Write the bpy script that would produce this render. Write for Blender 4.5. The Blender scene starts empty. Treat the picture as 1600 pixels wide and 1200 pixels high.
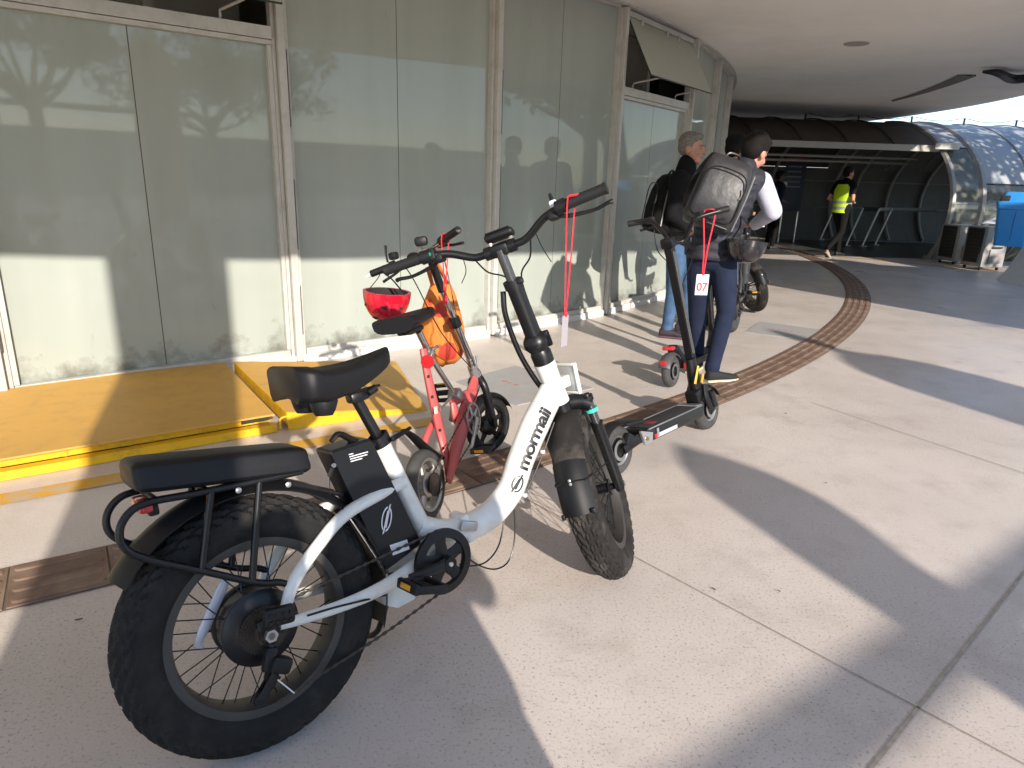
import bpy, bmesh, math, random
from mathutils import Vector as V, Matrix
random.seed(7)
S = bpy.context.scene
C = S.collection
PI = math.pi
rad = math.radians

# ------------------------------------------------------------------ camera, sky, sun, exposure
FPX, CAMH = 1070.0, 1.38
_d = V(((690-800)/FPX, (4150-600)/FPX, 1.0)).normalized()      # world "down" seen from the camera (x right, y down, z forward)
_up = -_d
_fw = (V((0, 0, 1)) - _up*_up.z).normalized()
_rt = _fw.cross(_up)
CR = Matrix((_rt, _fw, _up))                                     # camera -> world
cam = bpy.data.cameras.new('camera')
cam.sensor_width = 36.0
cam.lens = FPX/1600*36.0
cam.clip_start, cam.clip_end = 0.05, 2000
co = bpy.data.objects.new('camera', cam)
C.objects.link(co)
m3 = Matrix((CR @ V((1, 0, 0)), CR @ V((0, -1, 0)), CR @ V((0, 0, -1)))).transposed()
co.matrix_world = Matrix.Translation((0, 0, CAMH)) @ m3.to_4x4()
S.camera = co

SUN_AZ, SUN_EL = rad(157.5), rad(23.0)                           # azimuth from +Y towards +X
TS = V((math.sin(SUN_AZ)*math.cos(SUN_EL), math.cos(SUN_AZ)*math.cos(SUN_EL), math.sin(SUN_EL)))   # towards the sun
w = bpy.data.worlds.new('World')
S.world = w
w.use_nodes = True
nt = w.node_tree
sky = nt.nodes.new('ShaderNodeTexSky')
sky.sky_type = 'NISHITA'
sky.sun_disc = False
sky.sun_elevation = SUN_EL
sky.sun_rotation = SUN_AZ
sky.altitude = 800
sky.air_density = 1.0
sky.dust_density = 0.5
sky.ozone_density = 1.6
bg = nt.nodes['Background']
bg.inputs['Strength'].default_value = 0.13
nt.links.new(sky.outputs[0], bg.inputs[0])
sl = bpy.data.lights.new('sun', 'SUN')
sl.energy = 2.9
sl.angle = rad(0.55)
sl.color = (1.0, 0.905, 0.80)
so = bpy.data.objects.new('sun', sl)
so.rotation_euler = (-TS).to_track_quat('-Z', 'Y').to_euler()
so.location = (6, -14, 12)
C.objects.link(so)
S.view_settings.view_transform = 'Standard'
S.view_settings.look = 'None'
S.view_settings.gamma = 1.0
S.view_settings.exposure = 1.25
S.view_settings.use_curve_mapping = False
S.render.engine = 'CYCLES'
S.cycles.max_bounces = 9
S.cycles.diffuse_bounces = 6
S.cycles.glossy_bounces = 4
S.cycles.transparent_max_bounces = 12
S.cycles.caustics_reflective = False
S.cycles.caustics_refractive = False

# ------------------------------------------------------------------ pixels of the photograph -> places in the scene
def ray(px, py):
    return (CR @ V(((px-800)/FPX, (py-600)/FPX, 1.0))).normalized()
def gnd(px, py, z=0.0):
    r = ray(px, py)
    t = (z-CAMH)/r.z
    return V((r.x*t, r.y*t, z))

# ------------------------------------------------------------------ materials
MATS = {}
def mat(name, col=(0.5, 0.5, 0.5), rough=0.5, metal=0.0, spec=0.5, var=0.0, vscale=6.0, bump=0.0, bscale=60.0,
        coat=0.0, trans=0.0, ior=1.5, rvar=0.0, dirt=None, dscale=3.0, damount=0.0, sheen=0.0, emit=None):
    if name in MATS:
        return MATS[name]
    m = bpy.data.materials.new(name)
    m.use_nodes = True
    n, l = m.node_tree.nodes, m.node_tree.links
    b = n['Principled BSDF']
    b.inputs['Base Color'].default_value = (*col, 1)
    b.inputs['Roughness'].default_value = rough
    b.inputs['Metallic'].default_value = metal
    b.inputs['Specular IOR Level'].default_value = spec
    b.inputs['Coat Weight'].default_value = coat
    b.inputs['Coat Roughness'].default_value = 0.06
    b.inputs['Transmission Weight'].default_value = trans
    b.inputs['IOR'].default_value = ior
    b.inputs['Sheen Weight'].default_value = sheen
    if emit:
        b.inputs['Emission Color'].default_value = (*emit[0], 1)
        b.inputs['Emission Strength'].default_value = emit[1]
    tc = n.new('ShaderNodeTexCoord')
    out = None
    if var > 0:
        t = n.new('ShaderNodeTexNoise')
        t.inputs['Scale'].default_value = vscale
        t.inputs['Detail'].default_value = 6
        l.new(tc.outputs['Object'], t.inputs['Vector'])
        r = n.new('ShaderNodeMapRange')
        r.inputs[1].default_value, r.inputs[2].default_value = 0.25, 0.75
        r.inputs[3].default_value, r.inputs[4].default_value = 1-var, 1+var
        l.new(t.outputs[0], r.inputs[0])
        h = n.new('ShaderNodeVectorMath')
        h.operation = 'SCALE'
        h.inputs[0].default_value = col
        l.new(r.outputs[0], h.inputs['Scale'])
        out = h.outputs[0]
    if dirt:
        t = n.new('ShaderNodeTexNoise')
        t.inputs['Scale'].default_value = dscale
        t.inputs['Detail'].default_value = 8
        t.inputs['Roughness'].default_value = 0.7
        l.new(tc.outputs['Object'], t.inputs['Vector'])
        r = n.new('ShaderNodeMapRange')
        r.inputs[1].default_value, r.inputs[2].default_value = 0.48, 0.72
        r.inputs[4].default_value = damount
        l.new(t.outputs[0], r.inputs[0])
        x = n.new('ShaderNodeMix')
        x.data_type = 'RGBA'
        l.new(r.outputs[0], x.inputs[0])
        x.inputs[6].default_value = (*col, 1)
        x.inputs[7].default_value = (*dirt, 1)
        if out:
            l.new(out, x.inputs[6])
        out = x.outputs[2]
    if out:
        l.new(out, b.inputs['Base Color'])
    if rvar > 0:
        t = n.new('ShaderNodeTexNoise')
        t.inputs['Scale'].default_value = vscale*1.7
        t.inputs['Detail'].default_value = 5
        l.new(tc.outputs['Object'], t.inputs['Vector'])
        r = n.new('ShaderNodeMapRange')
        r.inputs[1].default_value, r.inputs[2].default_value = 0.3, 0.7
        r.inputs[3].default_value, r.inputs[4].default_value = max(0.02, rough-rvar), min(1, rough+rvar)
        l.new(t.outputs[0], r.inputs[0])
        l.new(r.outputs[0], b.inputs['Roughness'])
    if bump > 0:
        t = n.new('ShaderNodeTexNoise')
        t.inputs['Scale'].default_value = bscale
        t.inputs['Detail'].default_value = 4
        l.new(tc.outputs['Object'], t.inputs['Vector'])
        bp = n.new('ShaderNodeBump')
        bp.inputs['Strength'].default_value = bump
        bp.inputs['Distance'].default_value = 0.01
        l.new(t.outputs[0], bp.inputs['Height'])
        l.new(bp.outputs[0], b.inputs['Normal'])
    MATS[name] = m
    return m

# ------------------------------------------------------------------ geometry helpers
def crv(pts, n=6, closed=False):
    pts = [V(p) for p in pts]
    if len(pts) < 3:
        return pts
    out = []
    N = len(pts)
    rng = range(N if closed else N-1)
    for i in rng:
        if closed:
            p0, p1, p2, p3 = pts[i-1], pts[i], pts[(i+1) % N], pts[(i+2) % N]
        else:
            p0 = pts[i-1] if i else pts[0]*2-pts[1]
            p1, p2 = pts[i], pts[i+1]
            p3 = pts[i+2] if i+2 < N else pts[-1]*2-pts[-2]
        for k in range(n):
            t = k/n
            out.append(0.5*((2*p1)+(p2-p0)*t+(2*p0-5*p1+4*p2-p3)*t*t+(3*p1-p0-3*p2+p3)*t*t*t))
    if not closed:
        out.append(pts[-1].copy())
    return out
def lerps(vals, n):
    out = []
    m = len(vals)-1
    for i in range(n):
        t = i/(n-1)*m
        k = min(int(t), m-1)
        f = t-k
        out.append(vals[k]*(1-f)+vals[k+1]*f)
    return out
def basis(d):
    d = d.normalized()
    u = V((0, 0, 1)) if abs(d.z) < 0.9 else V((1, 0, 0))
    a = d.cross(u).normalized()
    return a, a.cross(d).normalized()

class B:
    def __init__(s):
        s.v, s.f = [], []
    def add(s, vs, fs, M=None):
        o = len(s.v)
        s.v += [tuple(M @ V(p)) if M else tuple(p) for p in vs]
        s.f += [tuple(i+o for i in f) for f in fs]
        return s
    def tube(s, pts, r=0.01, seg=10, caps=True, closed=False, sm=0, flat=None, up=None):
        pts = crv(pts, sm, closed) if sm else [V(p) for p in pts]
        n = len(pts)
        rs = lerps(r, n) if isinstance(r, (list, tuple)) else [r]*n
        vs, fs = [], []
        prev = None
        for i, p in enumerate(pts):
            if closed:
                d = pts[(i+1) % n]-pts[i-1]
            else:
                d = pts[min(i+1, n-1)]-pts[max(i-1, 0)]
            d = d.normalized() if d.length > 1e-9 else V((0, 0, 1))
            if up is not None:
                a = V(up)-d*d.dot(V(up))
                a = a.normalized()
            elif prev is None:
                a, _ = basis(d)
            else:
                a = (prev-d*prev.dot(d)).normalized()
            prev = a
            b = d.cross(a)
            fa, fb = flat if flat else (1, 1)
            for k in range(seg):
                t = 2*PI*k/seg
                vs.append(p+a*(rs[i]*fa*math.cos(t))+b*(rs[i]*fb*math.sin(t)))
        m = n if closed else n-1
        for i in range(m):
            for k in range(seg):
                a0, a1 = i*seg+k, i*seg+(k+1) % seg
                j = (i+1) % n
                fs.append((a0, a1, j*seg+(k+1) % seg, j*seg+k))
        if caps and not closed:
            fs.append(tuple(range(seg-1, -1, -1)))
            fs.append(tuple((n-1)*seg+k for k in range(seg)))
        return s.add(vs, fs)
    def lathe(s, prof, c=(0, 0, 0), ax=(0, 1, 0), seg=32, a0=0, a1=2*PI, sx=1.0):
        c, ax = V(c), V(ax).normalized()
        u, w_ = basis(ax)
        full = abs(a1-a0-2*PI) < 1e-6
        n = seg if full else seg+1
        vs, fs = [], []
        for k in range(n):
            t = a0+(a1-a0)*k/seg
            for (r, h) in prof:
                vs.append(c+ax*h+u*(r*math.cos(t)*sx)+w_*(r*math.sin(t)))
        m = len(prof)
        for k in range(seg):
            k2 = (k+1) % n
            for j in range(m-1):
                fs.append((k*m+j, k2*m+j, k2*m+j+1, k*m+j+1))
        return s.add(vs, fs)
    def cyl(s, p, q, r, seg=16, r2=None):
        return s.tube([p, q], [r, r if r2 is None else r2], seg)
    def box(s, c, size, R=None, bev=0.0, bs=2, taper=1.0):
        bm = bmesh.new()
        bmesh.ops.create_cube(bm, size=1)
        for v_ in bm.verts:
            k = taper if v_.co.z > 0 else 1.0
            v_.co = V((v_.co.x*size[0]*k, v_.co.y*size[1]*k, v_.co.z*size[2]))
        if bev > 0:
            bmesh.ops.bevel(bm, geom=bm.edges[:], offset=min(bev, min(size)*0.49), segments=bs, affect='EDGES', profile=0.5)
        bm.verts.index_update()
        M = Matrix.Translation(V(c)) @ (R.to_4x4() if R else Matrix())
        vs = [v_.co.copy() for v_ in bm.verts]
        fs = [tuple(x.index for x in f.verts) for f in bm.faces]
        bm.free()
        return s.add(vs, fs, M)
    def loft(s, rings, cap=True, closed=False):
        n = len(rings[0])
        vs = [p for r_ in rings for p in r_]
        fs = []
        m = len(rings)
        for i in range(m if closed else m-1):
            j = (i+1) % m
            for k in range(n):
                fs.append((i*n+k, i*n+(k+1) % n, j*n+(k+1) % n, j*n+k))
        if cap and not closed:
            fs.append(tuple(range(n-1, -1, -1)))
            fs.append(tuple((m-1)*n+k for k in range(n)))
        return s.add(vs, fs)
    def prism(s, poly, h0, h1, M=None):
        n = len(poly)
        vs = [(x, y, h0) for x, y in poly]+[(x, y, h1) for x, y in poly]
        fs = [tuple(range(n-1, -1, -1)), tuple(range(n, 2*n))]
        fs += [(k, (k+1) % n, n+(k+1) % n, n+k) for k in range(n)]
        return s.add(vs, fs, M)
    def ell(s, c, r, R=None, seg=16, rings=10):
        vs, fs = [], []
        for i in range(rings+1):
            ph = -PI/2+PI*i/rings
            for k in range(seg):
                t = 2*PI*k/seg
                vs.append((r[0]*math.cos(ph)*math.cos(t), r[1]*math.cos(ph)*math.sin(t), r[2]*math.sin(ph)))
        for i in range(rings):
            for k in range(seg):
                fs.append((i*seg+k, i*seg+(k+1) % seg, (i+1)*seg+(k+1) % seg, (i+1)*seg+k))
        M = Matrix.Translation(V(c)) @ (R.to_4x4() if R else Matrix())
        return s.add(vs, fs, M)
    def mesh(s, name, smooth=40):
        me = bpy.data.meshes.new(name)
        me.from_pydata(s.v, [], s.f)
        bm = bmesh.new()
        bm.from_mesh(me)
        bmesh.ops.remove_doubles(bm, verts=bm.verts[:], dist=1e-5)
        bmesh.ops.recalc_face_normals(bm, faces=bm.faces[:])
        bm.to_mesh(me)
        bm.free()
        if smooth:
            me.shade_smooth()
            me.set_sharp_from_angle(angle=rad(smooth))
        return me
    def obj(s, name, m, parent=None, smooth=40, label=None):
        o = bpy.data.objects.new(name, s.mesh(name, smooth))
        o.data.materials.append(m)
        C.objects.link(o)
        if parent:
            o.parent = parent
        if label:
            o['label'] = label
        return o
    def xf(s, M):
        s.v = [tuple(M @ V(p)) for p in s.v]
        return s

def tag(o, label=None, cat=None, group=None, kind=None):
    if label: o['label'] = label
    if cat: o['category'] = cat
    if group: o['group'] = group
    if kind: o['kind'] = kind
    return o
def thing(name, label, cat, M=None, group=None):
    o = bpy.data.objects.new(name, None)
    o.empty_display_size = 0.1
    C.objects.link(o)
    if M is not None:
        o.matrix_world = M
    return tag(o, label, cat, group)
def copyo(o, parent=None):
    c = o.copy()
    C.objects.link(c)
    if parent: c.parent = parent
    return c
def rotm(ax, a):
    return Matrix.Rotation(a, 3, V(ax))
def wheel_frame(org, psi, lean):
    """x forward, y left, z up of a leaning two-wheeler standing at org; psi from +Y towards +X"""
    f = V((math.sin(psi), math.cos(psi), 0))
    u0 = V((0, 0, 1))
    l0 = u0.cross(f)
    u = u0*math.cos(lean)+l0*math.sin(lean)
    l_ = l0*math.cos(lean)-u0*math.sin(lean)
    return Matrix.Translation(V(org)) @ Matrix((f, l_, u)).transposed().to_4x4()
def picker(M):
    """pixel -> local point on the thing's own upright plane, shifted sideways by y"""
    Mi = M.inverted()
    c = Mi @ V((0, 0, CAMH))
    R3 = Mi.to_3x3()
    def f(px, py, y=0.0):
        r = R3 @ ray(px, py)
        t = (y-c.y)/r.y
        return c+r*t
    return f
# ------------------------------------------------------------------ surface materials
def ground_mat():
    m = bpy.data.materials.new('polished_concrete')
    m.use_nodes = True
    n, l = m.node_tree.nodes, m.node_tree.links
    b = n['Principled BSDF']
    tc = n.new('ShaderNodeTexCoord')
    def noise(sc, det=6, ro=0.6):
        t = n.new('ShaderNodeTexNoise')
        t.inputs['Scale'].default_value = sc
        t.inputs['Detail'].default_value = det
        t.inputs['Roughness'].default_value = ro
        l.new(tc.outputs['Object'], t.inputs['Vector'])
        return t.outputs[0]
    def mr(x, a, b_, c, d):
        r = n.new('ShaderNodeMapRange')
        for i, v_ in enumerate((a, b_, c, d)):
            r.inputs[i+1].default_value = v_
        l.new(x, r.inputs[0])
        return r.outputs[0]
    def mix(f, a, c2):
        x = n.new('ShaderNodeMix')
        x.data_type = 'RGBA'
        l.new(f, x.inputs[0])
        for k, q in ((6, a), (7, c2)):
            if isinstance(q, tuple): x.inputs[k].default_value = (*q, 1)
            else: l.new(q, x.inputs[k])
        return x.outputs[2]
    base = mix(mr(noise(0.9, 8), 0.35, 0.68, 0, 1), (0.545, 0.480, 0.425), (0.64, 0.575, 0.525))
    base = mix(mr(noise(3.1, 8, 0.7), 0.50, 0.74, 0, 0.75), base, (0.42, 0.36, 0.315))
    base = mix(mr(noise(0.35, 4), 0.5, 0.8, 0, 0.5), base, (0.48, 0.43, 0.40))
    # exposed aggregate: small dark and pale grains, in patches
    grains = mr(noise(105, 6, 0.72), 0.555, 0.625, 0, 1)
    patch = mr(noise(0.55, 5), 0.36, 0.60, 0.30, 1.0)
    k = n.new('ShaderNodeMath'); k.operation = 'MULTIPLY'
    l.new(grains, k.inputs[0]); l.new(patch, k.inputs[1])
    k2 = n.new('ShaderNodeMath'); k2.operation = 'MULTIPLY'
    l.new(k.outputs[0], k2.inputs[0]); k2.inputs[1].default_value = 0.9
    base = mix(k2.outputs[0], base, (0.16, 0.145, 0.13))
    pale = mr(noise(95, 2, 0.5), 0.64, 0.72, 0, 0.5)
    base = mix(pale, base, (0.68, 0.66, 0.62))
    # rare rusty spots and hairline cracks
    base = mix(mr(noise(1.7, 3), 0.68, 0.78, 0, 0.65), base, (0.33, 0.25, 0.16))
    vo = n.new('ShaderNodeTexVoronoi'); vo.feature = 'DISTANCE_TO_EDGE'
    vo.inputs['Scale'].default_value = 2.6
    wv = n.new('ShaderNodeTexNoise'); wv.inputs['Scale'].default_value = 6; wv.inputs['Detail'].default_value = 6
    l.new(tc.outputs['Object'], wv.inputs['Vector'])
    ad = n.new('ShaderNodeVectorMath'); ad.operation = 'MULTIPLY_ADD'
    ad.inputs[1].default_value = (0.35, 0.35, 0.35)
    l.new(wv.outputs['Color'], ad.inputs[0]); l.new(tc.outputs['Object'], ad.inputs[2])
    l.new(ad.outputs[0], vo.inputs['Vector'])
    cr = mr(vo.outputs['Distance'], 0.0, 0.006, 1, 0)
    crp = mr(noise(0.8, 4), 0.56, 0.68, 0, 0.65)
    k3 = n.new('ShaderNodeMath'); k3.operation = 'MULTIPLY'
    l.new(cr, k3.inputs[0]); l.new(crp, k3.inputs[1])
    base = mix(k3.outputs[0], base, (0.22, 0.19, 0.16))
    l.new(base, b.inputs['Base Color'])
    l.new(mr(noise(1.4, 6), 0.3, 0.7, 0.26, 0.55), b.inputs['Roughness'])
    b.inputs['Specular IOR Level'].default_value = 0.5
    bp = n.new('ShaderNodeBump'); bp.inputs['Strength'].default_value = 0.12; bp.inputs['Distance'].default_value = 0.004
    l.new(noise(120, 3), bp.inputs['Height']); l.new(bp.outputs[0], b.inputs['Normal'])
    return m
M_ground = ground_mat()
M_alu = mat('white_aluminium', (0.52, 0.505, 0.47), 0.38, spec=0.5, var=0.05, vscale=4, dirt=(0.27, 0.24, 0.20), dscale=7, damount=0.45)
M_white = mat('white_paint', (0.74, 0.73, 0.70), 0.55, var=0.04, vscale=2, dirt=(0.5, 0.47, 0.42), dscale=2.5, damount=0.4)
M_soffit = mat('soffit_plaster', (0.86, 0.83, 0.785), 0.8, var=0.04, vscale=0.8, dirt=(0.62, 0.60, 0.57), dscale=0.6, damount=0.5, bump=0.05, bscale=40)
M_joint = mat('dark_joint', (0.09, 0.085, 0.07), 0.8)
M_black = mat('matt_black', (0.018, 0.018, 0.02), 0.5, var=0.15, vscale=12)
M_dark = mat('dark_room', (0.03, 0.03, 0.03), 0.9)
M_beige = mat('beige_plaster', (0.42, 0.39, 0.33), 0.8, var=0.06, vscale=2)

def pane_mat():
    """glass with a pale film behind it: diffuse greenish white under a clear, mirror-smooth face"""
    m = bpy.data.materials.new('filmed_glass')
    m.use_nodes = True
    n, l = m.node_tree.nodes, m.node_tree.links
    b = n['Principled BSDF']
    tc = n.new('ShaderNodeTexCoord')
    t = n.new('ShaderNodeTexNoise'); t.inputs['Scale'].default_value = 1.3; t.inputs['Detail'].default_value = 7
    mp = n.new('ShaderNodeMapping'); mp.inputs['Scale'].default_value = (3.0, 1, 0.35)
    l.new(tc.outputs['Object'], mp.inputs[0]); l.new(mp.outputs[0], t.inputs['Vector'])
    r = n.new('ShaderNodeValToRGB')
    r.color_ramp.elements[0].position = 0.3; r.color_ramp.elements[0].color = (0.340, 0.372, 0.335, 1)
    r.color_ramp.elements[1].position = 0.75; r.color_ramp.elements[1].color = (0.385, 0.42, 0.38, 1)
    l.new(t.outputs[0], r.inputs[0])
    # grime that gathers along the foot of the pane, and a few scuffs
    sx = n.new('ShaderNodeSeparateXYZ'); l.new(tc.outputs['Object'], sx.inputs[0])
    g = n.new('ShaderNodeTexNoise'); g.inputs['Scale'].default_value = 5; g.inputs['Detail'].default_value = 8; g.inputs['Roughness'].default_value = 0.65
    l.new(tc.outputs['Object'], g.inputs['Vector'])
    gr = n.new('ShaderNodeMapRange'); gr.inputs[1].default_value = 0.35; gr.inputs[2].default_value = 0.7; gr.inputs[3].default_value = 0.0; gr.inputs[4].default_value = 0.30
    l.new(g.outputs[0], gr.inputs[0])
    lt = n.new('ShaderNodeMath'); lt.operation = 'SUBTRACT'; l.new(gr.outputs[0], lt.inputs[0]); l.new(sx.outputs[2], lt.inputs[1])
    st = n.new('ShaderNodeMapRange'); st.inputs[1].default_value = -0.10; st.inputs[2].default_value = 0.12; st.inputs[4].default_value = 0.85
    l.new(lt.outputs[0], st.inputs[0])
    x = n.new('ShaderNodeMix'); x.data_type = 'RGBA'
    l.new(st.outputs[0], x.inputs[0]); l.new(r.outputs[0], x.inputs[6]); x.inputs[7].default_value = (0.13, 0.13, 0.105, 1)
    sc = n.new('ShaderNodeTexNoise'); sc.inputs['Scale'].default_value = 7; sc.inputs['Detail'].default_value = 3; sc.inputs['Distortion'].default_value = 1.5
    mp2 = n.new('ShaderNodeMapping'); mp2.inputs['Scale'].default_value = (1, 1, 0.5); l.new(tc.outputs['Object'], mp2.inputs[0]); l.new(mp2.outputs[0], sc.inputs['Vector'])
    sr = n.new('ShaderNodeMapRange'); sr.inputs[1].default_value = 0.70; sr.inputs[2].default_value = 0.78; sr.inputs[4].default_value = 0.35
    l.new(sc.outputs[0], sr.inputs[0])
    x2 = n.new('ShaderNodeMix'); x2.data_type = 'RGBA'
    l.new(sr.outputs[0], x2.inputs[0]); l.new(x.outputs[2], x2.inputs[6]); x2.inputs[7].default_value = (0.16, 0.16, 0.14, 1)
    l.new(x2.outputs[2], b.inputs['Base Color'])
    b.inputs['Roughness'].default_value = 0.9
    b.inputs['Specular IOR Level'].default_value = 0.0
    b.inputs['Coat Weight'].default_value = 0.75
    b.inputs['Coat IOR'].default_value = 1.5
    b.inputs['Coat Roughness'].default_value = 0.03
    bp = n.new('ShaderNodeBump'); bp.inputs['Strength'].default_value = 0.02; bp.inputs['Distance'].default_value = 0.02
    t2 = n.new('ShaderNodeTexNoise'); t2.inputs['Scale'].default_value = 1.1; l.new(tc.outputs['Object'], t2.inputs['Vector'])
    l.new(t2.outputs[0], bp.inputs['Height']); l.new(bp.outputs[0], b.inputs['Coat Normal'])
    return m
M_pane = pane_mat()
def glass_mat(name, tint, rough=0.02, alpha=0.25):
    """thin sheet glass: clear with a pale diffuse share, mirror-like at a slant"""
    m = bpy.data.materials.new(name)
    m.use_nodes = True
    n, l = m.node_tree.nodes, m.node_tree.links
    n.remove(n['Principled BSDF'])
    tr = n.new('ShaderNodeBsdfTransparent'); tr.inputs[0].default_value = (*tint, 1)
    gl = n.new('ShaderNodeBsdfGlossy'); gl.inputs['Roughness'].default_value = rough
    df = n.new('ShaderNodeBsdfDiffuse'); df.inputs[0].default_value = (0.60, 0.62, 0.53, 1)
    fr = n.new('ShaderNodeFresnel'); fr.inputs[0].default_value = 1.5
    m1 = n.new('ShaderNodeMixShader'); m1.inputs[0].default_value = alpha
    l.new(tr.outputs[0], m1.inputs[1]); l.new(df.outputs[0], m1.inputs[2])
    m2 = n.new('ShaderNodeMixShader')
    l.new(fr.outputs[0], m2.inputs[0]); l.new(m1.outputs[0], m2.inputs[1]); l.new(gl.outputs[0], m2.inputs[2])
    l.new(m2.outputs[0], n['Material Output'].inputs[0])
    return m
M_ventglass = glass_mat('pale_vent_glass', (0.86, 0.90, 0.85), 0.02, 0.68)  # pale diffuse share stands in for the lit room behind the vents
M_tubeglass = glass_mat('dusty_glass', (0.55, 0.58, 0.53), 0.10, 0.22)
def paint_mat(name, col, under, lo, hi, sc):
    """worn floor paint: concrete shows through"""
    m = bpy.data.materials.new(name)
    m.use_nodes = True
    n, l = m.node_tree.nodes, m.node_tree.links
    b = n['Principled BSDF']
    tc = n.new('ShaderNodeTexCoord')
    t = n.new('ShaderNodeTexNoise'); t.inputs['Scale'].default_value = sc; t.inputs['Detail'].default_value = 9; t.inputs['Roughness'].default_value = 0.7
    l.new(tc.outputs['Object'], t.inputs['Vector'])
    r = n.new('ShaderNodeMapRange'); r.inputs[1].default_value = lo; r.inputs[2].default_value = hi
    l.new(t.outputs[0], r.inputs[0])
    x = n.new('ShaderNodeMix'); x.data_type = 'RGBA'
    l.new(r.outputs[0], x.inputs[0]); x.inputs[6].default_value = (*col, 1); x.inputs[7].default_value = (*under, 1)
    l.new(x.outputs[2], b.inputs['Base Color'])
    b.inputs['Roughness'].default_value = 0.6
    return m

# ------------------------------------------------------------------ ground
g = B()
g.add([(-150, -150, 0), (150, -150, 0), (150, 150, 0), (-150, 150, 0)], [(0, 1, 2, 3)])
ground = tag(g.obj('ground', M_ground, smooth=0), kind='structure')
M_strip = mat('joint_filler', (0.36, 0.31, 0.25), 0.85, var=0.25, vscale=30)
def strip(p, q, wd, name, m, parent=None, z=0.004):
    p, q = V((p[0], p[1], z)), V((q[0], q[1], z))
    d = (q-p).normalized()
    s_ = V((-d.y, d.x, 0))*wd/2
    b = B()
    b.add([p-s_, q-s_, q+s_, p+s_], [(0, 1, 2, 3)])
    return b.obj(name, m, parent, smooth=0)
A, Bq = gnd(975, 862), gnd(1440, 1110)
dj = (Bq-A).normalized()
strip(A-dj*1.6, Bq+dj*9, 0.005, 'joint', M_strip, ground)
A, Bq = gnd(1600, 895), gnd(1370, 1190)
dj = (Bq-A).normalized()
strip(A-dj*0.9, Bq+dj*4, 0.010, 'joint', M_strip, ground)
A, Bq = gnd(1390, 670), gnd(1600, 740)
dj = (Bq-A).normalized()
strip(A-dj*0.55, Bq+dj*6, 0.005, 'joint', M_strip, ground)
A = gnd(690, 780)
strip(A+V((-0.02, 0.75, 0)), A+V((0.16, -0.35, 0)), 0.005, 'joint', M_strip, ground)

# worn yellow line in front of the ramps and before the tube's opening
M_yline = paint_mat('worn_yellow_line', (0.62, 0.33, 0.03), (0.44, 0.39, 0.31), 0.47, 0.66, 6)
tag(strip((-4.2, 1.27), (-0.42, 3.80), 0.12, 'painted_line', M_yline), kind='structure')
tag(strip(gnd(1150, 386), gnd(1560, 424), 0.14, 'painted_line', M_yline, z=0.005), kind='structure')

# tactile paving: one tile after the other round the building
PC, RI, RO = V((-10.6, 16.15, 0)), 16.575, 16.875
M_tact = mat('brown_tactile_tile', (0.165, 0.105, 0.073), 0.62, var=0.28, vscale=9, dirt=(0.30, 0.22, 0.16), dscale=5, damount=0.6, bump=0.15, bscale=90)
M_tact2 = mat('worn_tactile_tile', (0.19, 0.122, 0.085), 0.65, var=0.25, vscale=9, dirt=(0.34, 0.26, 0.19), dscale=5, damount=0.6, bump=0.15, bscale=90)
M_mort = mat('mortar', (0.13, 0.10, 0.08), 0.9)
b = B()
a0, a1 = rad(-66), rad(12)
N = 90
vs = []
for k in range(N+1):
    a = a0+(a1-a0)*k/N
    for r_ in (RI, RO):
        vs.append(PC+V((math.cos(a)*r_, math.sin(a)*r_, 0.004)))
b.add(vs, [(2*k, 2*k+1, 2*k+3, 2*k+2) for k in range(N)])
path = tag(b.obj('tactile_path', M_mort, smooth=0), kind='structure')
def tile_mesh():
    b = B()
    b.box((0, 0, 0.0055), (0.294, 0.286, 0.006), bev=0.002, bs=1)
    for i in range(4):
        y = -0.108+0.072*i
        pts = []
        for s_ in (1, -1):
            for k in range(5):
                t = -PI/2+PI*k/4
                pts.append((s_*(0.118+0.018*math.cos(t)), y+s_*0.020*math.sin(t)))
        lo = [V((x, yy, 0.0085)) for x, yy in pts]
        hi = [V((x*0.97, y+(yy-y)*0.62, 0.0135)) for x, yy in pts]
        b.loft([lo, hi])
    return b.mesh('tactile_tile', 30)
tm = tile_mesh()
tm.materials.append(M_tact)
tm2 = tm.copy()
tm2.materials.clear()
tm2.materials.append(M_tact2)
rm = (RI+RO)/2
L = 0.30
n_t = int((a1-a0)*rm/L)
for k in range(n_t):
    a = a0+(k+0.5)*L/rm
    o = bpy.data.objects.new('tactile_tile', tm2 if random.random() < 0.4 else tm)
    C.objects.link(o)
    o.location = PC+V((math.cos(a)*rm, math.sin(a)*rm, random.uniform(-0.0008, 0.0008)))
    o.rotation_euler = (0, 0, a+PI/2)
    o.parent = path

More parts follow.
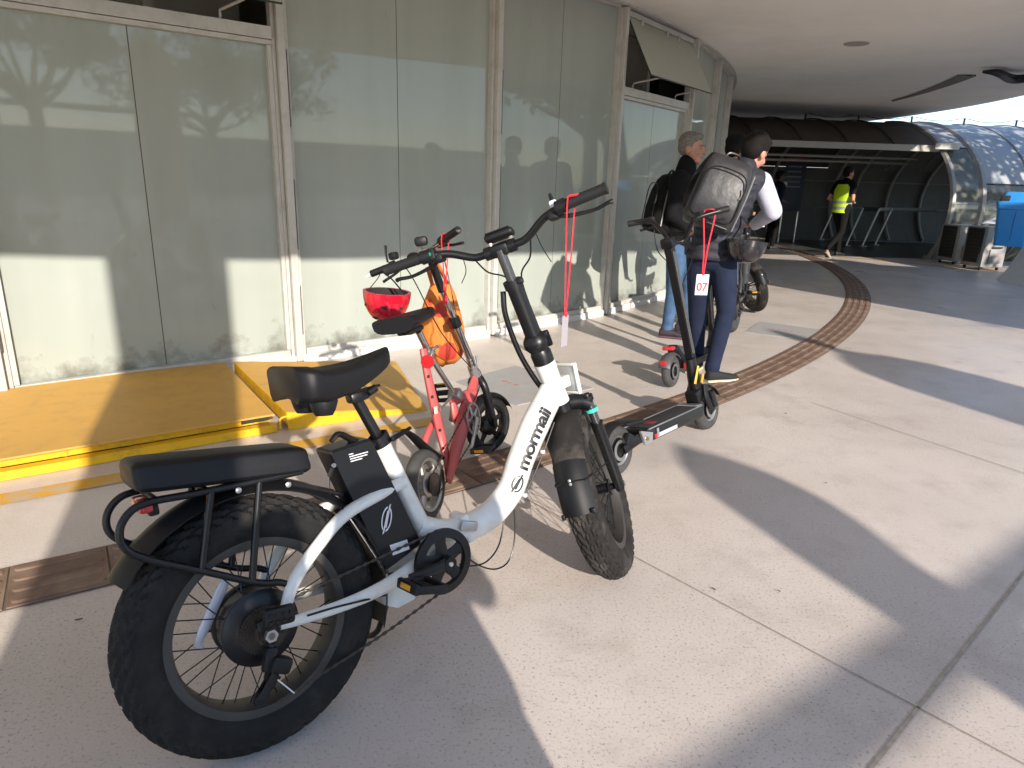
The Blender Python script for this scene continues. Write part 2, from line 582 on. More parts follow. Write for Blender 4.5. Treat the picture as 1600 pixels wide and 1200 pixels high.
# grey mats let into the floor, with faint red lettering
M_mat = mat('grey_mat', (0.36, 0.355, 0.35), 0.6, var=0.08, vscale=8)
M_redprint = mat('faded_red_print', (0.48, 0.20, 0.18), 0.7)
def text_mesh(txt, size, spacing=1.0, shear=0.0, ext=0.0, bold=0.0):
    cu = bpy.data.curves.new('lettering', 'FONT')
    cu.body = txt
    cu.size = size
    cu.space_character = spacing
    cu.shear = shear
    cu.extrude = ext
    cu.offset = bold
    cu.resolution_u = 3
    cu.align_x = 'CENTER'
    cu.align_y = 'CENTER'
    o = bpy.data.objects.new('tmp', cu)
    C.objects.link(o)
    me = bpy.data.meshes.new_from_object(o)
    bpy.data.objects.remove(o)
    return me
def mat_on_floor(pix, label, marks):
    P = [gnd(*p) for p in pix]
    c = sum(P, V())/len(P)
    t = thing('floor_mat', label, 'floor mat', Matrix.Translation(c), 'grey printed mats on the concrete')
    b = B()
    lo = [(p-c)+V((0, 0, 0.001)) for p in P]
    hi = [(p-c)*0.998+V((0, 0, 0.005)) for p in P]
    b.loft([lo, hi])
    b.obj('sheet', M_mat, t, smooth=0)
    for (x0, y0, x1, y1, r_) in marks:                      # worn print, no longer legible
        p, q = gnd(x0, y0)-c, gnd(x1, y1)-c
        b = B()
        b.tube([p+V((0, 0, 0.0060)), p.lerp(q, 0.5)+V((0, r_*0.5, 0.0062)), q+V((0, 0, 0.0060))], [r_*0.6, r_, r_*0.7], 6, flat=(1.0, 0.06), up=(0, 1, 0))
        b.obj('print_mark', M_redprint, t, smooth=0)
mat_on_floor([(712, 597), (805, 572), (928, 607), (808, 634)], 'grey printed mat on the floor behind the white bike\'s head tube',
             [(784, 596.5, 793, 597.5, 0.020), (793, 600, 800, 599.5, 0.012), (802.5, 602.5, 810, 603.5, 0.018)])
mat_on_floor([(1163, 519), (1188, 503), (1293, 517), (1268, 533)], 'grey printed mat on the floor left of the brown tactile path',
             [(x-3.2, y-0.3, x+3.2, y+0.3, r_) for x, y, r_ in ((1208.5, 515, 0.022), (1218, 516.2, 0.020), (1228, 517.3, 0.018), (1237.5, 518.8, 0.016), (1248, 520.2, 0.016), (1257, 521.3, 0.014))])

# ------------------------------------------------------------------ the round building
BC, BR = V((-9.94, 15.92, 0)), 13.87
VX = [(-3.02, 3.85), (-1.626, 4.994), (-0.223, 6.092), (0.941, 7.288), (1.96, 8.69), (2.59, 9.98)]
left = []
aa = math.atan2(3.85-BC.y, -3.02-BC.x)
for k in range(1, 9):
    a = aa-0.130*k
    left.append((BC.x+BR*math.cos(a), BC.y+BR*math.sin(a)))
aa = math.atan2(9.98-BC.y, 2.59-BC.x)
right = []
for k in range(1, 9):
    a = aa+0.112*k
    right.append((BC.x+BR*math.cos(a), BC.y+BR*math.sin(a)))
VX = [V((x, y, 0)) for x, y in left[::-1]+VX+right]
I0 = 8                                                     # index of the vertex at (-3.02, 3.85)
ZS = 2.97
bld = thing('round_building', 'round glazed terminal building with pale green panes under a wide white canopy', 'building', Matrix.Translation((0, 0, 0)))
def bay_frame(i):
    A, Bv = VX[i], VX[i+1]
    t = (Bv-A).normalized()
    n = V((t.y, -t.x, 0))                                  # outward
    return Matrix.Translation(A) @ Matrix((t, -n, V((0, 0, 1)))).transposed().to_4x4(), (Bv-A).length
def bx(M, x0, x1, y0, y1, z0, z1, name, m, parent=bld, bev=0.0):
    b = B()
    b.box(((x0+x1)/2, (y0+y1)/2, (z0+z1)/2), (x1-x0, y1-y0, z1-z0), bev=bev, bs=1)
    o = b.obj(name, m, parent, smooth=0)
    o.matrix_local = M
    return o
for i in range(len(VX)-1):
    M, Ln = bay_frame(i)
    near = I0-1 <= i <= I0+5
    # mullion at the left end of the bay
    if near:
        b = B()
        b.box((0, -0.02, 1.49), (0.052, 0.11, 2.94), bev=0.004, bs=1)
        b.box((0.043, 0.0, 1.49), (0.030, 0.07, 2.93), bev=0.003, bs=1)
        b.box((-0.040, 0.0, 1.49), (0.024, 0.07, 2.93), bev=0.003, bs=1)
        o = b.obj('mullion', M_alu, bld, smooth=0)
        o.matrix_local = M
        for z in (0.45, 1.15, 1.9):
            b = B()
            b.box((0.0295, -0.022, z+random.uniform(-.1, .1)), (0.005, 0.101, random.uniform(0.25, 0.55)))
            b.obj('mullion_gap', M_joint, o, smooth=0)
    else:
        bx(M, -0.04, 0.04, -0.07, 0.05, 0.02, 2.96, 'mullion', M_alu)
    # foot rail and kerb
    bx(M, 0.062, Ln-0.062, -0.035, 0.06, 0.062, 0.105, 'foot_rail', M_alu)
    bx(M, 0.03, Ln-0.03, -0.06, 0.10, 0.0, 0.060, 'kerb', M_white)
    zt = 2.945
    tr = i in (I0, I0+3) or i < I0-1
    if tr:
        bx(M, 0.060, Ln-0.055, -0.045, 0.05, 2.20, 2.275, 'transom', M_alu)
        zt = 2.168
        bx(M, 0.060, Ln-0.055, -0.03, 0.05, 2.168, 2.196, 'transom_bead', M_alu)
    if i in (I0, I0+3):                                    # door-like inner frame
        bx(M, 0.060, 0.088, -0.028, 0.045, 0.108, 2.165, 'pane_frame', M_alu)
        bx(M, Ln-0.083, Ln-0.055, -0.028, 0.045, 0.108, 2.165, 'pane_frame', M_alu)
    x0, x1 = 0.060, Ln-0.055
    xm = (x0+x1)/2
    for (p, q) in ((x0, xm-0.003), (xm+0.003, x1)):
        bx(M, p, q, 0.010, 0.022, 0.106, zt, 'window_pane', M_pane)
    bx(M, xm-0.0028, xm+0.0028, 0.012, 0.024, 0.106, zt, 'pane_joint', M_joint)
    if i == I0+3 or i == I0:                               # top-hung vents, pushed open
        zt0, L2 = 2.90, 0.62
        ang = rad(30)
        b = B()
        zb, yb = zt0-L2*math.cos(ang), -L2*math.sin(ang)
        b.loft([[V((0.08, -0.02, zt0)), V((Ln-0.08, -0.02, zt0)), V((Ln-0.08, -0.028, zt0)), V((0.08, -0.028, zt0))],
                [V((0.08, yb, zb)), V((Ln-0.08, yb, zb)), V((Ln-0.08, yb-0.008, zb)), V((0.08, yb-0.008, zb))]])
        o = b.obj('vent_pane', M_ventglass, bld, smooth=0)
        o.matrix_local = M
        b = B()
        b.tube([(0.08, yb-0.004, zb), (Ln-0.08, yb-0.004, zb)], 0.0065, 6)
        b.tube([(0.08, -0.024, zt0), (0.08, yb-0.004, zb)], 0.0065, 6)
        b.tube([(Ln-0.08, -0.024, zt0), (Ln-0.08, yb-0.004, zb)], 0.004, 6)
        e = b.obj('glass_edge', mat('green_glass_edge', (0.02, 0.035, 0.028), 0.2), o, smooth=0)
        for xx in (0.32, Ln-0.36):
            b = B()
            b.tube([(xx, 0.0, 2.285), (xx, -0.01, 2.33), (xx+0.12, yb+0.02, zb+0.03)], 0.009, 6)
            s_ = b.obj('stay', M_alu, o, smooth=0)
        for xx in (0.35, 0.95, 1.25):
            b = B()
            b.box((xx, -0.035, 2.885), (0.03, 0.03, 0.06), bev=0.004)
            b.obj('hinge', M_alu, o, smooth=0)
        bx(M, 0.06, Ln-0.055, -0.03, 0.05, 2.905, 2.955, 'head_rail', M_alu)
        # the room behind: plaster, an opening and a post
        bx(M, 0.05, Ln-0.05, 0.55, 0.58, 2.1, 2.96, 'room_wall', M_beige)
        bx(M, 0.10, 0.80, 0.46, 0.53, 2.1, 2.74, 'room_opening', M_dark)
        bx(M, 1.05, 1.11, 0.20, 0.26, 2.1, 2.96, 'room_post', M_beige)
    else:
        bx(M, 0.06, Ln-0.055, -0.03, 0.05, 2.947, 2.966, 'head_rail', M_alu)
# core behind the glazing so that no light leaks through
b = B()
N = 96
b.lathe([(BR-1.2, 0.0), (BR-1.2, 3.2)], BC, (0, 0, 1), N)
b.obj('core_wall', M_beige, bld)

# canopy: ring slab with an inner, slightly higher soffit
b = B()
b.lathe([(13.2, 2.985), (17.02, 2.978), (18.55, 2.968), (18.88, 3.0), (18.97, 3.06), (18.97, 3.42), (18.6, 3.5), (12.0, 3.8), (0.05, 4.0)], BC, (0, 0, 1), 220)
can = b.obj('canopy', M_soffit, bld, smooth=25)
b = B()
b.lathe([(13.95, 2.97), (13.95, 2.982)], BC, (0, 0, 1), 200)
b.lathe([(13.72, 2.967), (13.97, 2.967), (13.97, 2.982)], BC, (0, 0, 1), 200)
b.obj('eaves_trim', M_alu, bld)
lp_ = gnd(1338, 68, 2.98)
b = B()
b.lathe([(0.0, -0.012), (0.115, -0.012), (0.135, -0.008), (0.14, 0.0)], (lp_.x, lp_.y, 2.98), (0, 0, 1), 28)
b.obj('downlight', mat('downlight_ring', (0.36, 0.33, 0.29), 0.6), can)
# drip groove and the drain hose that hangs out of it
b = B()
a_f0 = gnd(1385, 157, 2.97)-BC
a_f1 = gnd(1524, 117, 2.97)-BC
t0, t1 = math.atan2(a_f0.y, a_f0.x), math.atan2(a_f1.y, a_f1.x)
for k in range(24):
    pass
pts_i, pts_o = [], []
for k in range(25):
    t = t0+(t1-t0)*k/24
    wd = 0.02+0.20*(k/24)
    pts_i.append(V((BC.x+16.99*math.cos(t), BC.y+16.99*math.sin(t), 2.970)))
    pts_o.append(V((BC.x+(17.0+wd)*math.cos(t), BC.y+(17.0+wd)*math.sin(t), 2.950)))
vs = []
for p, q in zip(pts_i, pts_o):
    vs += [p, q, V((q.x, q.y, 2.972))]
b.add(vs, [(3*k+j, 3*k+j+1, 3*k+4+j, 3*k+3+j) for k in range(24) for j in (0, 1)])
b.obj('soffit_groove', mat('groove_grey', (0.20, 0.185, 0.165), 0.9), can, smooth=0)
b = B()
hp = [gnd(x, y, z) for x, y, z in ((1536, 112, 2.93), (1560, 114, 2.90), (1580, 123, 2.88), (1605, 122, 2.88), (1640, 112, 2.90), (1690, 92, 2.95))]
b.tube(hp, [0.02, 0.05, 0.06, 0.055, 0.05, 0.04], 10, sm=6)
b.obj('drain_hose', M_black, can)

# slanted support of the canopy's edge
b = B()
base, top = V((8.30, 11.05, 0)), V((9.75, 11.25, 3.1))
rings = []
for k, (f, wx, wy) in enumerate(((0, 0.36, 0.34), (0.06, 0.33, 0.31), (1, 0.24, 0.24))):
    c = base.lerp(top, f)
    rings.append([c+V((sx*wx, sy*wy, 0)) for sx, sy in ((-1, -1), (1, -1), (1, 1), (-1, 1))])
b.loft(rings)
tag(b.obj('canopy_support', M_white, smooth=0), 'slanted white concrete canopy support behind the blue litter bin', 'column')

# ------------------------------------------------------------------ yellow steel ramps at the foot of the glazing
M_yel = mat('yellow_plate', (0.62, 0.35, 0.07), 0.6, var=0.07, vscale=3, dirt=(0.40, 0.23, 0.07), dscale=9, damount=0.45, bump=0.12, bscale=160)
M_yel2 = mat('yellow_gloss', (0.78, 0.44, 0.012), 0.5, var=0.10, vscale=5, dirt=(0.26, 0.17, 0.05), dscale=14, damount=0.6)
u = V((0.815, 0.580, 0))
FR = V((-1.30, 3.545, 0))
BRr = gnd(350, 566, 0.10)
FL, BL = FR-u*3.2, BRr-u*3.0+V((-0.25, 0.05, 0))
t = thing('steel_ramp', 'large flat yellow steel platform against the glazing on the left', 'ramp', Matrix.Translation((FR.x, FR.y, 0)), 'yellow steel ramps along the glazing')
def poly_slab(pts, z0, z1, name, m, org=FR, parent=None):
    b = B()
    lo = [V((p.x-org.x, p.y-org.y, z0[i] if isinstance(z0, (list, tuple)) else z0)) for i, p in enumerate(pts)]
    hi = [V((p.x-org.x, p.y-org.y, z1[i] if isinstance(z1, (list, tuple)) else z1)) for i, p in enumerate(pts)]
    b.loft([lo, hi])
    return b.obj(name, m, parent, smooth=0)
nrm = V((u.y, -u.x, 0))
poly_slab([FL, FR, BRr, BL], 0.088, 0.098, 'top_plate', M_yel, FR, t)
i_ = nrm*-0.035
poly_slab([FL+i_, FR+i_-u*0.02, BRr-u*0.02, BL], 0.046, 0.0875, 'fascia', M_yel2, FR, t)
poly_slab([FL+nrm*0.03, FR+nrm*0.03, FR+nrm*0.03-nrm*0.05, FL+nrm*0.03-nrm*0.05], 0.003, 0.046, 'lower_rail', M_yel2, FR, t)
for k in range(6):
    p = FR-u*(0.36+0.62*k)+nrm*-0.028
    poly_slab([p, p+u*0.012, p+u*0.012-nrm*0.01, p-nrm*0.01], 0.047, 0.087, 'rib', M_yel2, FR, t)
p = FR-u*0.17-nrm*0.0335
poly_slab([p, p+u*0.15, p+u*0.15-nrm*0.004, p-nrm*0.004], 0.055, 0.082, 'slot', M_dark, FR, t)
p = FR-u*1.62-nrm*0.0335
poly_slab([p, p+u*0.08, p+u*0.08-nrm*0.004, p-nrm*0.004], 0.055, 0.082, 'slot', M_dark, FR, t)
F2 = V((-1.235, 3.56, 0))
B2 = gnd(366, 566, 0.10)
E2, G2 = gnd(668, 641), gnd(618, 566)
t = thing('steel_ramp', 'smaller yellow steel ramp tapering to the floor under the red bike', 'ramp', Matrix.Translation((F2.x, F2.y, 0)), 'yellow steel ramps along the glazing')
poly_slab([F2, E2, G2, B2], [0.095, 0.004, 0.004, 0.095], [0.105, 0.010, 0.010, 0.105], 'top_plate', M_yel, F2, t)
u2 = (E2-F2).normalized(); n2 = V((u2.y, -u2.x, 0))
poly_slab([F2+n2*0.004, E2+n2*0.004, E2-n2*0.008, F2-n2*0.008], 0.001, [0.103, 0.006, 0.006, 0.103], 'fascia', M_yel2, F2, t)
w2 = (B2-F2).normalized(); n3 = V((-w2.y, w2.x, 0))
poly_slab([F2+n3*0.004, F2-n3*0.008, B2-n3*0.008, B2+n3*0.004], 0.03, 0.103, 'side_fascia', M_yel2, F2, t)
b = B()
hc = V((-0.035, -0.02, 0.015))
b.tube([hc+V((0, 0, 0)), hc+V((0.0, 0, 0.05)), hc+V((0.025, 0.015, 0.065)), hc+V((0.05, 0.03, 0.05)), hc+V((0.05, 0.03, 0))], 0.006, 8, sm=4)
b.obj('lifting_loop', M_yel2, t)
# ------------------------------------------------------------------ tube-shaped passage beyond the walkway
TU = V((math.cos(rad(3)), math.sin(rad(3)), 0))
TV = V((-TU.y, TU.x, 0))
T0 = V((8.62, 14.60, 0))
TM = Matrix.Translation(T0) @ Matrix((TU, TV, V((0, 0, 1)))).transposed().to_4x4()
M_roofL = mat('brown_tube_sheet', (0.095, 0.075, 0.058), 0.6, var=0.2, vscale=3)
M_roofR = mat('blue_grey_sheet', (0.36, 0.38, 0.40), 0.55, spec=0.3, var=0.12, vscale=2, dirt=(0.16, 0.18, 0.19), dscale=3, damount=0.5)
M_rib = mat('grey_steel', (0.33, 0.32, 0.30), 0.45, metal=0.3, var=0.1, vscale=5)
M_ribl = mat('pale_rib', (0.44, 0.43, 0.41), 0.5)
M_poly = mat('grey_polycarbonate', (0.18, 0.175, 0.165), 0.7, spec=0.2, var=0.15, vscale=1.5)
M_steel = mat('stainless', (0.55, 0.55, 0.55), 0.28, metal=0.9)
tube = thing('tube_passage', 'long tube-shaped passage of curved sheets and glass beyond the walkway', 'passage', TM)
TC_, TA, TB = 2.44, 2.9, 1.85                                     # centre depth, half width, half height
def sec(th):                                                      # th: 0 = front at centre height, 90 = crown, 180 = back
    return V((0, TC_-TA*math.cos(th), 1.0+TB*math.sin(th)))
def th_of(z):
    return math.asin(max(-1, min(1, (z-1.0)/TB)))
def shell(x0, x1, ta, tb, name, m, n=14, off=0.0):
    b = B()
    r0, r1 = [], []
    for k in range(n+1):
        t = ta+(tb-ta)*k/n
        p = sec(t)
        d = V((0, -math.cos(t), math.sin(t)))*off
        r0.append(p+d+V((x0, 0, 0))); r1.append(p+d+V((x1, 0, 0)))
    vs, fs = [], []
    for k in range(n+1):
        d = V((0, math.cos(ta+(tb-ta)*k/n), -math.sin(ta+(tb-ta)*k/n)))*0.02
        vs += [r0[k], r1[k], r0[k]+d, r1[k]+d]
    for k in range(n):
        a, c = 4*k, 4*k+4
        fs += [(a, a+1, c+1, c), (a+2, c+2, c+3, a+3), (a, c, c+2, a+2), (a+1, a+3, c+3, c+1)]
    fs += [(0, 2, 3, 1), (4*n, 4*n+1, 4*n+3, 4*n+2)]
    b.add(vs, fs)
    return b.obj(name, m, tube, smooth=50)
def rib(x, ta, tb, r, name='rib', m=None, n=22, off=0.02, wd=1.0):
    b = B()
    pts = []
    for k in range(n+1):
        t = ta+(tb-ta)*k/n
        pts.append(sec(t)+V((x, 0, 0))+V((0, -math.cos(t), math.sin(t)))*off)
    b.tube(pts, r, 6, flat=(wd, 1.0), up=(1, 0, 0))
    return b.obj(name, m or M_rib, tube)
zf = th_of(2.24)
zg = th_of(1.55)
zb = th_of(0.0)
xs = [-9.6+0.96*k for k in range(11)]
for k in range(len(xs)-1):
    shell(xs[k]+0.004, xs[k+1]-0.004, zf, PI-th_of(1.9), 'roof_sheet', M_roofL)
    rib(xs[k], zf, PI-zf, 0.016, m=M_roofL)
    shell(xs[k]+0.004, xs[k+1]-0.004, PI-th_of(1.9)+0.01, PI-zb, 'back_panel', M_poly)
    if k % 2 == 0:
        rib(xs[k]+0.5, PI/2, PI-zb, 0.045, off=-0.07, m=M_ribl)
xr = [0.0]+[0.62+0.98*k for k in range(8)]
for k in range(len(xr)-1):
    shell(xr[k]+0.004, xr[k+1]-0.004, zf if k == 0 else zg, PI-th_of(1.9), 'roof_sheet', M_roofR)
    shell(xr[k]+0.004, xr[k+1]-0.004, PI-th_of(1.9)+0.01, PI-zb, 'back_panel', M_poly)
    rib(xr[k]+0.4, PI*0.45, PI-zb, 0.045, off=-0.07, m=M_ribl)
    shell(xr[k]+0.01, xr[k+1]-0.01, zf, PI-th_of(1.9), 'lining_sheet', M_poly, off=-0.05)
    if k:
        rib(xr[k], zg-0.02, PI-zg, 0.014, m=mat('sheet_seam', (0.22, 0.25, 0.27), 0.5))
        shell(xr[k]+0.03, xr[k+1]-0.03, zb, zg-0.015, 'glass_panel', M_tubeglass)
        rib(xr[k+1], zb, zg, 0.022, off=0.0)
shell(0.05, 0.57, zb, zf-0.02, 'glass_panel', M_tubeglass)
for x, r_ in ((0.0, 0.05), (0.62, 0.055)):
    rib(x, zb, PI/2, r_, off=0.0, wd=1.3)
def tbox(c, s_, name, m, bev=0.0, R=None):
    b = B(); b.box(c, s_, R, bev); return b.obj(name, m, tube, smooth=0)
yb_ = sec(zf).y
tbox((-4.75, yb_-0.03, 2.20), (9.7, 0.14, 0.12), 'front_beam', mat('pale_beam', (0.42, 0.41, 0.38), 0.5, var=0.06))
tbox((0.02, yb_-0.16, 2.24), (0.42, 0.30, 0.12), 'gutter_box', M_white, 0.01, rotm((0, 0, 1), rad(-25)))
tbox((-0.02+0.31, sec(zb).y+0.06, 0.04), (0.62, 0.10, 0.08), 'threshold', M_rib)
for zz, yy in ((2.02, 1.0), (1.93, 1.3)):
    b = B(); b.tube([(-9.5, yy, zz), (0, yy, zz)], 0.03, 8); b.obj('ceiling_pipe', M_rib, tube)
for zz in (0.85, 1.55):
    t_ = PI-th_of(zz)
    b = B(); b.tube([(-9.5, sec(t_).y-0.05, zz), (7, sec(t_).y-0.05, zz)], 0.022, 6); b.obj('wall_rail', M_rib, tube)
for zz in (0.55, 1.15):
    t_ = th_of(zz)
    b = B(); b.tube([(0, sec(t_).y, zz), (7.3, sec(t_).y, zz)], 0.02, 6); b.obj('glazing_bar', M_rib, tube)
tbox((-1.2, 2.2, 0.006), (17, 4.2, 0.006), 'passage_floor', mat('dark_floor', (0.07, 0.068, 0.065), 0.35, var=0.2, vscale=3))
# light wires and insulators on the crown
b = B()
for k in range(9):
    x = -2+1.25*k
    b.tube([(x, TC_-0.15, 2.85), (x, TC_-0.15, 3.0)], 0.022, 6)
o = b.obj('crown_posts', M_black, tube); o['kind'] = 'stuff'
pts = []
for k in range(9):
    x = -2+1.25*k
    pts += [(x, TC_-0.15, 2.99), (x+0.4, TC_-0.15, 2.93), (x+0.85, TC_-0.15, 2.93)]
b = B(); b.tube(pts, 0.008, 5, sm=3); b.obj('crown_wire', M_black, tube)

# sign board inside the passage
p = T0+TU*-1.55+TV*3.4
sg = thing('sign_board', 'dark notice board with a red header inside the tube behind the yellow vest', 'sign', Matrix.Translation((p.x, p.y, 0)))
b = B(); b.box((0, 0, 1.45), (0.50, 0.05, 1.35), bev=0.01); b.obj('board', mat('board_blue', (0.05, 0.06, 0.09), 0.5), sg)
b = B(); b.box((0, -0.03, 2.03), (0.48, 0.012, 0.16)); b.obj('header', mat('board_red', (0.22, 0.03, 0.03), 0.5), sg)
for k in range(5):
    b = B(); b.box((-0.03, -0.028, 1.85-0.12*k), (0.36-0.04*(k % 2), 0.008, 0.035)); b.obj('text_line', mat('board_grey', (0.25, 0.27, 0.30), 0.6), sg)
for sx in (-1, 1):
    b = B(); b.cyl((sx*0.2, 0, 0.005), (sx*0.2, 0, 0.80), 0.02, 8); b.obj('leg', M_steel, sg)

# queue posts with a dark belt
def px_post(px, py): return gnd(px, py)
posts = [(1282, 374, 'first of the leaning steel posts, left of the worker in the vest'), (1322, 384, 'leaning steel barrier post right beside the worker in the vest'),
         (1347, 385, 'middle one of the leaning steel barrier posts in the tube'), (1367, 383, 'last leaning steel barrier post nearest the curved frame')]
tops = []
for px, py, lab in posts:
    q = gnd(px, py)
    t = thing('barrier_post', lab, 'post', Matrix.Translation(q), 'steel barrier posts in the tube')
    b = B(); b.tube([(0, 0, 0.02), (0.26, 0, 0.92)], 0.028, 10); b.obj('shaft', M_steel, t)
    b = B(); b.lathe([(0.0, 0.0), (0.10, 0.0), (0.10, 0.015), (0.03, 0.03), (0.0, 0.03)], (0, 0, 0.003), (0, 0, 1), 16); b.obj('foot', M_steel, t)
    tops.append(q+V((0.26, 0, 0.90)))
b = B(); b.tube(tops[1:]+[tops[3]+V((1.3, 0.3, 0.0))], 0.055, 6, flat=(0.35, 1.0))
tag(b.obj('barrier_belt', M_black), 'black belt strung between the leaning steel posts in the tube', 'barrier belt')

# blue litter bin on the slanted support
bp_ = gnd(1576, 384, 0.60)
fw_ = V((-0.60, -0.80, 0)).normalized()
M_bin = Matrix.Translation(bp_) @ Matrix((V((-fw_.y, fw_.x, 0)), -fw_, V((0, 0, 1)))).transposed().to_4x4()
M_blue = mat('blue_plastic', (0.035, 0.31, 0.80), 0.42, var=0.05, vscale=6, spec=0.5)
lb = thing('litter_bin', 'blue plastic litter bin with hooded lid hung on the slanted white support', 'litter bin', M_bin)
b = B()
def rr(wx, wy, z, r=0.05, n=5, cx=0, cy=0):
    out = []
    for (sx, sy, s0) in ((1, 1, 0), (-1, 1, PI/2), (-1, -1, PI), (1, -1, 1.5*PI)):
        for k in range(n):
            t = s0+PI/2*k/(n-1)
            out.append(V((cx+sx*(wx-r)+r*math.cos(t), cy+sy*(wy-r)+r*math.sin(t), z)))
    return out
b.loft([rr(0.19, 0.15, 0.0), rr(0.20, 0.16, 0.03), rr(0.245, 0.19, 0.54), rr(0.262, 0.205, 0.55), rr(0.262, 0.205, 0.60)])
b.obj('body', M_blue, lb)
b = B()
b.loft([rr(0.268, 0.21, 0.602), rr(0.268, 0.21, 0.64), rr(0.235, 0.18, 0.66), rr(0.225, 0.17, 0.72), rr(0.19, 0.14, 0.785), rr(0.12, 0.08, 0.80)])
lid = b.obj('lid', M_blue, lb)
b = B(); b.box((-0.17, -0.09, 0.70), (0.13, 0.19, 0.09), bev=0.02); b.obj('mouth', M_dark, lid)
b = B(); b.box((0.0, -0.178, 0.30), (0.006, 0.012, 0.44), rotm((1, 0, 0), rad(3.6))); b.obj('seam', mat('blue_seam', (0.015, 0.12, 0.34), 0.5), lb)
b = B(); b.box((0, 0.215, 0.35), (0.10, 0.09, 0.30), bev=0.01); b.obj('bracket', M_black, lb)

# air coolers standing in front of the tube's glass
M_unit = mat('unit_white', (0.34, 0.335, 0.32), 0.5, var=0.08, vscale=6, dirt=(0.30, 0.28, 0.25), dscale=9, damount=0.4)
def unit(px, py, rot, h, lab):
    q = gnd(px, py)
    t = thing('air_cooler', lab, 'air cooler', Matrix.Translation(q) @ Matrix.Rotation(rot, 4, 'Z'), 'air coolers beside the tube')
    b = B(); b.box((0.24, 0.26, 0.06+h/2), (0.46, 0.50, h), bev=0.02); b.obj('case', M_unit, t)
    b = B(); b.box((0.0, 0.26, 0.08+h*0.5), (0.03, 0.36, h*0.86), bev=0.008); lo = b.obj('grille', M_black, t)
    for k in range(9):
        b = B(); b.box((-0.018, 0.26, 0.15+k*h*0.09), (0.008, 0.34, 0.012)); b.obj('slat', mat('slat_grey', (0.05, 0.05, 0.05), 0.5), lo)
    b = B(); b.box((0.26, -0.003, 0.06+h*0.28), (0.26, 0.02, h*0.34), bev=0.005); b.obj('tank', mat('tank_grey', (0.30, 0.29, 0.28), 0.5), t)
    b = B(); b.box((0.26, -0.012, 0.06+h*0.50), (0.20, 0.02, 0.03), bev=0.005); b.obj('handle', M_black, t)
    for sx in (0.06, 0.42):
        for sy in (0.08, 0.44):
            b = B(); b.lathe([(0, -0.015), (0.028, -0.015), (0.028, 0.015), (0, 0.015)], (sx, sy, 0.03), (1, 0, 0), 12); b.obj('castor', M_black, t)
    return t
unit(1489, 414, rad(8), 0.70, 'white air cooler with black grille, left one of the pair by the tube')
unit(1530, 423, rad(8), 0.72, 'white air cooler with black grille, nearer the blue bin')
q = gnd(1541, 420)
b = B()
rnd = random.Random(4)
rings = []
for k in range(7):
    z = 0.80+0.045*k
    rings.append([V((0.26*math.cos(t)*(1-0.11*k)*(0.8+0.4*rnd.random())+0.04*k, 0.20*math.sin(t)*(1-0.1*k)*(0.8+0.4*rnd.random()), z+0.03*rnd.random())) for t in [2*PI*j/12 for j in range(12)]])
b.loft(rings)
o = tag(b.obj('plastic_sheet', mat('white_film', (0.75, 0.75, 0.76), 0.3), smooth=20), 'crumpled white plastic sheet lying on the air cooler beside the bin', 'plastic sheet')
o.location = (q.x+0.22, q.y+0.3, 0.0)

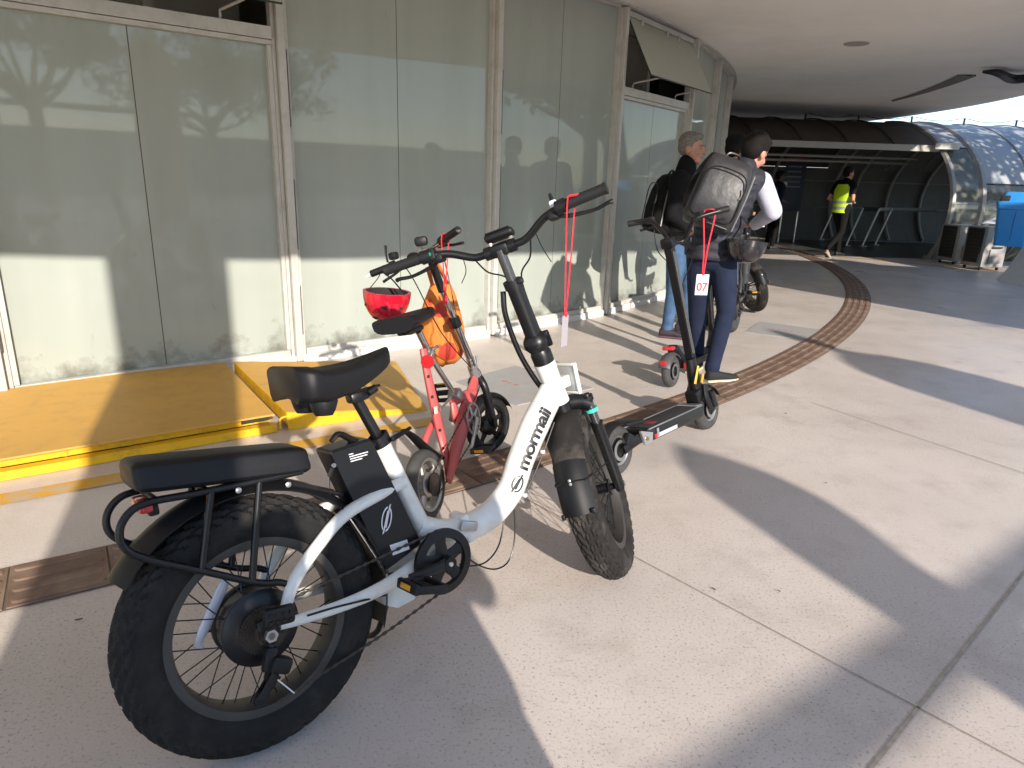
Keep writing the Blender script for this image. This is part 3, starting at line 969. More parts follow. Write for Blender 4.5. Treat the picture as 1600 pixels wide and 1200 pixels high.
# ------------------------------------------------------------------ trees across the forecourt (seen mirrored in the panes, and as dapple on the tube)
M_bark = mat('bark', (0.10, 0.075, 0.055), 0.9, var=0.25, vscale=8, bump=0.4, bscale=25)
def leaf_mat(name, c):
    m = mat(name, c, 0.55, var=0.45, vscale=1.3)
    return m
M_leafA = leaf_mat('leaf_dark', (0.045, 0.075, 0.025))
M_leafB = leaf_mat('leaf_mid', (0.07, 0.10, 0.035))
def tree(x, y, h, r, label, seed, m, nleaf=2600, ls=0.22, flat=0.55, trunk=0.18, group='trees across the forecourt', zc=0.68):
    rn = random.Random(seed)
    t = thing('tree', label, 'tree', Matrix.Translation((x, y, 0)), group)
    b = B()
    th = h*0.42
    b.tube([(0, 0, -0.05), (rn.uniform(-.1, .1), rn.uniform(-.1, .1), th*0.5), (rn.uniform(-.2, .2), rn.uniform(-.2, .2), th)], [trunk*1.25, trunk, trunk*0.8], 9, sm=4)
    tips = []
    for k in range(11):
        a = 2*PI*k/11+rn.uniform(-.3, .3)
        rr_ = r*rn.uniform(0.45, 0.95)
        z1 = h*zc+rn.uniform(-0.12, 0.25)*h
        p0, p2 = V((0, 0, th*rn.uniform(0.75, 1.0))), V((math.cos(a)*rr_, math.sin(a)*rr_, z1))
        p1 = p0.lerp(p2, 0.5)+V((0, 0, -0.04*h))
        b.tube([p0, p1, p2], [trunk*0.5, trunk*0.3, trunk*0.08], 6, sm=4)
        tips += [p1.lerp(p2, f) for f in (0.35, 0.7, 1.0)]
        for j in range(3):
            q0 = p1.lerp(p2, rn.uniform(0.1, 0.8))
            q1 = q0+V((rn.uniform(-1, 1), rn.uniform(-1, 1), rn.uniform(0, 0.8)))*r*0.28
            b.tube([q0, q1], [trunk*0.18, trunk*0.04], 5)
            tips.append(q1)
    b.obj('trunk', M_bark, t)
    cl = [(p+V((rn.uniform(-1, 1), rn.uniform(-1, 1), rn.uniform(-.4, .6)))*r*0.12, r*rn.uniform(0.16, 0.30)) for p in tips]
    vs, fs = [], []
    for k in range(nleaf):
        c, cr = cl[rn.randrange(len(cl))]
        d = V((rn.gauss(0, 1), rn.gauss(0, 1), rn.gauss(0, flat)))
        d = d.normalized()*cr*rn.random()**0.5
        p = c+V((d.x, d.y, d.z*flat))
        a = V((rn.gauss(0, 1), rn.gauss(0, 1), rn.gauss(0, 1))).normalized()
        bb = a.cross(V((rn.gauss(0, 1), rn.gauss(0, 1), rn.gauss(0, 1)))).normalized()
        s_ = ls*rn.uniform(0.6, 1.3)
        o = len(vs)
        vs += [p-a*s_*0.5, p+bb*s_*0.28, p+a*s_*0.5, p-bb*s_*0.28]
        fs.append((o, o+1, o+2, o+3))
    me = bpy.data.meshes.new('crown')
    me.from_pydata([tuple(v_) for v_ in vs], [], fs)
    me.materials.append(m)
    o = bpy.data.objects.new('crown', me)
    C.objects.link(o)
    o.parent = t
    return t
tree(15.0, -13.5, 9.2, 4.6, 'wide flat-crowned tree mirrored in the leftmost pane', 3, M_leafA, 4200, 0.30, 0.5, 0.24)
tree(23.0, -12.5, 8.0, 4.4, 'dark bushy tree mirrored at the left edge of the leftmost pane', 5, M_leafA, 4200, 0.30, 0.7, 0.22)
tree(11.5, -22.5, 9.0, 4.6, 'tall tree mirrored low behind the wide crown in the leftmost pane', 8, M_leafB, 3600, 0.30, 0.6, 0.22)
tree(22.0, 3.5, 7.2, 3.0, 'leafy tree mirrored in the third pane from the left', 14, M_leafB, 3600, 0.26, 0.6, 0.18)
tree(12.5, 8.5, 7.2, 2.9, 'broad tree whose shade dapples the tube roof', 21, M_leafB, 2900, 0.26, 0.7, 0.2)
tree(16.0, 9.6, 7.0, 2.9, 'tree right of the litter bin shading the far end of the tube', 23, M_leafB, 3200, 0.26, 0.7, 0.2)
b = B()
rings = []
for k in range(2):
    pass
b.box((0, 0, 1.6), (90, 0.4, 3.2))
o = tag(b.obj('boundary_wall', mat('far_wall', (0.36, 0.35, 0.33), 0.8, var=0.1, vscale=0.5), smooth=0), 'long grey boundary wall far behind the forecourt trees', 'wall')
o.matrix_world = Matrix.Translation((27, -24, 0)) @ Matrix.Rotation(rad(38), 4, 'Z')
b = B()
b.box((0, 0, 2.0), (60, 0.4, 4.0))
o = tag(b.obj('boundary_wall', mat('far_wall2', (0.33, 0.34, 0.33), 0.8, var=0.1, vscale=0.5), smooth=0), 'long pale wall far beyond the tube passage', 'wall')
o.matrix_world = Matrix.Translation((20, 42, 0)) @ Matrix.Rotation(rad(-8), 4, 'Z')

# ------------------------------------------------------------------ behind and beside the photographer: a pillar, and unseen things added to throw shade
sd = V((TS.x, TS.y, 0)).normalized()                            # over the ground, towards the sun
ct = 1/math.tan(SUN_EL)
pc = (gnd(205, 582)+gnd(366, 568))/2+sd*7.4
sdp = V((-sd.y, sd.x, 0))
b = B()
b.box((-0.0, 0, 2.2), (0.70, 0.5, 4.4), bev=0.03)
o = tag(b.obj('concrete_pillar', M_white, smooth=0), 'square white pillar just outside the canopy that shades the left panes', 'pillar')
o.matrix_world = Matrix.Translation(pc) @ Matrix.Rotation(math.atan2(sdp.y, sdp.x), 4, 'Z')
# unseen post and beam added behind on the right, outlined to cast their shadow
tip = gnd(1070, 712)
hp_ = 3.0
base = tip+sd*hp_*ct
pf = thing('shadow_frame', 'post with a cross beam added out of view to shade the concrete at the lower right', 'frame', Matrix.Translation(base))
b = B()
b.loft([[V((0, 0, z))+sdp*(o_+w_*math.cos(t))+sd*(0.15*math.sin(t)) for t in [2*PI*j/20 for j in range(20)]] for z, w_, o_ in ((0, 0.19, 0), (2.35, 0.19, 0), (2.5, 0.20, 0.01), (2.62, 0.235, 0.05), (2.74, 0.245, 0.07), (2.86, 0.22, 0.06), (2.95, 0.15, 0.05), (3.0, 0.05, 0.05))])
b.obj('post', M_rib, pf)
bm0 = (gnd(1390, 1000)+gnd(1476, 1069))/2
zb_ = (bm0-base).length/ct
dirb = V((0.812, 0.583, 0))
hb = 0.25/ct
q = bm0+sd*zb_*ct-base
b = B()
zb_ = min(zb_, hp_-0.2)
b.box((q.x, q.y, zb_), (7.0, 0.05, hb), Matrix.Rotation(math.atan2(dirb.y, dirb.x), 3, 'Z'))
b.obj('beam', M_rib, pf)
# unseen banner shape added on the right, its outline cut for the pointed shadow
fb0, fb1, fb2, fb3 = gnd(1200, 515), gnd(1295, 547), gnd(1450, 590), gnd(1640, 640)
hz = 4.0
fbase = fb0+sd*hz*ct
fbn = thing('shadow_banner', 'tall banner shape added out of view to cast a pointed shadow across the brown path', 'banner', Matrix.Translation(fbase))
rings = []
for z, w_ in ((0.30, 0.45), (1.0, 0.46), (2.9, 0.46), (3.2, 0.46), (3.38, 0.40), (3.50, 0.28), (3.60, 0.07), (3.70, 0.05), (3.82, 0.09), (3.90, 0.085), (3.96, 0.05), (4.0, 0.01)):
    rings.append([V((0, 0, z))+sdp*s1*w_+sd*s2*0.006 for s1, s2 in ((1, 1), (1, -1), (-1, -1), (-1, 1))])
b = B(); b.loft(rings); b.obj('sail', mat('shadow_cloth', (0.5, 0.1, 0.08), 0.8), fbn)
b = B(); b.cyl((0, 0, 0), (0, 0, 3.9), 0.014, 8); b.obj('pole', M_steel, fbn)
b = B(); b.box((0, 0, 0.02), (0.4, 0.4, 0.04)); b.obj('base', M_black, fbn)
# unseen leaning wall added on the right, shaped to shade the far walkway
P0, lead = V((6.95, 4.70, 0)), V((-0.53, 0.848, 0))
hw = 4.6
Tsh = P0+lead*11.6
Tt = Tsh+sd*hw*ct
wv_ = V((0.93, -0.36, 0))
b = B()
th_ = V((0.1, 0.3, 0))
poly = [P0, P0+wv_*7, P0+wv_*7+V((0, 0, hw)), V((Tt.x, Tt.y, hw))]
b.loft([poly, [p+th_ for p in poly]])
tag(b.obj('shade_wall', M_white, smooth=0), 'leaning white wall added out of frame to shade the far walkway', 'wall')
# ------------------------------------------------------------------ shared vehicle materials and wheel builder
M_rubber = mat('tyre_rubber', (0.010, 0.0095, 0.0095), 0.72, spec=0.3, var=0.2, vscale=14, dirt=(0.05, 0.044, 0.038), dscale=9, damount=0.5, bump=0.08, bscale=200)
M_rubberg = mat('dusty_grey_rubber', (0.045, 0.044, 0.043), 0.75, var=0.2, vscale=14, dirt=(0.10, 0.095, 0.09), dscale=8, damount=0.5)
M_dusty = mat('dusty_tyre', (0.020, 0.018, 0.0165), 0.8, spec=0.25, var=0.25, vscale=14, dirt=(0.105, 0.088, 0.074), dscale=7, damount=0.8, bump=0.1, bscale=200)
M_satin = mat('satin_black', (0.006, 0.006, 0.007), 0.36, spec=0.4, var=0.1, vscale=9)
M_plas = mat('black_plastic', (0.008, 0.008, 0.009), 0.5, spec=0.35, bump=0.06, bscale=300)
M_vinyl = mat('black_vinyl', (0.006, 0.006, 0.007), 0.5, bump=0.10, bscale=350, spec=0.32)
M_bikew = mat('white_bike_paint', (0.76, 0.765, 0.73), 0.32, coat=0.35, dirt=(0.40, 0.36, 0.29), dscale=11, damount=0.35)
M_chrome = mat('chrome', (0.62, 0.61, 0.59), 0.2, metal=1.0, var=0.1, vscale=20)
M_alloy = mat('grey_alloy', (0.42, 0.41, 0.40), 0.38, metal=0.85, var=0.1, vscale=15)
M_rimin = mat('rim_bed', (0.055, 0.052, 0.048), 0.5, metal=0.3, var=0.2, vscale=10)
M_chain = mat('oily_chain', (0.055, 0.045, 0.035), 0.5, metal=0.6, var=0.3, vscale=80)
M_red = mat('red_lens', (0.55, 0.015, 0.02), 0.2, coat=0.5)
M_amber = mat('amber_lens', (0.75, 0.33, 0.02), 0.3, coat=0.3)
M_ribbon = mat('red_ribbon', (0.62, 0.015, 0.03), 0.55)
M_card = mat('white_card', (0.78, 0.77, 0.76), 0.5)
M_label = mat('white_label', (0.70, 0.70, 0.72), 0.6)
M_silverf = mat('silver_reflector', (0.62, 0.62, 0.68), 0.3, metal=0.2)

def tyre(c, R, a, bw, tread=0.0, nT=240, nU=36, Y=(0, 1, 0), chev=True, cut=0.62):
    """continuous tyre with raised tread blocks; axle along Y"""
    b = B()
    vs, fs = [], []
    lo, hi = -PI*cut*1.0-0.35, PI*cut+0.35
    for i in range(nT):
        t = 2*PI*i/nT
        for j in range(nU+1):
            u = lo+(hi-lo)*j/nU
            h = 0.0
            if tread and abs(u) < 1.25:
                row = int((u+1.25)/0.5)
                ph = (i+(abs(u)*14 if chev else (row % 2)*3))/6.0
                if (ph % 1.0) < 0.62 and abs(((u+1.25) % 0.5)-0.25) < 0.20:
                    h = tread
            rr_ = (R-a)+(a+h-tread)*math.cos(u)
            y = (bw+h*0.6)*math.sin(u)
            vs.append((c[0]+rr_*math.cos(t), c[1]+y, c[2]+rr_*math.sin(t)))
    n = nU+1
    for i in range(nT):
        k = (i+1) % nT
        for j in range(nU):
            fs.append((i*n+j, k*n+j, k*n+j+1, i*n+j+1))
    b.add(vs, fs)
    return b
def spokes(parent, c, rh, rr_, wy, n, r, m, X=None):
    """each spoke an object sharing one of two meshes"""
    mesh2 = []
    for s_ in (-1, 1):
        b = B()
        off = rad(14)
        b.tube([(rh*math.cos(-off), s_*wy, rh*math.sin(-off)), (rr_, s_*0.006, 0)], r, 5)
        me = b.mesh('spoke', 60)
        me.materials.append(m)
        b = B()
        b.tube([(rh*math.cos(off), s_*wy*0.96, rh*math.sin(off)), (rr_, s_*0.006, 0)], r, 5)
        me2 = b.mesh('spoke', 60)
        me2.materials.append(m)
        mesh2.append((me, me2))
    for k in range(n):
        o = bpy.data.objects.new('spoke', mesh2[k % 2][(k//2) % 2])
        C.objects.link(o)
        o.parent = parent
        Mx = Matrix.Translation(V(c)) @ Matrix.Rotation(2*PI*k/n+0.06, 4, 'Y')
        o.matrix_local = (X @ Mx) if X else Mx
def arc_strip(c, R, t0, t1, w_, th, n=40, crown=0.25, tail=None, y0=0.0):
    """mudguard: curved strip with a rounded section, angles in degrees (0 forward, 90 up)"""
    b = B()
    rings = []
    for k in range(n+1):
        t = rad(t0+(t1-t0)*k/n)
        ww = w_ if tail is None else w_*(1+tail*max(0, 1-k/(n*0.12)))
        ring = []
        m = 8
        for j in range(m+1):
            f = -1+2*j/m
            rr_ = R-crown*w_*f*f*0.55
            ring.append(V((c[0]+rr_*math.cos(t), c[1]+y0+f*ww/2, c[2]+rr_*math.sin(t))))
        for j in range(m, -1, -1):
            f = -1+2*j/m
            rr_ = R-crown*w_*f*f*0.55-th
            ring.append(V((c[0]+rr_*math.cos(t), c[1]+y0+f*ww/2*0.98, c[2]+rr_*math.sin(t))))
        rings.append(ring)
    b.loft(rings)
    return b
def chain_run(pts, r=0.0046, pitch=0.0127):
    P_ = crv(pts, 12) if len(pts) > 2 else [V(p) for p in pts]
    # resample
    out = [P_[0]]
    acc = 0
    for i in range(1, len(P_)):
        seg = P_[i]-P_[i-1]
        L_ = seg.length
        d = 0
        while acc+(L_-d) >= pitch/2:
            d += pitch/2-acc
            out.append(P_[i-1]+seg*(d/L_))
            acc = 0
        acc += L_-d
    rs = [r if (k//2) % 2 == 0 else r*0.55 for k in range(len(out))]
    b = B()
    b.tube(out, rs, 6, flat=(0.7, 1.1), up=(0, 1, 0))
    return b
def strap_tag(anchor, drop, label, wd=0.05, ht=0.085, face=None, number=None, spread=0.02, card=M_card, swing=V((0, 0, 0)), r=0.0035, group='numbered tags on red ribbons'):
    """red ribbon looped over a grip with a card hanging from it"""
    t = thing('number_tag', label, 'tag', Matrix.Translation(anchor), group)
    f = (face or V((0, -1, 0))).normalized()
    sd_ = V((-f.y, f.x, 0)).normalized()
    e = V((0, 0, -drop))+swing
    b = B()
    for s_ in (-1, 1):
        b2 = B()
        b2.tube([sd_*s_*spread*0.9+V((0, 0, 0.018)), sd_*s_*spread+V((0, 0, -0.02)), (sd_*s_*spread*0.7).lerp(e, 0.55)+f*0.004*s_, e+sd_*s_*0.003], r, 6, sm=6, flat=(1.0, 0.45), up=tuple(sd_))
        b2.obj('ribbon', M_ribbon, t)
    b2 = B()
    b2.tube([sd_*-spread*0.9+V((0, 0, 0.018)), f*0.022+V((0, 0, 0.024)), sd_*spread*0.9+V((0, 0, 0.018))], r, 6, sm=5)
    b2.obj('ribbon', M_ribbon, t)
    R = Matrix((sd_, -f, V((0, 0, 1)))).transposed()
    b2 = B()
    b2.box(e+V((0, 0, -ht/2-0.004)), (wd, 0.0025, ht), R, 0.001, 1)
    cd = b2.obj('card', card, t, smooth=0)
    b2 = B()
    b2.ell(e, (0.007, 0.006, 0.010))
    b2.obj('knot', M_ribbon, t)
    if number:
        me = text_mesh(number, ht*0.56, 0.95, bold=0.0014)
        me.materials.append(mat('red_print', (0.60, 0.06, 0.08), 0.5))
        o = bpy.data.objects.new('number', me)
        C.objects.link(o)
        o.parent = cd
        o.matrix_local = Matrix.Translation(e+V((0, 0, -ht*0.62-0.004))+f*0.0035) @ (R @ rotm((1, 0, 0), PI/2)).to_4x4()
        b2 = B()
        b2.box(e+V((0, 0, -ht*0.17-0.004))+f*0.0022, (wd*0.7, 0.001, ht*0.14), R)
        b2.obj('header', mat('pale_blue_print', (0.5, 0.6, 0.7), 0.5), cd, smooth=0)
    return t

# ------------------------------------------------------------------ the white fat-tyred electric bike in front
M1 = wheel_frame((-0.570, 1.391, 0), rad(49), rad(12.5))
P = picker(M1)
wb = thing('electric_bike', 'white step-through electric bike with fat black tyres and long rear pad in the foreground', 'bicycle', M1)
RW, ra, rb = 0.318, 0.063, 0.056
hub = V((0, 0, RW))
def fat_wheel(c, X, lab, motor):
    # rim is the part, everything on it a sub-part
    b = B()
    rr_ = 0.203
    b.lathe([(rr_+0.030, -0.040), (rr_+0.012, -0.043), (rr_-0.004, -0.040), (rr_-0.010, -0.02), (rr_-0.010, 0.02), (rr_-0.004, 0.040), (rr_+0.012, 0.043), (rr_+0.030, 0.040), (rr_+0.012, 0.0), (rr_+0.030, -0.040)], c, (0, 1, 0), 96)
    if X: b.xf(X)
    rim = b.obj('wheel', M_rimin, wb, label=lab)
    b = tyre(c, RW, ra, rb, 0.0065, 264, 44)
    if X: b.xf(X)
    b.obj('tyre', M_rubber if motor else M_dusty, rim, smooth=28)
    hr, hw_ = (0.088, 0.052) if motor else (0.028, 0.055)
    spokes(rim, c, hr*0.95, rr_-0.004, hw_*0.8, 36, 0.0016, M_satin, X)
    b = B()
    if motor:
        b.lathe([(0, -0.058), (0.03, -0.058), (0.045, -0.054), (0.078, -0.050), (0.088, -0.042), (0.094, -0.040), (0.094, -0.032), (0.088, -0.030), (0.088, 0.030), (0.094, 0.032), (0.094, 0.040), (0.080, 0.048), (0.03, 0.056), (0, 0.056)], c, (0, 1, 0), 48)
    else:
        b.lathe([(0, -0.075), (0.012, -0.075), (0.012, -0.058), (0.030, -0.056), (0.030, -0.050), (0.018, -0.045), (0.018, 0.045), (0.030, 0.050), (0.030, 0.056), (0.012, 0.058), (0.012, 0.075), (0, 0.075)], c, (0, 1, 0), 28)
    if X: b.xf(X)
    b.obj('hub', M_satin, rim)
    b = B()
    b.lathe([(0.082, 0.0), (0.082, 0.002), (0.060, 0.002), (0.060, 0.0), (0.082, 0.0)], V(c)+V((0, 0.066, 0)), (0, 1, 0), 48)
    for k in range(6):
        t = 2*PI*k/6
        b.tube([V(c)+V((0.02*math.cos(t), 0.067, 0.02*math.sin(t))), V(c)+V((0.064*math.cos(t+.4), 0.067, 0.064*math.sin(t+.4)))], 0.004, 6)
    if X: b.xf(X)
    b.obj('brake_disc', M_alloy, rim)
    return rim
rw = fat_wheel(hub, None, 'fat rear wheel with black motor hub', True)
# cassette, derailleur, guard on the right of the rear wheel
b = B()
for k, r_ in enumerate((0.060, 0.054, 0.048, 0.042, 0.037, 0.033)):
    y = -0.062-0.004*k
    n = 40
    prof = []
    for j in range(n*2):
        t = 2*PI*j/(n*2)
        rr_ = r_ if j % 2 else r_-0.004
        prof.append((rr_*math.cos(t), rr_*math.sin(t)))
    b.prism(prof, 0, 0.0018, Matrix.Translation(hub+V((0, y, 0))) @ Matrix.Rotation(PI/2, 4, 'X'))
b.cyl(hub+V((0, -0.06, 0)), hub+V((0, -0.09, 0)), 0.02, 14)
cs = b.obj('cassette', M_chain, rw)
b = B()
b.cyl(hub+V((0, -0.058, 0)), hub+V((0, -0.112, 0)), 0.009, 10)
b.lathe([(0, 0), (0.016, 0), (0.016, 0.012), (0, 0.012)], hub+V((0, -0.112, 0)), (0, 1, 0), 6)
b.obj('axle_nut', M_alloy, rw)
dq = P(430, 1040, -0.10)
dl = P(408, 1092, -0.085)
b = B()
b.box(P(438, 1038, -0.10), (0.052, 0.034, 0.040), rotm((0, 1, 0), rad(30)), 0.010)
b.box(P(421, 1030, -0.095), (0.030, 0.022, 0.060), rotm((0, 1, 0), rad(20)), 0.008)
b.tube([P(424, 1005, -0.09), P(420, 1030, -0.095)], 0.010, 8)
der = b.obj('derailleur', M_plas, wb)
b = B()
for dy in (-0.010, 0.010):
    b.tube([P(430, 1052, -0.085)+V((0, dy, 0)), P(414, 1078, -0.085)+V((0, dy, 0)), dl+V((0, dy, 0))], [0.014, 0.011, 0.017], 8, flat=(0.14, 1), up=(0, 1, 0))
b.obj('cage', M_satin, der)
for q in (P(424, 1056, -0.085), dl):
    b = B(); b.lathe([(0, -0.005), (0.017, -0.005), (0.019, 0), (0.017, 0.005), (0, 0.005)], q, (0, 1, 0), 18); b.obj('pulley', M_plas, der)
b = B(); b.tube([P(434, 1062, -0.10), P(460, 1083, -0.11)], 0.0018, 5); b.obj('cable_end', M_label, der)
b = B()
b.box(P(436, 962, -0.135), (0.075, 0.024, 0.046), rotm((0, 1, 0), rad(8)), 0.010)
fp = b.obj('foot_peg', M_plas, wb)
for i in range(4):
    for j in range(2):
        b = B()
        c_ = P(436, 962, -0.135)+rotm((0, 1, 0), rad(8)) @ V((-0.024+0.016*i, -0.0125, -0.010+0.018*j))
        b.box(c_, (0.008, 0.004, 0.007), rotm((0, 1, 0), rad(8)))
        b.obj('grip_stud', M_satin, fp)
b = B()
r0, r1 = P(354, 903, 0.02), P(308, 1008, 0.02)
d_ = (r1-r0)
b.tube([r0, r0+d_*0.12, r0+d_*0.8, r1, r1+V((0.012, 0, -0.018))], [0.007, 0.013, 0.013, 0.009, 0.006], 8, flat=(0.35, 1), up=(0, 1, 0))
b.obj('spoke_reflector', M_silverf, rw)

# frame
st_top, st_bot = P(593, 688), P(668, 845)
bbc = V((0.512, 0, 0.318))
fr = B()
fr.tube([st_top, st_top.lerp(st_bot, 0.5), st_bot, bbc+V((0.005, 0, 0.02))], [0.0255, 0.027, 0.031, 0.036], 18, sm=4)
mp = [P(650, 822), P(690, 832), P(725, 825), P(764, 806), P(797, 766), P(814, 718), P(836, 664), P(862, 612)]
mainc = crv(mp, 10)
mrad = [0.036, 0.040, 0.043, 0.044, 0.045, 0.046, 0.050, 0.046]
frame = fr.obj('frame', M_bikew, wb)
b = B(); b.tube(mainc, mrad, 22, flat=(0.9, 1.0), up=(0, 1, 0))
dt = b.obj('main_tube', M_bikew, wb)
A0 = V((1.067, 0, 0.76))
sa = V((-math.sin(rad(20)), 0, math.cos(rad(20))))
def ax(z, f=0.0, y=0.0):                                  # point on the steering axis at height z, f forward of it
    return A0+sa*((z-A0.z)/sa.z)+V((f, y, 0))
b = B(); b.tube([ax(0.668), ax(0.70), ax(0.78), ax(0.812)], [0.034, 0.033, 0.034, 0.037], 20)
b.obj('head_tube', M_bikew, dt)
b = B()
hq = mp[2]
b.box(P(722, 823), (0.030, 0.075, 0.092), rotm((0, 1, 0), rad(-12)), 0.008)
b.obj('hinge', M_bikew, dt)
b = B(); b.box(P(733, 822, -0.043), (0.062, 0.010, 0.030), rotm((0, 1, 0), rad(20)), 0.005); b.obj('hinge_lever', M_alloy, dt)
b = B(); b.lathe([(0, -0.045), (0.032, -0.045), (0.034, -0.04), (0.034, 0.04), (0.032, 0.045), (0, 0.045)], bbc, (0, 1, 0), 24); b.obj('bottom_bracket', M_bikew, frame)
b = B()
pa = [P(598, 922, -0.03), P(655, 905, -0.03), P(648, 936, -0.03), P(622, 950, -0.03), P(602, 946, -0.03)]
b.loft([pa, [p+V((0, 0.06, 0)) for p in pa]])
b.obj('controller_cover', M_bikew, frame)
for s_ in (-1, 1):
    yy = s_*0.085
    b = B()
    s0 = st_top.lerp(st_bot, 0.42)
    pts = [s0+V((0.0, s_*0.02, 0.01)), P(545, 800, -0.055), P(497, 852, -0.078), P(460, 908, -0.082), P(446, 950, -0.082)]
    if s_ > 0: pts = [V((p.x, abs(p.y), p.z)) for p in pts]
    b.tube(pts, [0.018, 0.017, 0.016, 0.016, 0.014], 14, sm=8)
    b.obj('seat_stay', M_bikew, frame)
    b = B()
    pts = [bbc+V((-0.035, s_*0.03, 0.0)), P(598, 918, -0.070), P(540, 944, -0.080), P(475, 966, -0.084), V((0.03, -0.086, RW+0.008))]
    if s_ > 0: pts = [V((p.x, abs(p.y), p.z)) for p in pts]
    b.tube(pts, [0.024, 0.018, 0.015, 0.013, 0.012], 12, sm=6, flat=(0.8, 1.1), up=(0, 1, 0))
    b.obj('chain_stay', M_bikew, frame)
    b = B(); b.box(V((0.018, s_*0.082, RW+0.012)), (0.075, 0.008, 0.055), rotm((0, 1, 0), rad(-10)), 0.006)
    b.obj('dropout', M_bikew if s_ > 0 else M_satin, frame)
# fender struts and clamp, chromed bar behind the battery
b = B(); b.tube([P(546, 808, -0.02), P(604, 895, -0.02)], 0.007, 10); b.obj('battery_rail', M_chrome, frame)
# seat post, clamp, saddle
sp_top = P(556, 622)
b = B(); b.tube([st_top, sp_top], 0.0155, 16)
spo = b.obj('seat_post', M_satin, wb)
b = B(); b.lathe([(0.026, -0.018), (0.031, -0.016), (0.031, 0.014), (0.026, 0.016)], st_top, (st_top-sp_top), 18)
b.tube([st_top+V((0.02, -0.03, 0)), st_top+V((0.055, -0.035, 0.012)), st_top+V((0.085, -0.03, 0.02))], [0.008, 0.007, 0.005], 8)
b.obj('quick_release', M_satin, spo)
b = B()
b.box(sp_top+V((0.005, 0, 0.005)), (0.055, 0.045, 0.03), rotm((0, 1, 0), rad(-10)), 0.008)
b.tube([sp_top+V((0.02, -0.035, 0.012)), sp_top+V((0.045, -0.035, 0.022))], 0.011, 10)
b.tube([sp_top+V((-0.03, -0.03, 0.02)), sp_top+V((0.06, -0.03, 0.026))], 0.004, 8)
b.obj('saddle_clamp', M_satin, spo)
sx0, sx1 = 0.160, 0.462
rings = []
for k in range(15):
    f = k/14
    x = sx0+(sx1-sx0)*f
    hw2 = 0.118*(1-f)**0.9+0.026 if f > 0.12 else 0.10+0.04*math.sqrt(f/0.12)
    if f > 0.95: hw2 *= 0.7
    zt = 0.918-0.022*math.sin(f*PI*0.95)+0.018*f+(0.006 if f < 0.15 else 0)
    dp = 0.070*(1-f)**0.8+0.030
    ring = []
    m = 20
    for j in range(m):
        t = 2*PI*j/m
        cx, cz = math.cos(t), math.sin(t)
        yy = hw2*abs(cx)**0.6*(1 if cx >= 0 else -1)
        if cz >= 0:
            zz = zt-0.012+0.022*abs(cz)**0.9-(0.006 if abs(cx) < 0.3 and f < 0.8 else 0)
        else:
            zz = zt-0.012-dp*abs(cz)**0.5*(0.55+0.45*abs(cx))
        ring.append(V((x, yy, zz)))
    rings.append(ring)
b = B(); b.loft(rings)
sd1 = b.obj('saddle', M_vinyl, wb, smooth=60)
for s_ in (-1, 1):
    b = B()
    c_ = V((sx0+0.075, s_*0.058, 0.842))
    b.lathe([(0, -0.045), (0.022, -0.045), (0.026, -0.038), (0.030, -0.030), (0.036, -0.010), (0.034, 0.012), (0.028, 0.03), (0, 0.03)], c_, (0.1, 0, 1), 18)
    b.obj('elastomer', M_plas, sd1)
# battery with its print
bp4 = [(514, 706), (580, 684), (661, 850), (604, 893)]
bl = [P(x, y, -0.046) for x, y in bp4]
def round_poly(pts, r, n=4):
    out = []
    m = len(pts)
    for i in range(m):
        a, c, d = pts[i-1], pts[i], pts[(i+1) % m]
        p0, p1 = c+(a-c).normalized()*r, c+(d-c).normalized()*r
        for k in range(n+1):
            t = k/n
            out.append(p0*(1-t)**2+c*2*t*(1-t)+p1*t*t)
    return out
bc_ = sum(bl, V())/4
bl = round_poly(bl, 0.012)
def inset(r, k): return [bc_+(p-bc_)*k for p in r]
b = B()
b.loft([inset(bl, 0.96), [p+V((0, 0.006, 0)) for p in bl], [p+V((0, 0.086, 0)) for p in bl], [p+V((0, 0.092, 0)) for p in inset(bl, 0.96)]])
bat = b.obj('battery', M_satin, wb, smooth=30)
b = B()
hb_ = P(560, 690, 0)
b.tube([P(517, 690, -0.01), P(530, 678, -0.01), P(556, 690, -0.01), P(584, 695, -0.01)], [0.007, 0.010, 0.012, 0.010], 10, sm=5, flat=(1.4, 0.8), up=(0, 1, 0))
b.obj('battery_handle', M_plas, bat)
b = B(); b.box(P(522, 712, 0.0), (0.045, 0.080, 0.035), rotm((0, 1, 0), rad(-22)), 0.012); b.obj('battery_cap', M_plas, bat)
b = B(); b.lathe([(0, 0), (0.006, 0), (0.006, 0.004), (0, 0.004)], P(521, 727, -0.050), (0, -1, 0), 12); b.obj('lock', M_chrome, bat)
b = B()
b.tube([P(519, 732, -0.056), P(514, 745, -0.056)], 0.006, 6, flat=(0.3, 1), up=(0, 1, 0))
b.tube([P(515, 746, -0.056), P(516, 775, -0.056)], 0.0012, 4)
b.obj('key', M_plas, bat)
for k, (x0, x1, y) in enumerate(((546, 575, 714), (547, 574, 717.6), (548, 566, 721.2), (545, 552, 710.5))):
    b = B()
    p0, p1 = P(x0, y, -0.0468), P(x1, y-8*(x1-x0)/29, -0.0468)
    b.tube([p0, p1], 0.0013, 4, flat=(0.2, 1), up=(0, 1, 0))
    b.obj('print', M_label, bat, smooth=0)
b = B()
lq = [P(609, 852, -0.0475), P(636, 843, -0.0475), P(640, 858, -0.0475), P(614, 868, -0.0475)]
b.loft([lq, [p+V((0, 0.001, 0)) for p in lq]]); b.obj('sticker', M_label, bat, smooth=0)
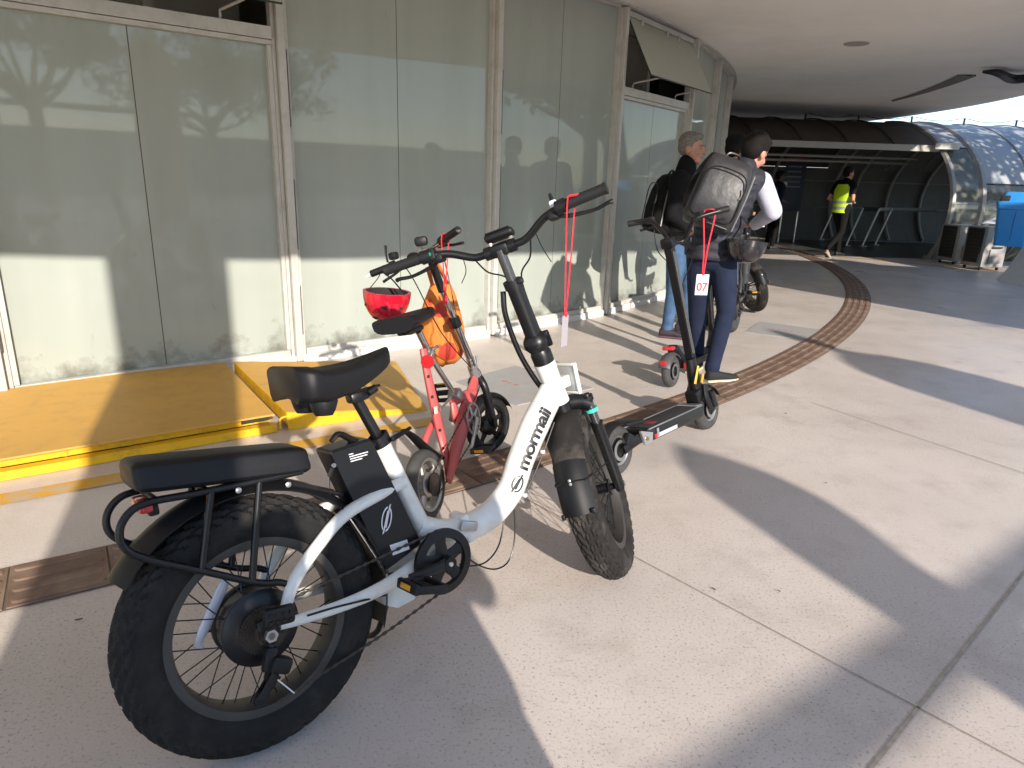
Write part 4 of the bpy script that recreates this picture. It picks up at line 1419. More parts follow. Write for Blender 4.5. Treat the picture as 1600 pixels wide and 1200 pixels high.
def emblem(fn, parent, m):
    """oval mark: two crescents and two slanted strokes; fn maps unit coordinates to the surface"""
    def poly(pts, name='emblem'):
        b = B()
        v0 = [fn(x, y, 0.0) for x, y in pts]
        v1 = [fn(x, y, 0.0008) for x, y in pts]
        b.loft([v0, v1])
        b.obj(name, m, parent, smooth=0)
    for s_ in (-1, 1):
        out, inn = [], []
        for k in range(15):
            t = rad(62)-rad(150)*k/14+ (0 if s_ > 0 else PI)
            out.append((0.52*math.cos(t), 0.86*math.sin(t)))
            inn.append((0.36*math.cos(t)+0.05*s_, 0.70*math.sin(t)))
        for k in range(14):
            poly([out[k], out[k+1], inn[k+1], inn[k]])
    poly([(-0.22, -1.05), (-0.08, -0.95), (0.10, 0.60), (-0.04, 0.55)])
    poly([(-0.04, -0.55), (0.10, -0.60), (0.24, 1.05), (0.10, 0.95)])
eo = P(604, 811, -0.0472)
ex = (P(622, 806, -0.0472)-P(586, 818, -0.0472)).normalized()
ez = V((ex.z, 0, -ex.x))
if ez.z < 0: ez = -ez
etilt = rad(-28)
e1 = ex*math.cos(etilt)+ez*math.sin(etilt)*-1
e1, e2 = (ex*math.cos(etilt)-ez*math.sin(etilt)*-1), None
e2 = V((0, -1, 0)).cross(V((0, 0, 1)))
up_ = V((0.30, 0, 0.954)); rt_ = V((0.954, 0, -0.30))
emblem(lambda x, y, h: eo+rt_*x*0.030+up_*y*0.040+V((0, -h, 0)), bat, M_label)
# lettering wrapped on the main tube
cum = [0.0]
for k in range(1, len(mainc)):
    cum.append(cum[-1]+(mainc[k]-mainc[k-1]).length)
mr_ = lerps(mrad, len(mainc))
def on_tube(s_, v_, h=0.0, phi0=0.0):
    s_ = max(0.001, min(cum[-1]-0.001, s_))
    k = max(i for i in range(len(cum)) if cum[i] <= s_)
    f = (s_-cum[k])/(cum[k+1]-cum[k])
    c_ = mainc[k].lerp(mainc[k+1], f)
    T_ = (mainc[min(k+2, len(mainc)-1)]-mainc[max(k-1, 0)]).normalized()
    R_ = mr_[k]*(1-f)+mr_[k+1]*f
    N_ = V((0, -1, 0))
    W_ = N_.cross(T_)
    a = v_/R_+phi0
    return c_+N_*((R_*0.9+h)*math.cos(a))+W_*((R_+h)*math.sin(a))
def near_s(px, py):
    q = P(px, py)
    k = min(range(len(mainc)), key=lambda i: (mainc[i]-q).length)
    return cum[k]
s0, s1 = near_s(802, 728), near_s(836, 634)
me = text_mesh('mormaii', 0.058, 0.92, bold=0.0016)
xs_ = [v_.co.x for v_ in me.vertices]
mn, mx = min(xs_), max(xs_)
bmt = bmesh.new(); bmt.from_mesh(me)
bmesh.ops.triangulate(bmt, faces=bmt.faces[:])
for _k in range(4):
    bmesh.ops.subdivide_edges(bmt, edges=[e for e in bmt.edges if e.calc_length() > 0.008], cuts=1)
    bmesh.ops.triangulate(bmt, faces=bmt.faces[:])
for v_ in bmt.verts:
    p = on_tube(s0+(v_.co.x-mn)/(mx-mn)*(s1-s0), v_.co.y, 0.0045, rad(20))
    v_.co = p
bmt.to_mesh(me); bmt.free()
me.materials.append(mat('black_print', (0.015, 0.015, 0.015), 0.4))
o = bpy.data.objects.new('lettering', me); C.objects.link(o); o.parent = dt
se = near_s(796, 748)
emblem(lambda x, y, h: on_tube(se-0.010+y*0.036, -x*0.034, 0.0045+h, rad(20)), dt, MATS['black_print'])

# mudguards, rack, pad
b = arc_strip(hub, 0.358, 143, -22, 0.118, 0.003, 54, 0.35, tail=0.22)
fe = b.obj('rear_mudguard', M_plas, wb)
b = B()
def sq(pts, y): return [P(px, py, y) for px, py in pts]
rail = [(472, 736), (400, 752), (300, 772), (232, 785), (203, 800), (187, 828), (195, 857), (235, 875), (320, 893), (400, 910), (436, 910), (452, 914)]
rk = thing  # keep the name short below
pr = sq(rail, -0.075)
pl = [V((p.x, -p.y, p.z)) for p in pr]
b.tube(pr, 0.0085, 10, sm=5)
rack = b.obj('rack_rail', M_satin, wb)
b = B(); b.tube(pl, 0.0085, 10, sm=5); b.obj('rack_rail', M_satin, wb)
for (x0, y0, x1, y1) in ((330, 768, 315, 893), (405, 752, 394, 909)):
    for s_ in (-1, 1):
        p0, p1 = P(x0, y0, -0.075), P(x1, y1, -0.075)
        if s_ > 0: p0, p1 = V((p0.x, 0.075, p0.z)), V((p1.x, 0.075, p1.z))
        b = B(); b.tube([p0, p1], 0.0085, 10); b.obj('rack_strut', M_satin, wb)
for k in (0.05, 0.35, 0.65, 0.95):
    c0 = pr[0].lerp(pr[3], k)
    b = B(); b.tube([c0, V((c0.x, 0.075, c0.z))], 0.007, 8); b.obj('rack_crossbar', M_satin, wb)
for s_ in (-1, 1):
    p0 = P(455, 757, -0.05)
    q0 = P(536, 773, -0.03)
    b = B(); b.tube([V((p0.x, s_*0.05, p0.z)), V((q0.x, s_*0.028, q0.z))], 0.006, 8); b.obj('rack_brace', M_satin, wb)
b = B()
c0, c1 = P(206, 775, -0.0), P(468, 742, -0.0)
dx = (c1-c0)
rings = []
for f, k in ((-0.01, 0.55), (0.0, 0.80), (0.03, 0.95), (0.10, 1.0), (0.5, 1.0), (0.9, 0.98), (0.97, 0.93), (1.0, 0.80), (1.012, 0.5)):
    c_ = c0+dx*f
    ring = []
    for j in range(20):
        t = 2*PI*j/20
        cx, cz = math.cos(t), math.sin(t)
        sx_, sz_ = abs(cx)**0.35*(1 if cx >= 0 else -1), abs(cz)**0.45*(1 if cz >= 0 else -1)
        ring.append(c_+V((0, sx_*0.090*(0.6+0.4*k)*(1.0 if sz_ < 0 else 0.90), 0.048+sz_*0.036*k)))
    rings.append(ring)
b.loft(rings)
b.obj('passenger_pad', M_vinyl, wb, smooth=50)
b = B(); b.box(P(222, 788, 0.0), (0.030, 0.085, 0.030), None, 0.008); tl = b.obj('tail_light', M_red, wb)
b = B(); b.box(P(236, 794, 0.0), (0.022, 0.060, 0.026), None, 0.005); b.obj('lamp_bracket', M_plas, tl)
for px, py in ((372, 766), (450, 757)):
    b = B(); b.lathe([(0, 0), (0.007, 0), (0.007, 0.004), (0.003, 0.006), (0, 0.006)], P(px, py, -0.080), (0, -1, 0), 10); b.obj('bolt', M_alloy, wb)

# cranks, chainring, pedals, chain
cr_c = bbc+V((0, -0.075, 0))
b = B()
Rg = 0.094
b.lathe([(Rg, -0.006), (Rg, 0.006), (Rg-0.024, 0.008), (Rg-0.027, 0.004), (Rg-0.027, -0.004), (Rg-0.024, -0.010), (Rg, -0.006)], cr_c, (0, 1, 0), 56)
cg = b.obj('chainring', M_plas, wb)
for k in range(5):
    t = 2*PI*k/5+0.35
    d0, d1 = V((math.cos(t), 0, math.sin(t))), V((math.cos(t+0.12), 0, math.sin(t+0.12)))
    b = B(); b.tube([cr_c+d0*0.012, cr_c+d0*0.05, cr_c+d0*(Rg-0.012)], [0.022, 0.018, 0.024], 10, flat=(0.3, 1), up=(0, 1, 0)); b.obj('spider_arm', M_plas, cg)
b = B()
n = 44
prof = []
for j in range(n*2):
    t = 2*PI*j/(n*2)
    prof.append(((Rg-(0.004 if j % 2 else 0.010))*math.cos(t), (Rg-(0.004 if j % 2 else 0.010))*math.sin(t)))
inn = [((Rg-0.022)*math.cos(2*PI*j/(n*2)), (Rg-0.022)*math.sin(2*PI*j/(n*2))) for j in range(n*2)]
vs = [(x, 0.010, z) for x, z in prof]+[(x, 0.010, z) for x, z in inn]+[(x, 0.0125, z) for x, z in prof]+[(x, 0.0125, z) for x, z in inn]
m_ = n*2
fs = []
for j in range(m_):
    k = (j+1) % m_
    fs += [(j, k, m_+k, m_+j), (2*m_+j, 3*m_+j, 3*m_+k, 2*m_+k), (j, 2*m_+j, 2*m_+k, k), (m_+j, m_+k, 3*m_+k, 3*m_+j)]
b.add(vs, fs, Matrix.Translation(cr_c)); b.obj('teeth', M_chain, cg)
def crank(end, y_in, nm):
    b = B()
    c_ = bbc+V((0, y_in, 0))
    b.tube([c_, c_.lerp(end, 0.5)+V((0, math.copysign(0.006, y_in), 0)), end], [0.019, 0.014, 0.013], 12, flat=(0.55, 1), up=(0, 1, 0))
    b.lathe([(0, -0.014), (0.020, -0.014), (0.020, 0.014), (0, 0.014)], c_, (0, 1, 0), 18)
    k_ = b.obj(nm, M_plas, wb)
    b = B(); b.lathe([(0, 0), (0.008, 0), (0.006, 0.004), (0, 0.004)], c_+V((0, math.copysign(0.014, y_in), 0)), (0, y_in, 0), 12); b.obj('crank_bolt', M_chrome, k_)
    return k_
e_r = P(640, 904, -0.115)
e_l = V((2*bbc.x-e_r.x, 0.115, 2*bbc.z-e_r.z))
crank(e_r, -0.100, 'crank'); crank(e_l, 0.095, 'crank')
def pedal(c_, s_, parent, R_, sc=1.0):
    b = B()
    b.box(c_, (0.030*sc, 0.075*sc, 0.018*sc), R_, 0.006)
    pd = b.obj('pedal', M_plas, parent)
    for k in (-1, 1):
        b = B(); b.box(c_+R_ @ V((k*0.042*sc, 0, 0)), (0.018*sc, 0.094*sc, 0.028*sc), R_, 0.006); b.obj('cage_bar', M_plas, pd)
        b = B(); b.box(c_+R_ @ V((k*0.0515*sc, 0, 0)), (0.003*sc, 0.046*sc, 0.014*sc), R_, 0.001); b.obj('reflector', M_amber, pd)
        b = B(); b.box(c_+R_ @ V((0, k*0.044*sc, 0)), (0.085*sc, 0.010*sc, 0.022*sc), R_, 0.004); b.obj('side_bar', M_plas, pd)
    return pd
pedal(e_r+V((0.0, -0.062, -0.004)), -1, wb, rotm((0, 1, 0), rad(18)))
pedal(e_l+V((0, 0.062, 0.0)), 1, wb, rotm((0, 1, 0), rad(-20)))
cy = -0.064
cas = hub+V((0, cy, 0.045))
b = chain_run([cr_c+V((0, 0.011, Rg-0.006)), cas]); b.obj('chain', M_chain, wb)
b = chain_run([cr_c+V((-0.005, 0.011, -(Rg-0.004))), P(600, 990, -0.068), P(500, 1055, -0.072), P(425, 1103, -0.082)]); b.obj('chain', M_chain, wb)
b = B()
b.tube([P(480, 962, -0.10), P(520, 950, -0.10), P(560, 940, -0.10), P(602, 930, -0.06)], 0.0028, 6, sm=5); b.obj('gear_cable', M_satin, wb)
# kickstand on the far side
b = B(); b.tube([bbc+V((-0.10, 0.05, -0.03)), bbc+V((-0.13, 0.13, -0.22)), V((0.36, 0.235, 0.055))], [0.012, 0.009, 0.010], 10, sm=4); b.obj('kickstand', M_satin, wb)

# ------------------------------------------------------------------ steered front end
DEL = rad(37)
SX = Matrix.Translation(A0) @ Matrix.Rotation(DEL, 4, sa) @ Matrix.Translation(-A0)
fh = V((1.243, 0, RW))
fw1 = fat_wheel(fh, SX, 'fat front wheel turned to the left', False)
def fo(b, name, m, parent=wb, **k): return b.xf(SX).obj(name, m, parent, **k)
b = B()
cr0 = ax(0.640, 0.018)
b.tube([cr0+V((0.012, -0.092, -0.012)), cr0+V((0.006, -0.06, 0.010)), cr0+V((0, 0, 0.016)), cr0+V((0.006, 0.06, 0.010)), cr0+V((0.012, 0.092, -0.012))], [0.027, 0.026, 0.031, 0.026, 0.027], 14, sm=4)
fk = fo(b, 'fork_crown', M_satin)
b = B(); b.tube([ax(0.64), ax(0.675)], [0.034, 0.033], 18); fo(b, 'lower_race', M_satin, fk)
for s_ in (-1, 1):
    up0 = ax(0.662, 0.030, s_*0.088); dn = fh+V((-0.012, s_*0.088, 0.0))
    d_ = dn-up0
    b = B(); b.tube([up0, up0+d_*0.05], [0.021, 0.020], 14); b.tube([up0+d_*-0.02, up0+d_*0.01], [0.012, 0.014], 12); fo(b, 'preload_knob', M_satin, fk)
    b = B(); b.tube([up0+d_*0.04, up0+d_*0.34], 0.0150, 14); fo(b, 'stanchion', mat('dark_stanchion', (0.12, 0.12, 0.125), 0.25, metal=0.8), fk)
    b = B(); b.tube([up0+d_*0.13, up0+d_*0.165], 0.0225, 16); fo(b, 'fork_ring', mat('green_ring', (0.05, 0.55, 0.42), 0.4), fk)
    b = B(); b.tube([up0+d_*0.29, up0+d_*0.31, up0+d_*0.9, dn, dn+d_*0.05], [0.024, 0.0215, 0.0205, 0.019, 0.015], 16); fo(b, 'fork_leg', M_satin, fk)
b = B(); b.tube([fh+V((0, -0.105, 0)), fh+V((0, 0.105, 0))], 0.007, 10); b.lathe([(0, 0), (0.011, 0), (0.011, 0.010), (0, 0.010)], fh+V((0, -0.108, 0)), (0, 1, 0), 6); fo(b, 'axle', M_alloy, fw1)
b = arc_strip(fh, 0.350, 180, 150, 0.112, 0.003, 22, 0.5); fo(b, 'front_mudguard', M_vinyl)
b = arc_strip(fh, 0.346, 152, 62, 0.112, 0.003, 40, 0.5); fm = fo(b, 'front_mudguard', M_dusty)
b = B()
t_ = rad(162)
q0 = fh+V((0.347*math.cos(t_), 0, 0.347*math.sin(t_)))
b.tube([fh+V((-0.02, -0.09, 0.10)), q0+V((0.025, -0.058, -0.004)), q0+V((-0.004, -0.03, 0)), q0+V((-0.006, 0.03, 0)), q0+V((0.025, 0.058, -0.004)), fh+V((-0.02, 0.09, 0.10))], 0.0024, 6, sm=5)
fo(b, 'mudguard_stay', M_satin, fm)
b = B(); b.box(q0+V((-0.006, 0, 0.0)), (0.008, 0.010, 0.022), None, 0.003); fo(b, 'stay_clip', M_alloy, fm)
for s_ in (-1, 1):
    b = B(); b.box(fh+V((0.345*math.cos(rad(179)), s_*0.05, 0.345*math.sin(rad(179)))), (0.014, 0.012, 0.018), None, 0.003); fo(b, 'end_clip', M_satin, fm)
# stem: lower clamp, folding column, inner post
b = B(); b.tube([ax(0.813), ax(0.845), ax(0.86)], [0.035, 0.036, 0.030], 18); b.tube([ax(0.858), ax(0.875), ax(0.895), ax(0.91)], [0.034, 0.045, 0.043, 0.031], 18)
stm = fo(b, 'stem_base', M_satin)
b = B(); b.box(ax(0.885, 0.0, -0.040), (0.020, 0.022, 0.055), rotm((0, 1, 0), rad(-20)), 0.006); fo(b, 'fold_latch', M_plas, stm)
b = B(); b.tube([ax(0.90), ax(1.075)], [0.0285, 0.0265], 20); col = fo(b, 'stem_column', M_satin)
b = B(); b.tube([ax(1.068), ax(1.092)], 0.031, 18); b.box(ax(1.08, -0.02, -0.030), (0.018, 0.020, 0.018), None, 0.004); fo(b, 'column_collar', M_plas, col)
b = B(); b.tube([ax(1.07), ax(1.19)], 0.0165, 16); fo(b, 'inner_post', mat('scaled_post', (0.11, 0.11, 0.115), 0.3, metal=0.7), col)
bz = 1.192
bcn = ax(bz, 0.012)
b = B(); b.box(bcn, (0.050, 0.060, 0.040), rotm((0, 1, 0), rad(-20)), 0.010)
for s_ in (-1, 1): b.tube([bcn+V((0, s_*0.028, 0)), bcn+V((0, s_*0.052, 0))], 0.021, 14)
fo(b, 'bar_clamp', M_satin, col)
bar = [bcn+V(p) for p in ((-0.055, -0.365, 0.052), (-0.045, -0.24, 0.050), (-0.022, -0.165, 0.040), (-0.002, -0.095, 0.006), (0, -0.05, 0), (0, 0.05, 0), (-0.002, 0.095, 0.006), (-0.022, 0.165, 0.040), (-0.045, 0.24, 0.050), (-0.055, 0.365, 0.052))]
b = B(); b.tube(bar, 0.0125, 14, sm=6)
hbr = fo(b, 'handlebar', M_satin)
for s_ in (-1, 1):
    g0, g1 = bcn+V((-0.0565, s_*0.375, 0.0525)), bcn+V((-0.047, s_*0.245, 0.0505))
    b = B()
    n = 22
    pts = [g0.lerp(g1, k/n) for k in range(n+1)]
    rs = [0.0185 if k in (0, 1) else (0.0172 if k % 2 else 0.0162) for k in range(n+1)]
    b.tube(pts, rs, 16)
    fo(b, 'grip', mat('grip_rubber', (0.012, 0.012, 0.013), 0.65, spec=0.35), hbr)
    b = B(); b.tube([g1, g1+(g1-g0)*0.24], [0.0225, 0.0215], 16); fo(b, 'throttle_ring', M_plas, hbr)
    l0 = g1+(g1-g0)*0.38
    b = B(); b.box(l0+V((0.022, 0, -0.012)), (0.048, 0.034, 0.028), None, 0.008); fo(b, 'brake_mount', M_plas, hbr)
    b = B(); b.tube([l0+V((0.036, s_*0.01, -0.014)), l0+V((0.058, s_*0.045, -0.022)), l0+V((0.062, s_*0.12, -0.030)), l0+V((0.052, s_*0.165, -0.026)), l0+V((0.056, s_*0.178, -0.026))], [0.008, 0.007, 0.006, 0.0065, 0.008], 8, sm=5); fo(b, 'brake_lever', M_satin, hbr)
    b = B()
    cpts = [l0+V((0.030, -s_*0.02, -0.012)), l0+V((0.055, -s_*0.085, -0.030)), bcn+V((0.045, s_*0.075, -0.045)), ax(1.10, 0.06, s_*0.02), ax(0.96, 0.05, s_*0.012)]
    b.tube(cpts, 0.0028, 6, sm=8); fo(b, 'brake_cable', M_satin, hbr)
b = B(); b.box(bcn+V((0.018, -0.005, 0.046)), (0.040, 0.100, 0.026), rotm((0, 1, 0), rad(18)), 0.012, 3); dsp = fo(b, 'display', M_plas)
b = B(); b.box(bcn+V((0.012, -0.005, 0.058)), (0.028, 0.082, 0.004), rotm((0, 1, 0), rad(18)), 0.001); fo(b, 'screen', mat('dark_screen', (0.012, 0.013, 0.014), 0.12), dsp)
b = B(); b.tube([bcn+V((0.01, -0.045, 0.0)), bcn+V((0.015, -0.040, 0.030))], 0.009, 8); b.tube([bcn+V((0.01, 0.035, 0.0)), bcn+V((0.015, 0.030, 0.030))], 0.009, 8); fo(b, 'display_arm', M_alloy, dsp)
b = B(); b.box(bcn+V((-0.02, -0.205, 0.070)), (0.022, 0.024, 0.026), None, 0.006); bl_ = fo(b, 'bell', M_label, hbr)
b = B(); b.tube([bcn+V((-0.02, -0.205, 0.080)), bcn+V((-0.015, -0.202, 0.105))], [0.008, 0.005], 8); fo(b, 'bell_lever', M_plas, bl_)
b = B(); b.box(bcn+V((-0.035, 0.215, 0.052)), (0.036, 0.036, 0.040), None, 0.008); sw = fo(b, 'switch_box', M_plas, hbr)
b = B(); b.lathe([(0, 0), (0.007, 0), (0.006, 0.004), (0, 0.005)], bcn+V((-0.054, 0.215, 0.052)), (-1, 0, 0), 12); fo(b, 'green_button', mat('green_button', (0.01, 0.30, 0.16), 0.4), sw)
for k, (y, dz) in enumerate(((-0.12, -0.09), (0.13, -0.06))):
    b = B(); b.tube([bcn+V((0.01, y, 0.02)), bcn+V((0.02, y*1.05, dz*0.4)), bcn+V((0.0, y*1.2, dz))], 0.0016, 5, sm=5); fo(b, 'zip_tie', M_satin, hbr)
# cable bundle in front of the stem, and the loops under the frame
b = B()
b.tube([ax(1.06, -0.02, 0.04), ax(0.98, -0.045, 0.045), ax(0.85, -0.05, 0.045), ax(0.74, -0.03, 0.038), ax(0.69, 0.0, 0.036)], 0.0095, 10, sm=8)
b.obj('cable_loom', M_satin, wb)
b = B(); b.tube([P(803, 775), P(804, 840), P(795, 876), P(775, 889), P(750, 884), P(725, 868)], 0.0026, 6, sm=8); b.obj('cable_loop', M_satin, wb)
b = B(); b.tube([P(790, 800), P(780, 850), P(762, 876), P(740, 884), P(718, 882)], 0.0026, 6, sm=8); b.obj('cable_loop', M_satin, wb)
b = B(); b.tube([P(866, 660, -0.035), P(843, 722, -0.035), P(818, 778, -0.035)], 0.0028, 6, sm=6); b.obj('brake_hose', M_satin, wb)
for px, py in ((848, 706), (820, 774)):
    b = B(); b.box(P(px, py, -0.036), (0.012, 0.014, 0.012), None, 0.003); b.obj('cable_clip', M_label, wb)
# square lamp carrier on the head tube
hl = ax(0.742, 0.075)
Rh = rotm((0, 1, 0), rad(-8))
b = B()
wv, hv = 0.046, 0.050
for s_ in (-1, 1):
    b.box(hl+Rh @ V((0, s_*wv, 0)), (0.014, 0.010, hv*2+0.010), Rh, 0.003, 1)
    b.box(hl+Rh @ V((0, 0, s_*hv)), (0.014, wv*2-0.010, 0.010), Rh, 0.003, 1)
lc = B()
for s_ in (-1, 1):
    pass
o = b.obj('lamp_frame', M_bikew, wb, smooth=0); o['kind'] = 'stuff'
b = B(); b.box(hl+Rh @ V((0.001, 0, 0)), (0.008, wv*2-0.011, hv*2-0.011), Rh, 0.002, 1); b.obj('lamp_plate', mat('lamp_grey', (0.40, 0.41, 0.40), 0.5), o, smooth=0)
b = B(); b.box(hl+Rh @ V((-0.030, 0, -0.004)), (0.050, 0.034, 0.040), Rh, 0.004); b.obj('lamp_mount', M_bikew, o, smooth=0)
# its number tag
ga = M1 @ (SX @ (bcn+V((-0.048, -0.262, 0.050))))
strap_tag(ga, 0.335, 'grey number tag on a long red ribbon hanging from the white bike\'s right grip', 0.034, 0.100, face=V((0.8, -0.6, 0)), card=mat('mauve_card', (0.36, 0.33, 0.36), 0.5), spread=0.021, swing=V((0.0, -0.01, 0)))
def at_y(px, py, Y):
    """point on the ray at depth Y"""
    r = ray(px, py)
    return V((0, 0, CAMH))+r*(Y/r.y)
# ------------------------------------------------------------------ small red folding bike behind it
M2 = wheel_frame(gnd(675, 810), rad(17.8), rad(12))
Q = picker(M2)
M_redp = mat('faded_red_paint', (0.50, 0.085, 0.085), 0.42, var=0.12, vscale=10, dirt=(0.30, 0.12, 0.10), dscale=14, damount=0.4)
rb_ = thing('folding_bike', 'small red folding bike with an orange bag on its handlebar, behind the white bike', 'bicycle', M2)
R2 = 0.150
def small_wheel(c, R, a, bw, parent, lab, rimr, m_t, hubw=0.035, spk=5, X=None, rm_=None):
    M_alloy = rm_ or MATS['grey_alloy']
    b = B()
    b.lathe([(rimr+0.012, -0.022), (rimr, -0.024), (rimr-0.010, -0.020), (rimr-0.013, 0), (rimr-0.010, 0.020), (rimr, 0.024), (rimr+0.012, 0.022), (rimr+0.006, 0), (rimr+0.012, -0.022)], c, (0, 1, 0), 60)
    if X: b.xf(X)
    rim = b.obj('wheel', M_alloy, parent, label=lab)
    b = tyre(c, R, a, bw, 0.0016, 150, 22)
    if X: b.xf(X)
    b.obj('tyre', m_t, rim, smooth=35)
    b = B()
    b.lathe([(0, -hubw), (0.02, -hubw), (0.045, -hubw*0.7), (0.052, -hubw*0.5), (0.052, hubw*0.5), (0.045, hubw*0.7), (0.02, hubw), (0, hubw)], c, (0, 1, 0), 32)
    if X: b.xf(X)
    b.obj('hub', M_alloy, rim)
    for k in range(spk):
        t = 2*PI*k/spk+0.3
        d = V((math.cos(t), 0, math.sin(t)))
        b = B(); b.tube([V(c)+d*0.04, V(c)+d*0.08, V(c)+d*(rimr-0.004)], [0.020, 0.013, 0.017], 8, flat=(0.6, 1), up=(0, 1, 0))
        if X: b.xf(X)
        b.obj('spoke', M_alloy, rim)
    return rim
small_wheel(V((0.005, 0, R2)), R2, 0.028, 0.026, rb_, 'small grey rear wheel with cast spokes', 0.108, M_rubberg)
b = B(); b.lathe([(0.050, 0.0), (0.050, 0.004), (0.02, 0.006), (0, 0.006)], V((0.005, -0.046, R2)), (0, 1, 0), 30); b.obj('sprocket', M_chain, rb_)
fc = V((0.785, 0, R2))
Xf = Matrix.Translation(V((0.745, 0, 0.4))) @ Matrix.Rotation(rad(-26), 4, V((-0.25, 0, 0.97))) @ Matrix.Translation(-V((0.745, 0, 0.4)))
small_wheel(fc, R2, 0.028, 0.026, rb_, 'small front wheel turned to the right', 0.108, M_rubber, X=Xf, rm_=M_satin)
b = arc_strip(fc, 0.172, 168, 20, 0.075, 0.003, 26, 0.4); b.xf(Xf); b.obj('front_mudguard', M_vinyl, rb_)
for s_ in (-1, 1):
    b = B(); b.tube([V((0.735, s_*0.018, 0.42)), V((0.74, s_*0.052, 0.36)), fc+V((0, s_*0.055, 0))], [0.022, 0.019, 0.014], 10, sm=4); b.xf(Xf); b.obj('fork_leg', M_satin, rb_)
# frame members
def member(pts, r, name, m, flat=None, sm=4, seg=12, parent=rb_):
    b = B(); b.tube(pts, r, seg, sm=sm if len(pts) > 2 else 0, flat=flat, up=(0, 1, 0) if flat else None); return b.obj(name, m, parent)
mb = member([Q(744, 588), Q(738, 612), Q(727, 648, -0.02), Q(713, 700, -0.042), Q(701, 752, -0.055)], [0.030, 0.044, 0.056, 0.044, 0.022], 'main_beam', M_redp, flat=(0.5, 1.0))
member([Q(737, 615), Q(722, 620), Q(708, 628)], [0.030, 0.024, 0.022], 'cross_member', M_redp)
member([Q(708, 628), Q(712, 650), Q(720, 668)], [0.022, 0.03, 0.026], 'lower_gusset', M_redp, flat=(0.6, 1))
sp_ = member([Q(661, 545), Q(668, 585), Q(678, 632), Q(689, 680), Q(698, 718, -0.02), Q(701, 752, -0.045)], [0.020, 0.023, 0.027, 0.026, 0.022, 0.015], 'seat_stay', M_redp, flat=(0.7, 1.0))
member([V((0.02, 0.05, R2)), V((0.17, 0.045, 0.30)), Q(684, 650, 0.03)], [0.012, 0.015, 0.016], 'chain_stay', M_redp)
for px, py in ((670, 588), (676, 620), (688, 672), (693, 700)):
    b = B(); b.lathe([(0, -0.002), (0.007, -0.002), (0.007, 0.002), (0, 0.002)], Q(px, py, -0.017), (0, 1, 0), 12); b.obj('frame_hole', M_dark, sp_)
b = B(); b.box(Q(681, 641, -0.018), (0.030, 0.004, 0.032), rotm((0, 1, 0), rad(10)), 0.001); b.obj('sticker', mat('cream_sticker', (0.62, 0.58, 0.47), 0.6), sp_)
# seat post: alloy tubes and clamps
pp = member([Q(654, 518), Q(673, 558)], 0.0145, 'seat_post', M_chrome)
member([Q(671, 555, -0.014), Q(707, 611, -0.014)], 0.0125, 'post_sleeve', M_chrome, parent=pp)
member([Q(671, 555, 0.014), Q(707, 611, 0.014)], 0.0125, 'post_sleeve', M_chrome, parent=pp)
b = B(); b.box(Q(670, 551), (0.045, 0.050, 0.030), rotm((0, 1, 0), rad(-35)), 0.008); b.tube([Q(676, 546, -0.02), Q(684, 541, -0.03)], 0.007, 8); b.obj('post_clamp', M_alloy, pp)
b = B(); b.box(Q(711, 617), (0.060, 0.062, 0.050), rotm((0, 1, 0), rad(-30)), 0.014); b.tube([Q(708, 617, -0.0), Q(688, 640, -0.03)], 0.006, 8); b.obj('post_socket', M_alloy, pp)
b = B(); b.lathe([(0, -0.006), (0.026, -0.006), (0.029, -0.002), (0.029, 0.004), (0, 0.004)], Q(668, 565, -0.02), (0.9, 0.35, 0), 24); b.obj('rear_reflector', M_red, rb_)
# saddle
rings = []
c0, c1 = Q(612, 505), Q(672, 486)
for k in range(11):
    f = k/10
    c_ = c0.lerp(c1, f)
    hw2 = 0.085*(1-f)**0.8+0.022
    if f < 0.1: hw2 *= 0.85
    ring = []
    for j in range(16):
        t = 2*PI*j/16
        ring.append(c_+V((0, hw2*math.copysign(abs(math.cos(t))**0.6, math.cos(t)), (0.020 if math.sin(t) > 0 else 0.045*(1-0.5*f))*math.copysign(abs(math.sin(t))**0.7, math.sin(t)))))
    rings.append(ring)
b = B(); b.loft(rings); s2 = b.obj('saddle', M_vinyl, rb_, smooth=60)
b = B(); b.box(c0.lerp(c1, 0.4)+V((0, 0, -0.052)), (0.12, 0.07, 0.022), None, 0.008); b.obj('saddle_base', M_plas, s2)
# stem
stp = member([Q(746, 598), Q(734, 560)], 0.020, 'steerer', M_chrome)
st2 = member([Q(735, 562), Q(712, 505)], [0.0185, 0.0185], 'stem_column', M_chrome)
b = B(); b.tube([Q(743, 588), Q(737, 572)], [0.026, 0.023], 14); b.tube([Q(738, 578, -0.02), Q(746, 570, -0.035), Q(744, 556, -0.035)], 0.006, 8, sm=4); b.obj('stem_latch', M_alloy, st2)
b = B(); b.tube([Q(714, 509), Q(709, 497)], 0.026, 14); b.box(Q(711, 503, -0.025), (0.03, 0.03, 0.04), None, 0.006); b.obj('stem_collar', M_plas, st2)
member([Q(712, 504), Q(690, 452)], 0.0145, 'inner_column', M_chrome, parent=st2)
member([Q(691, 455), Q(672, 402)], 0.019, 'upper_column', M_satin, parent=st2)
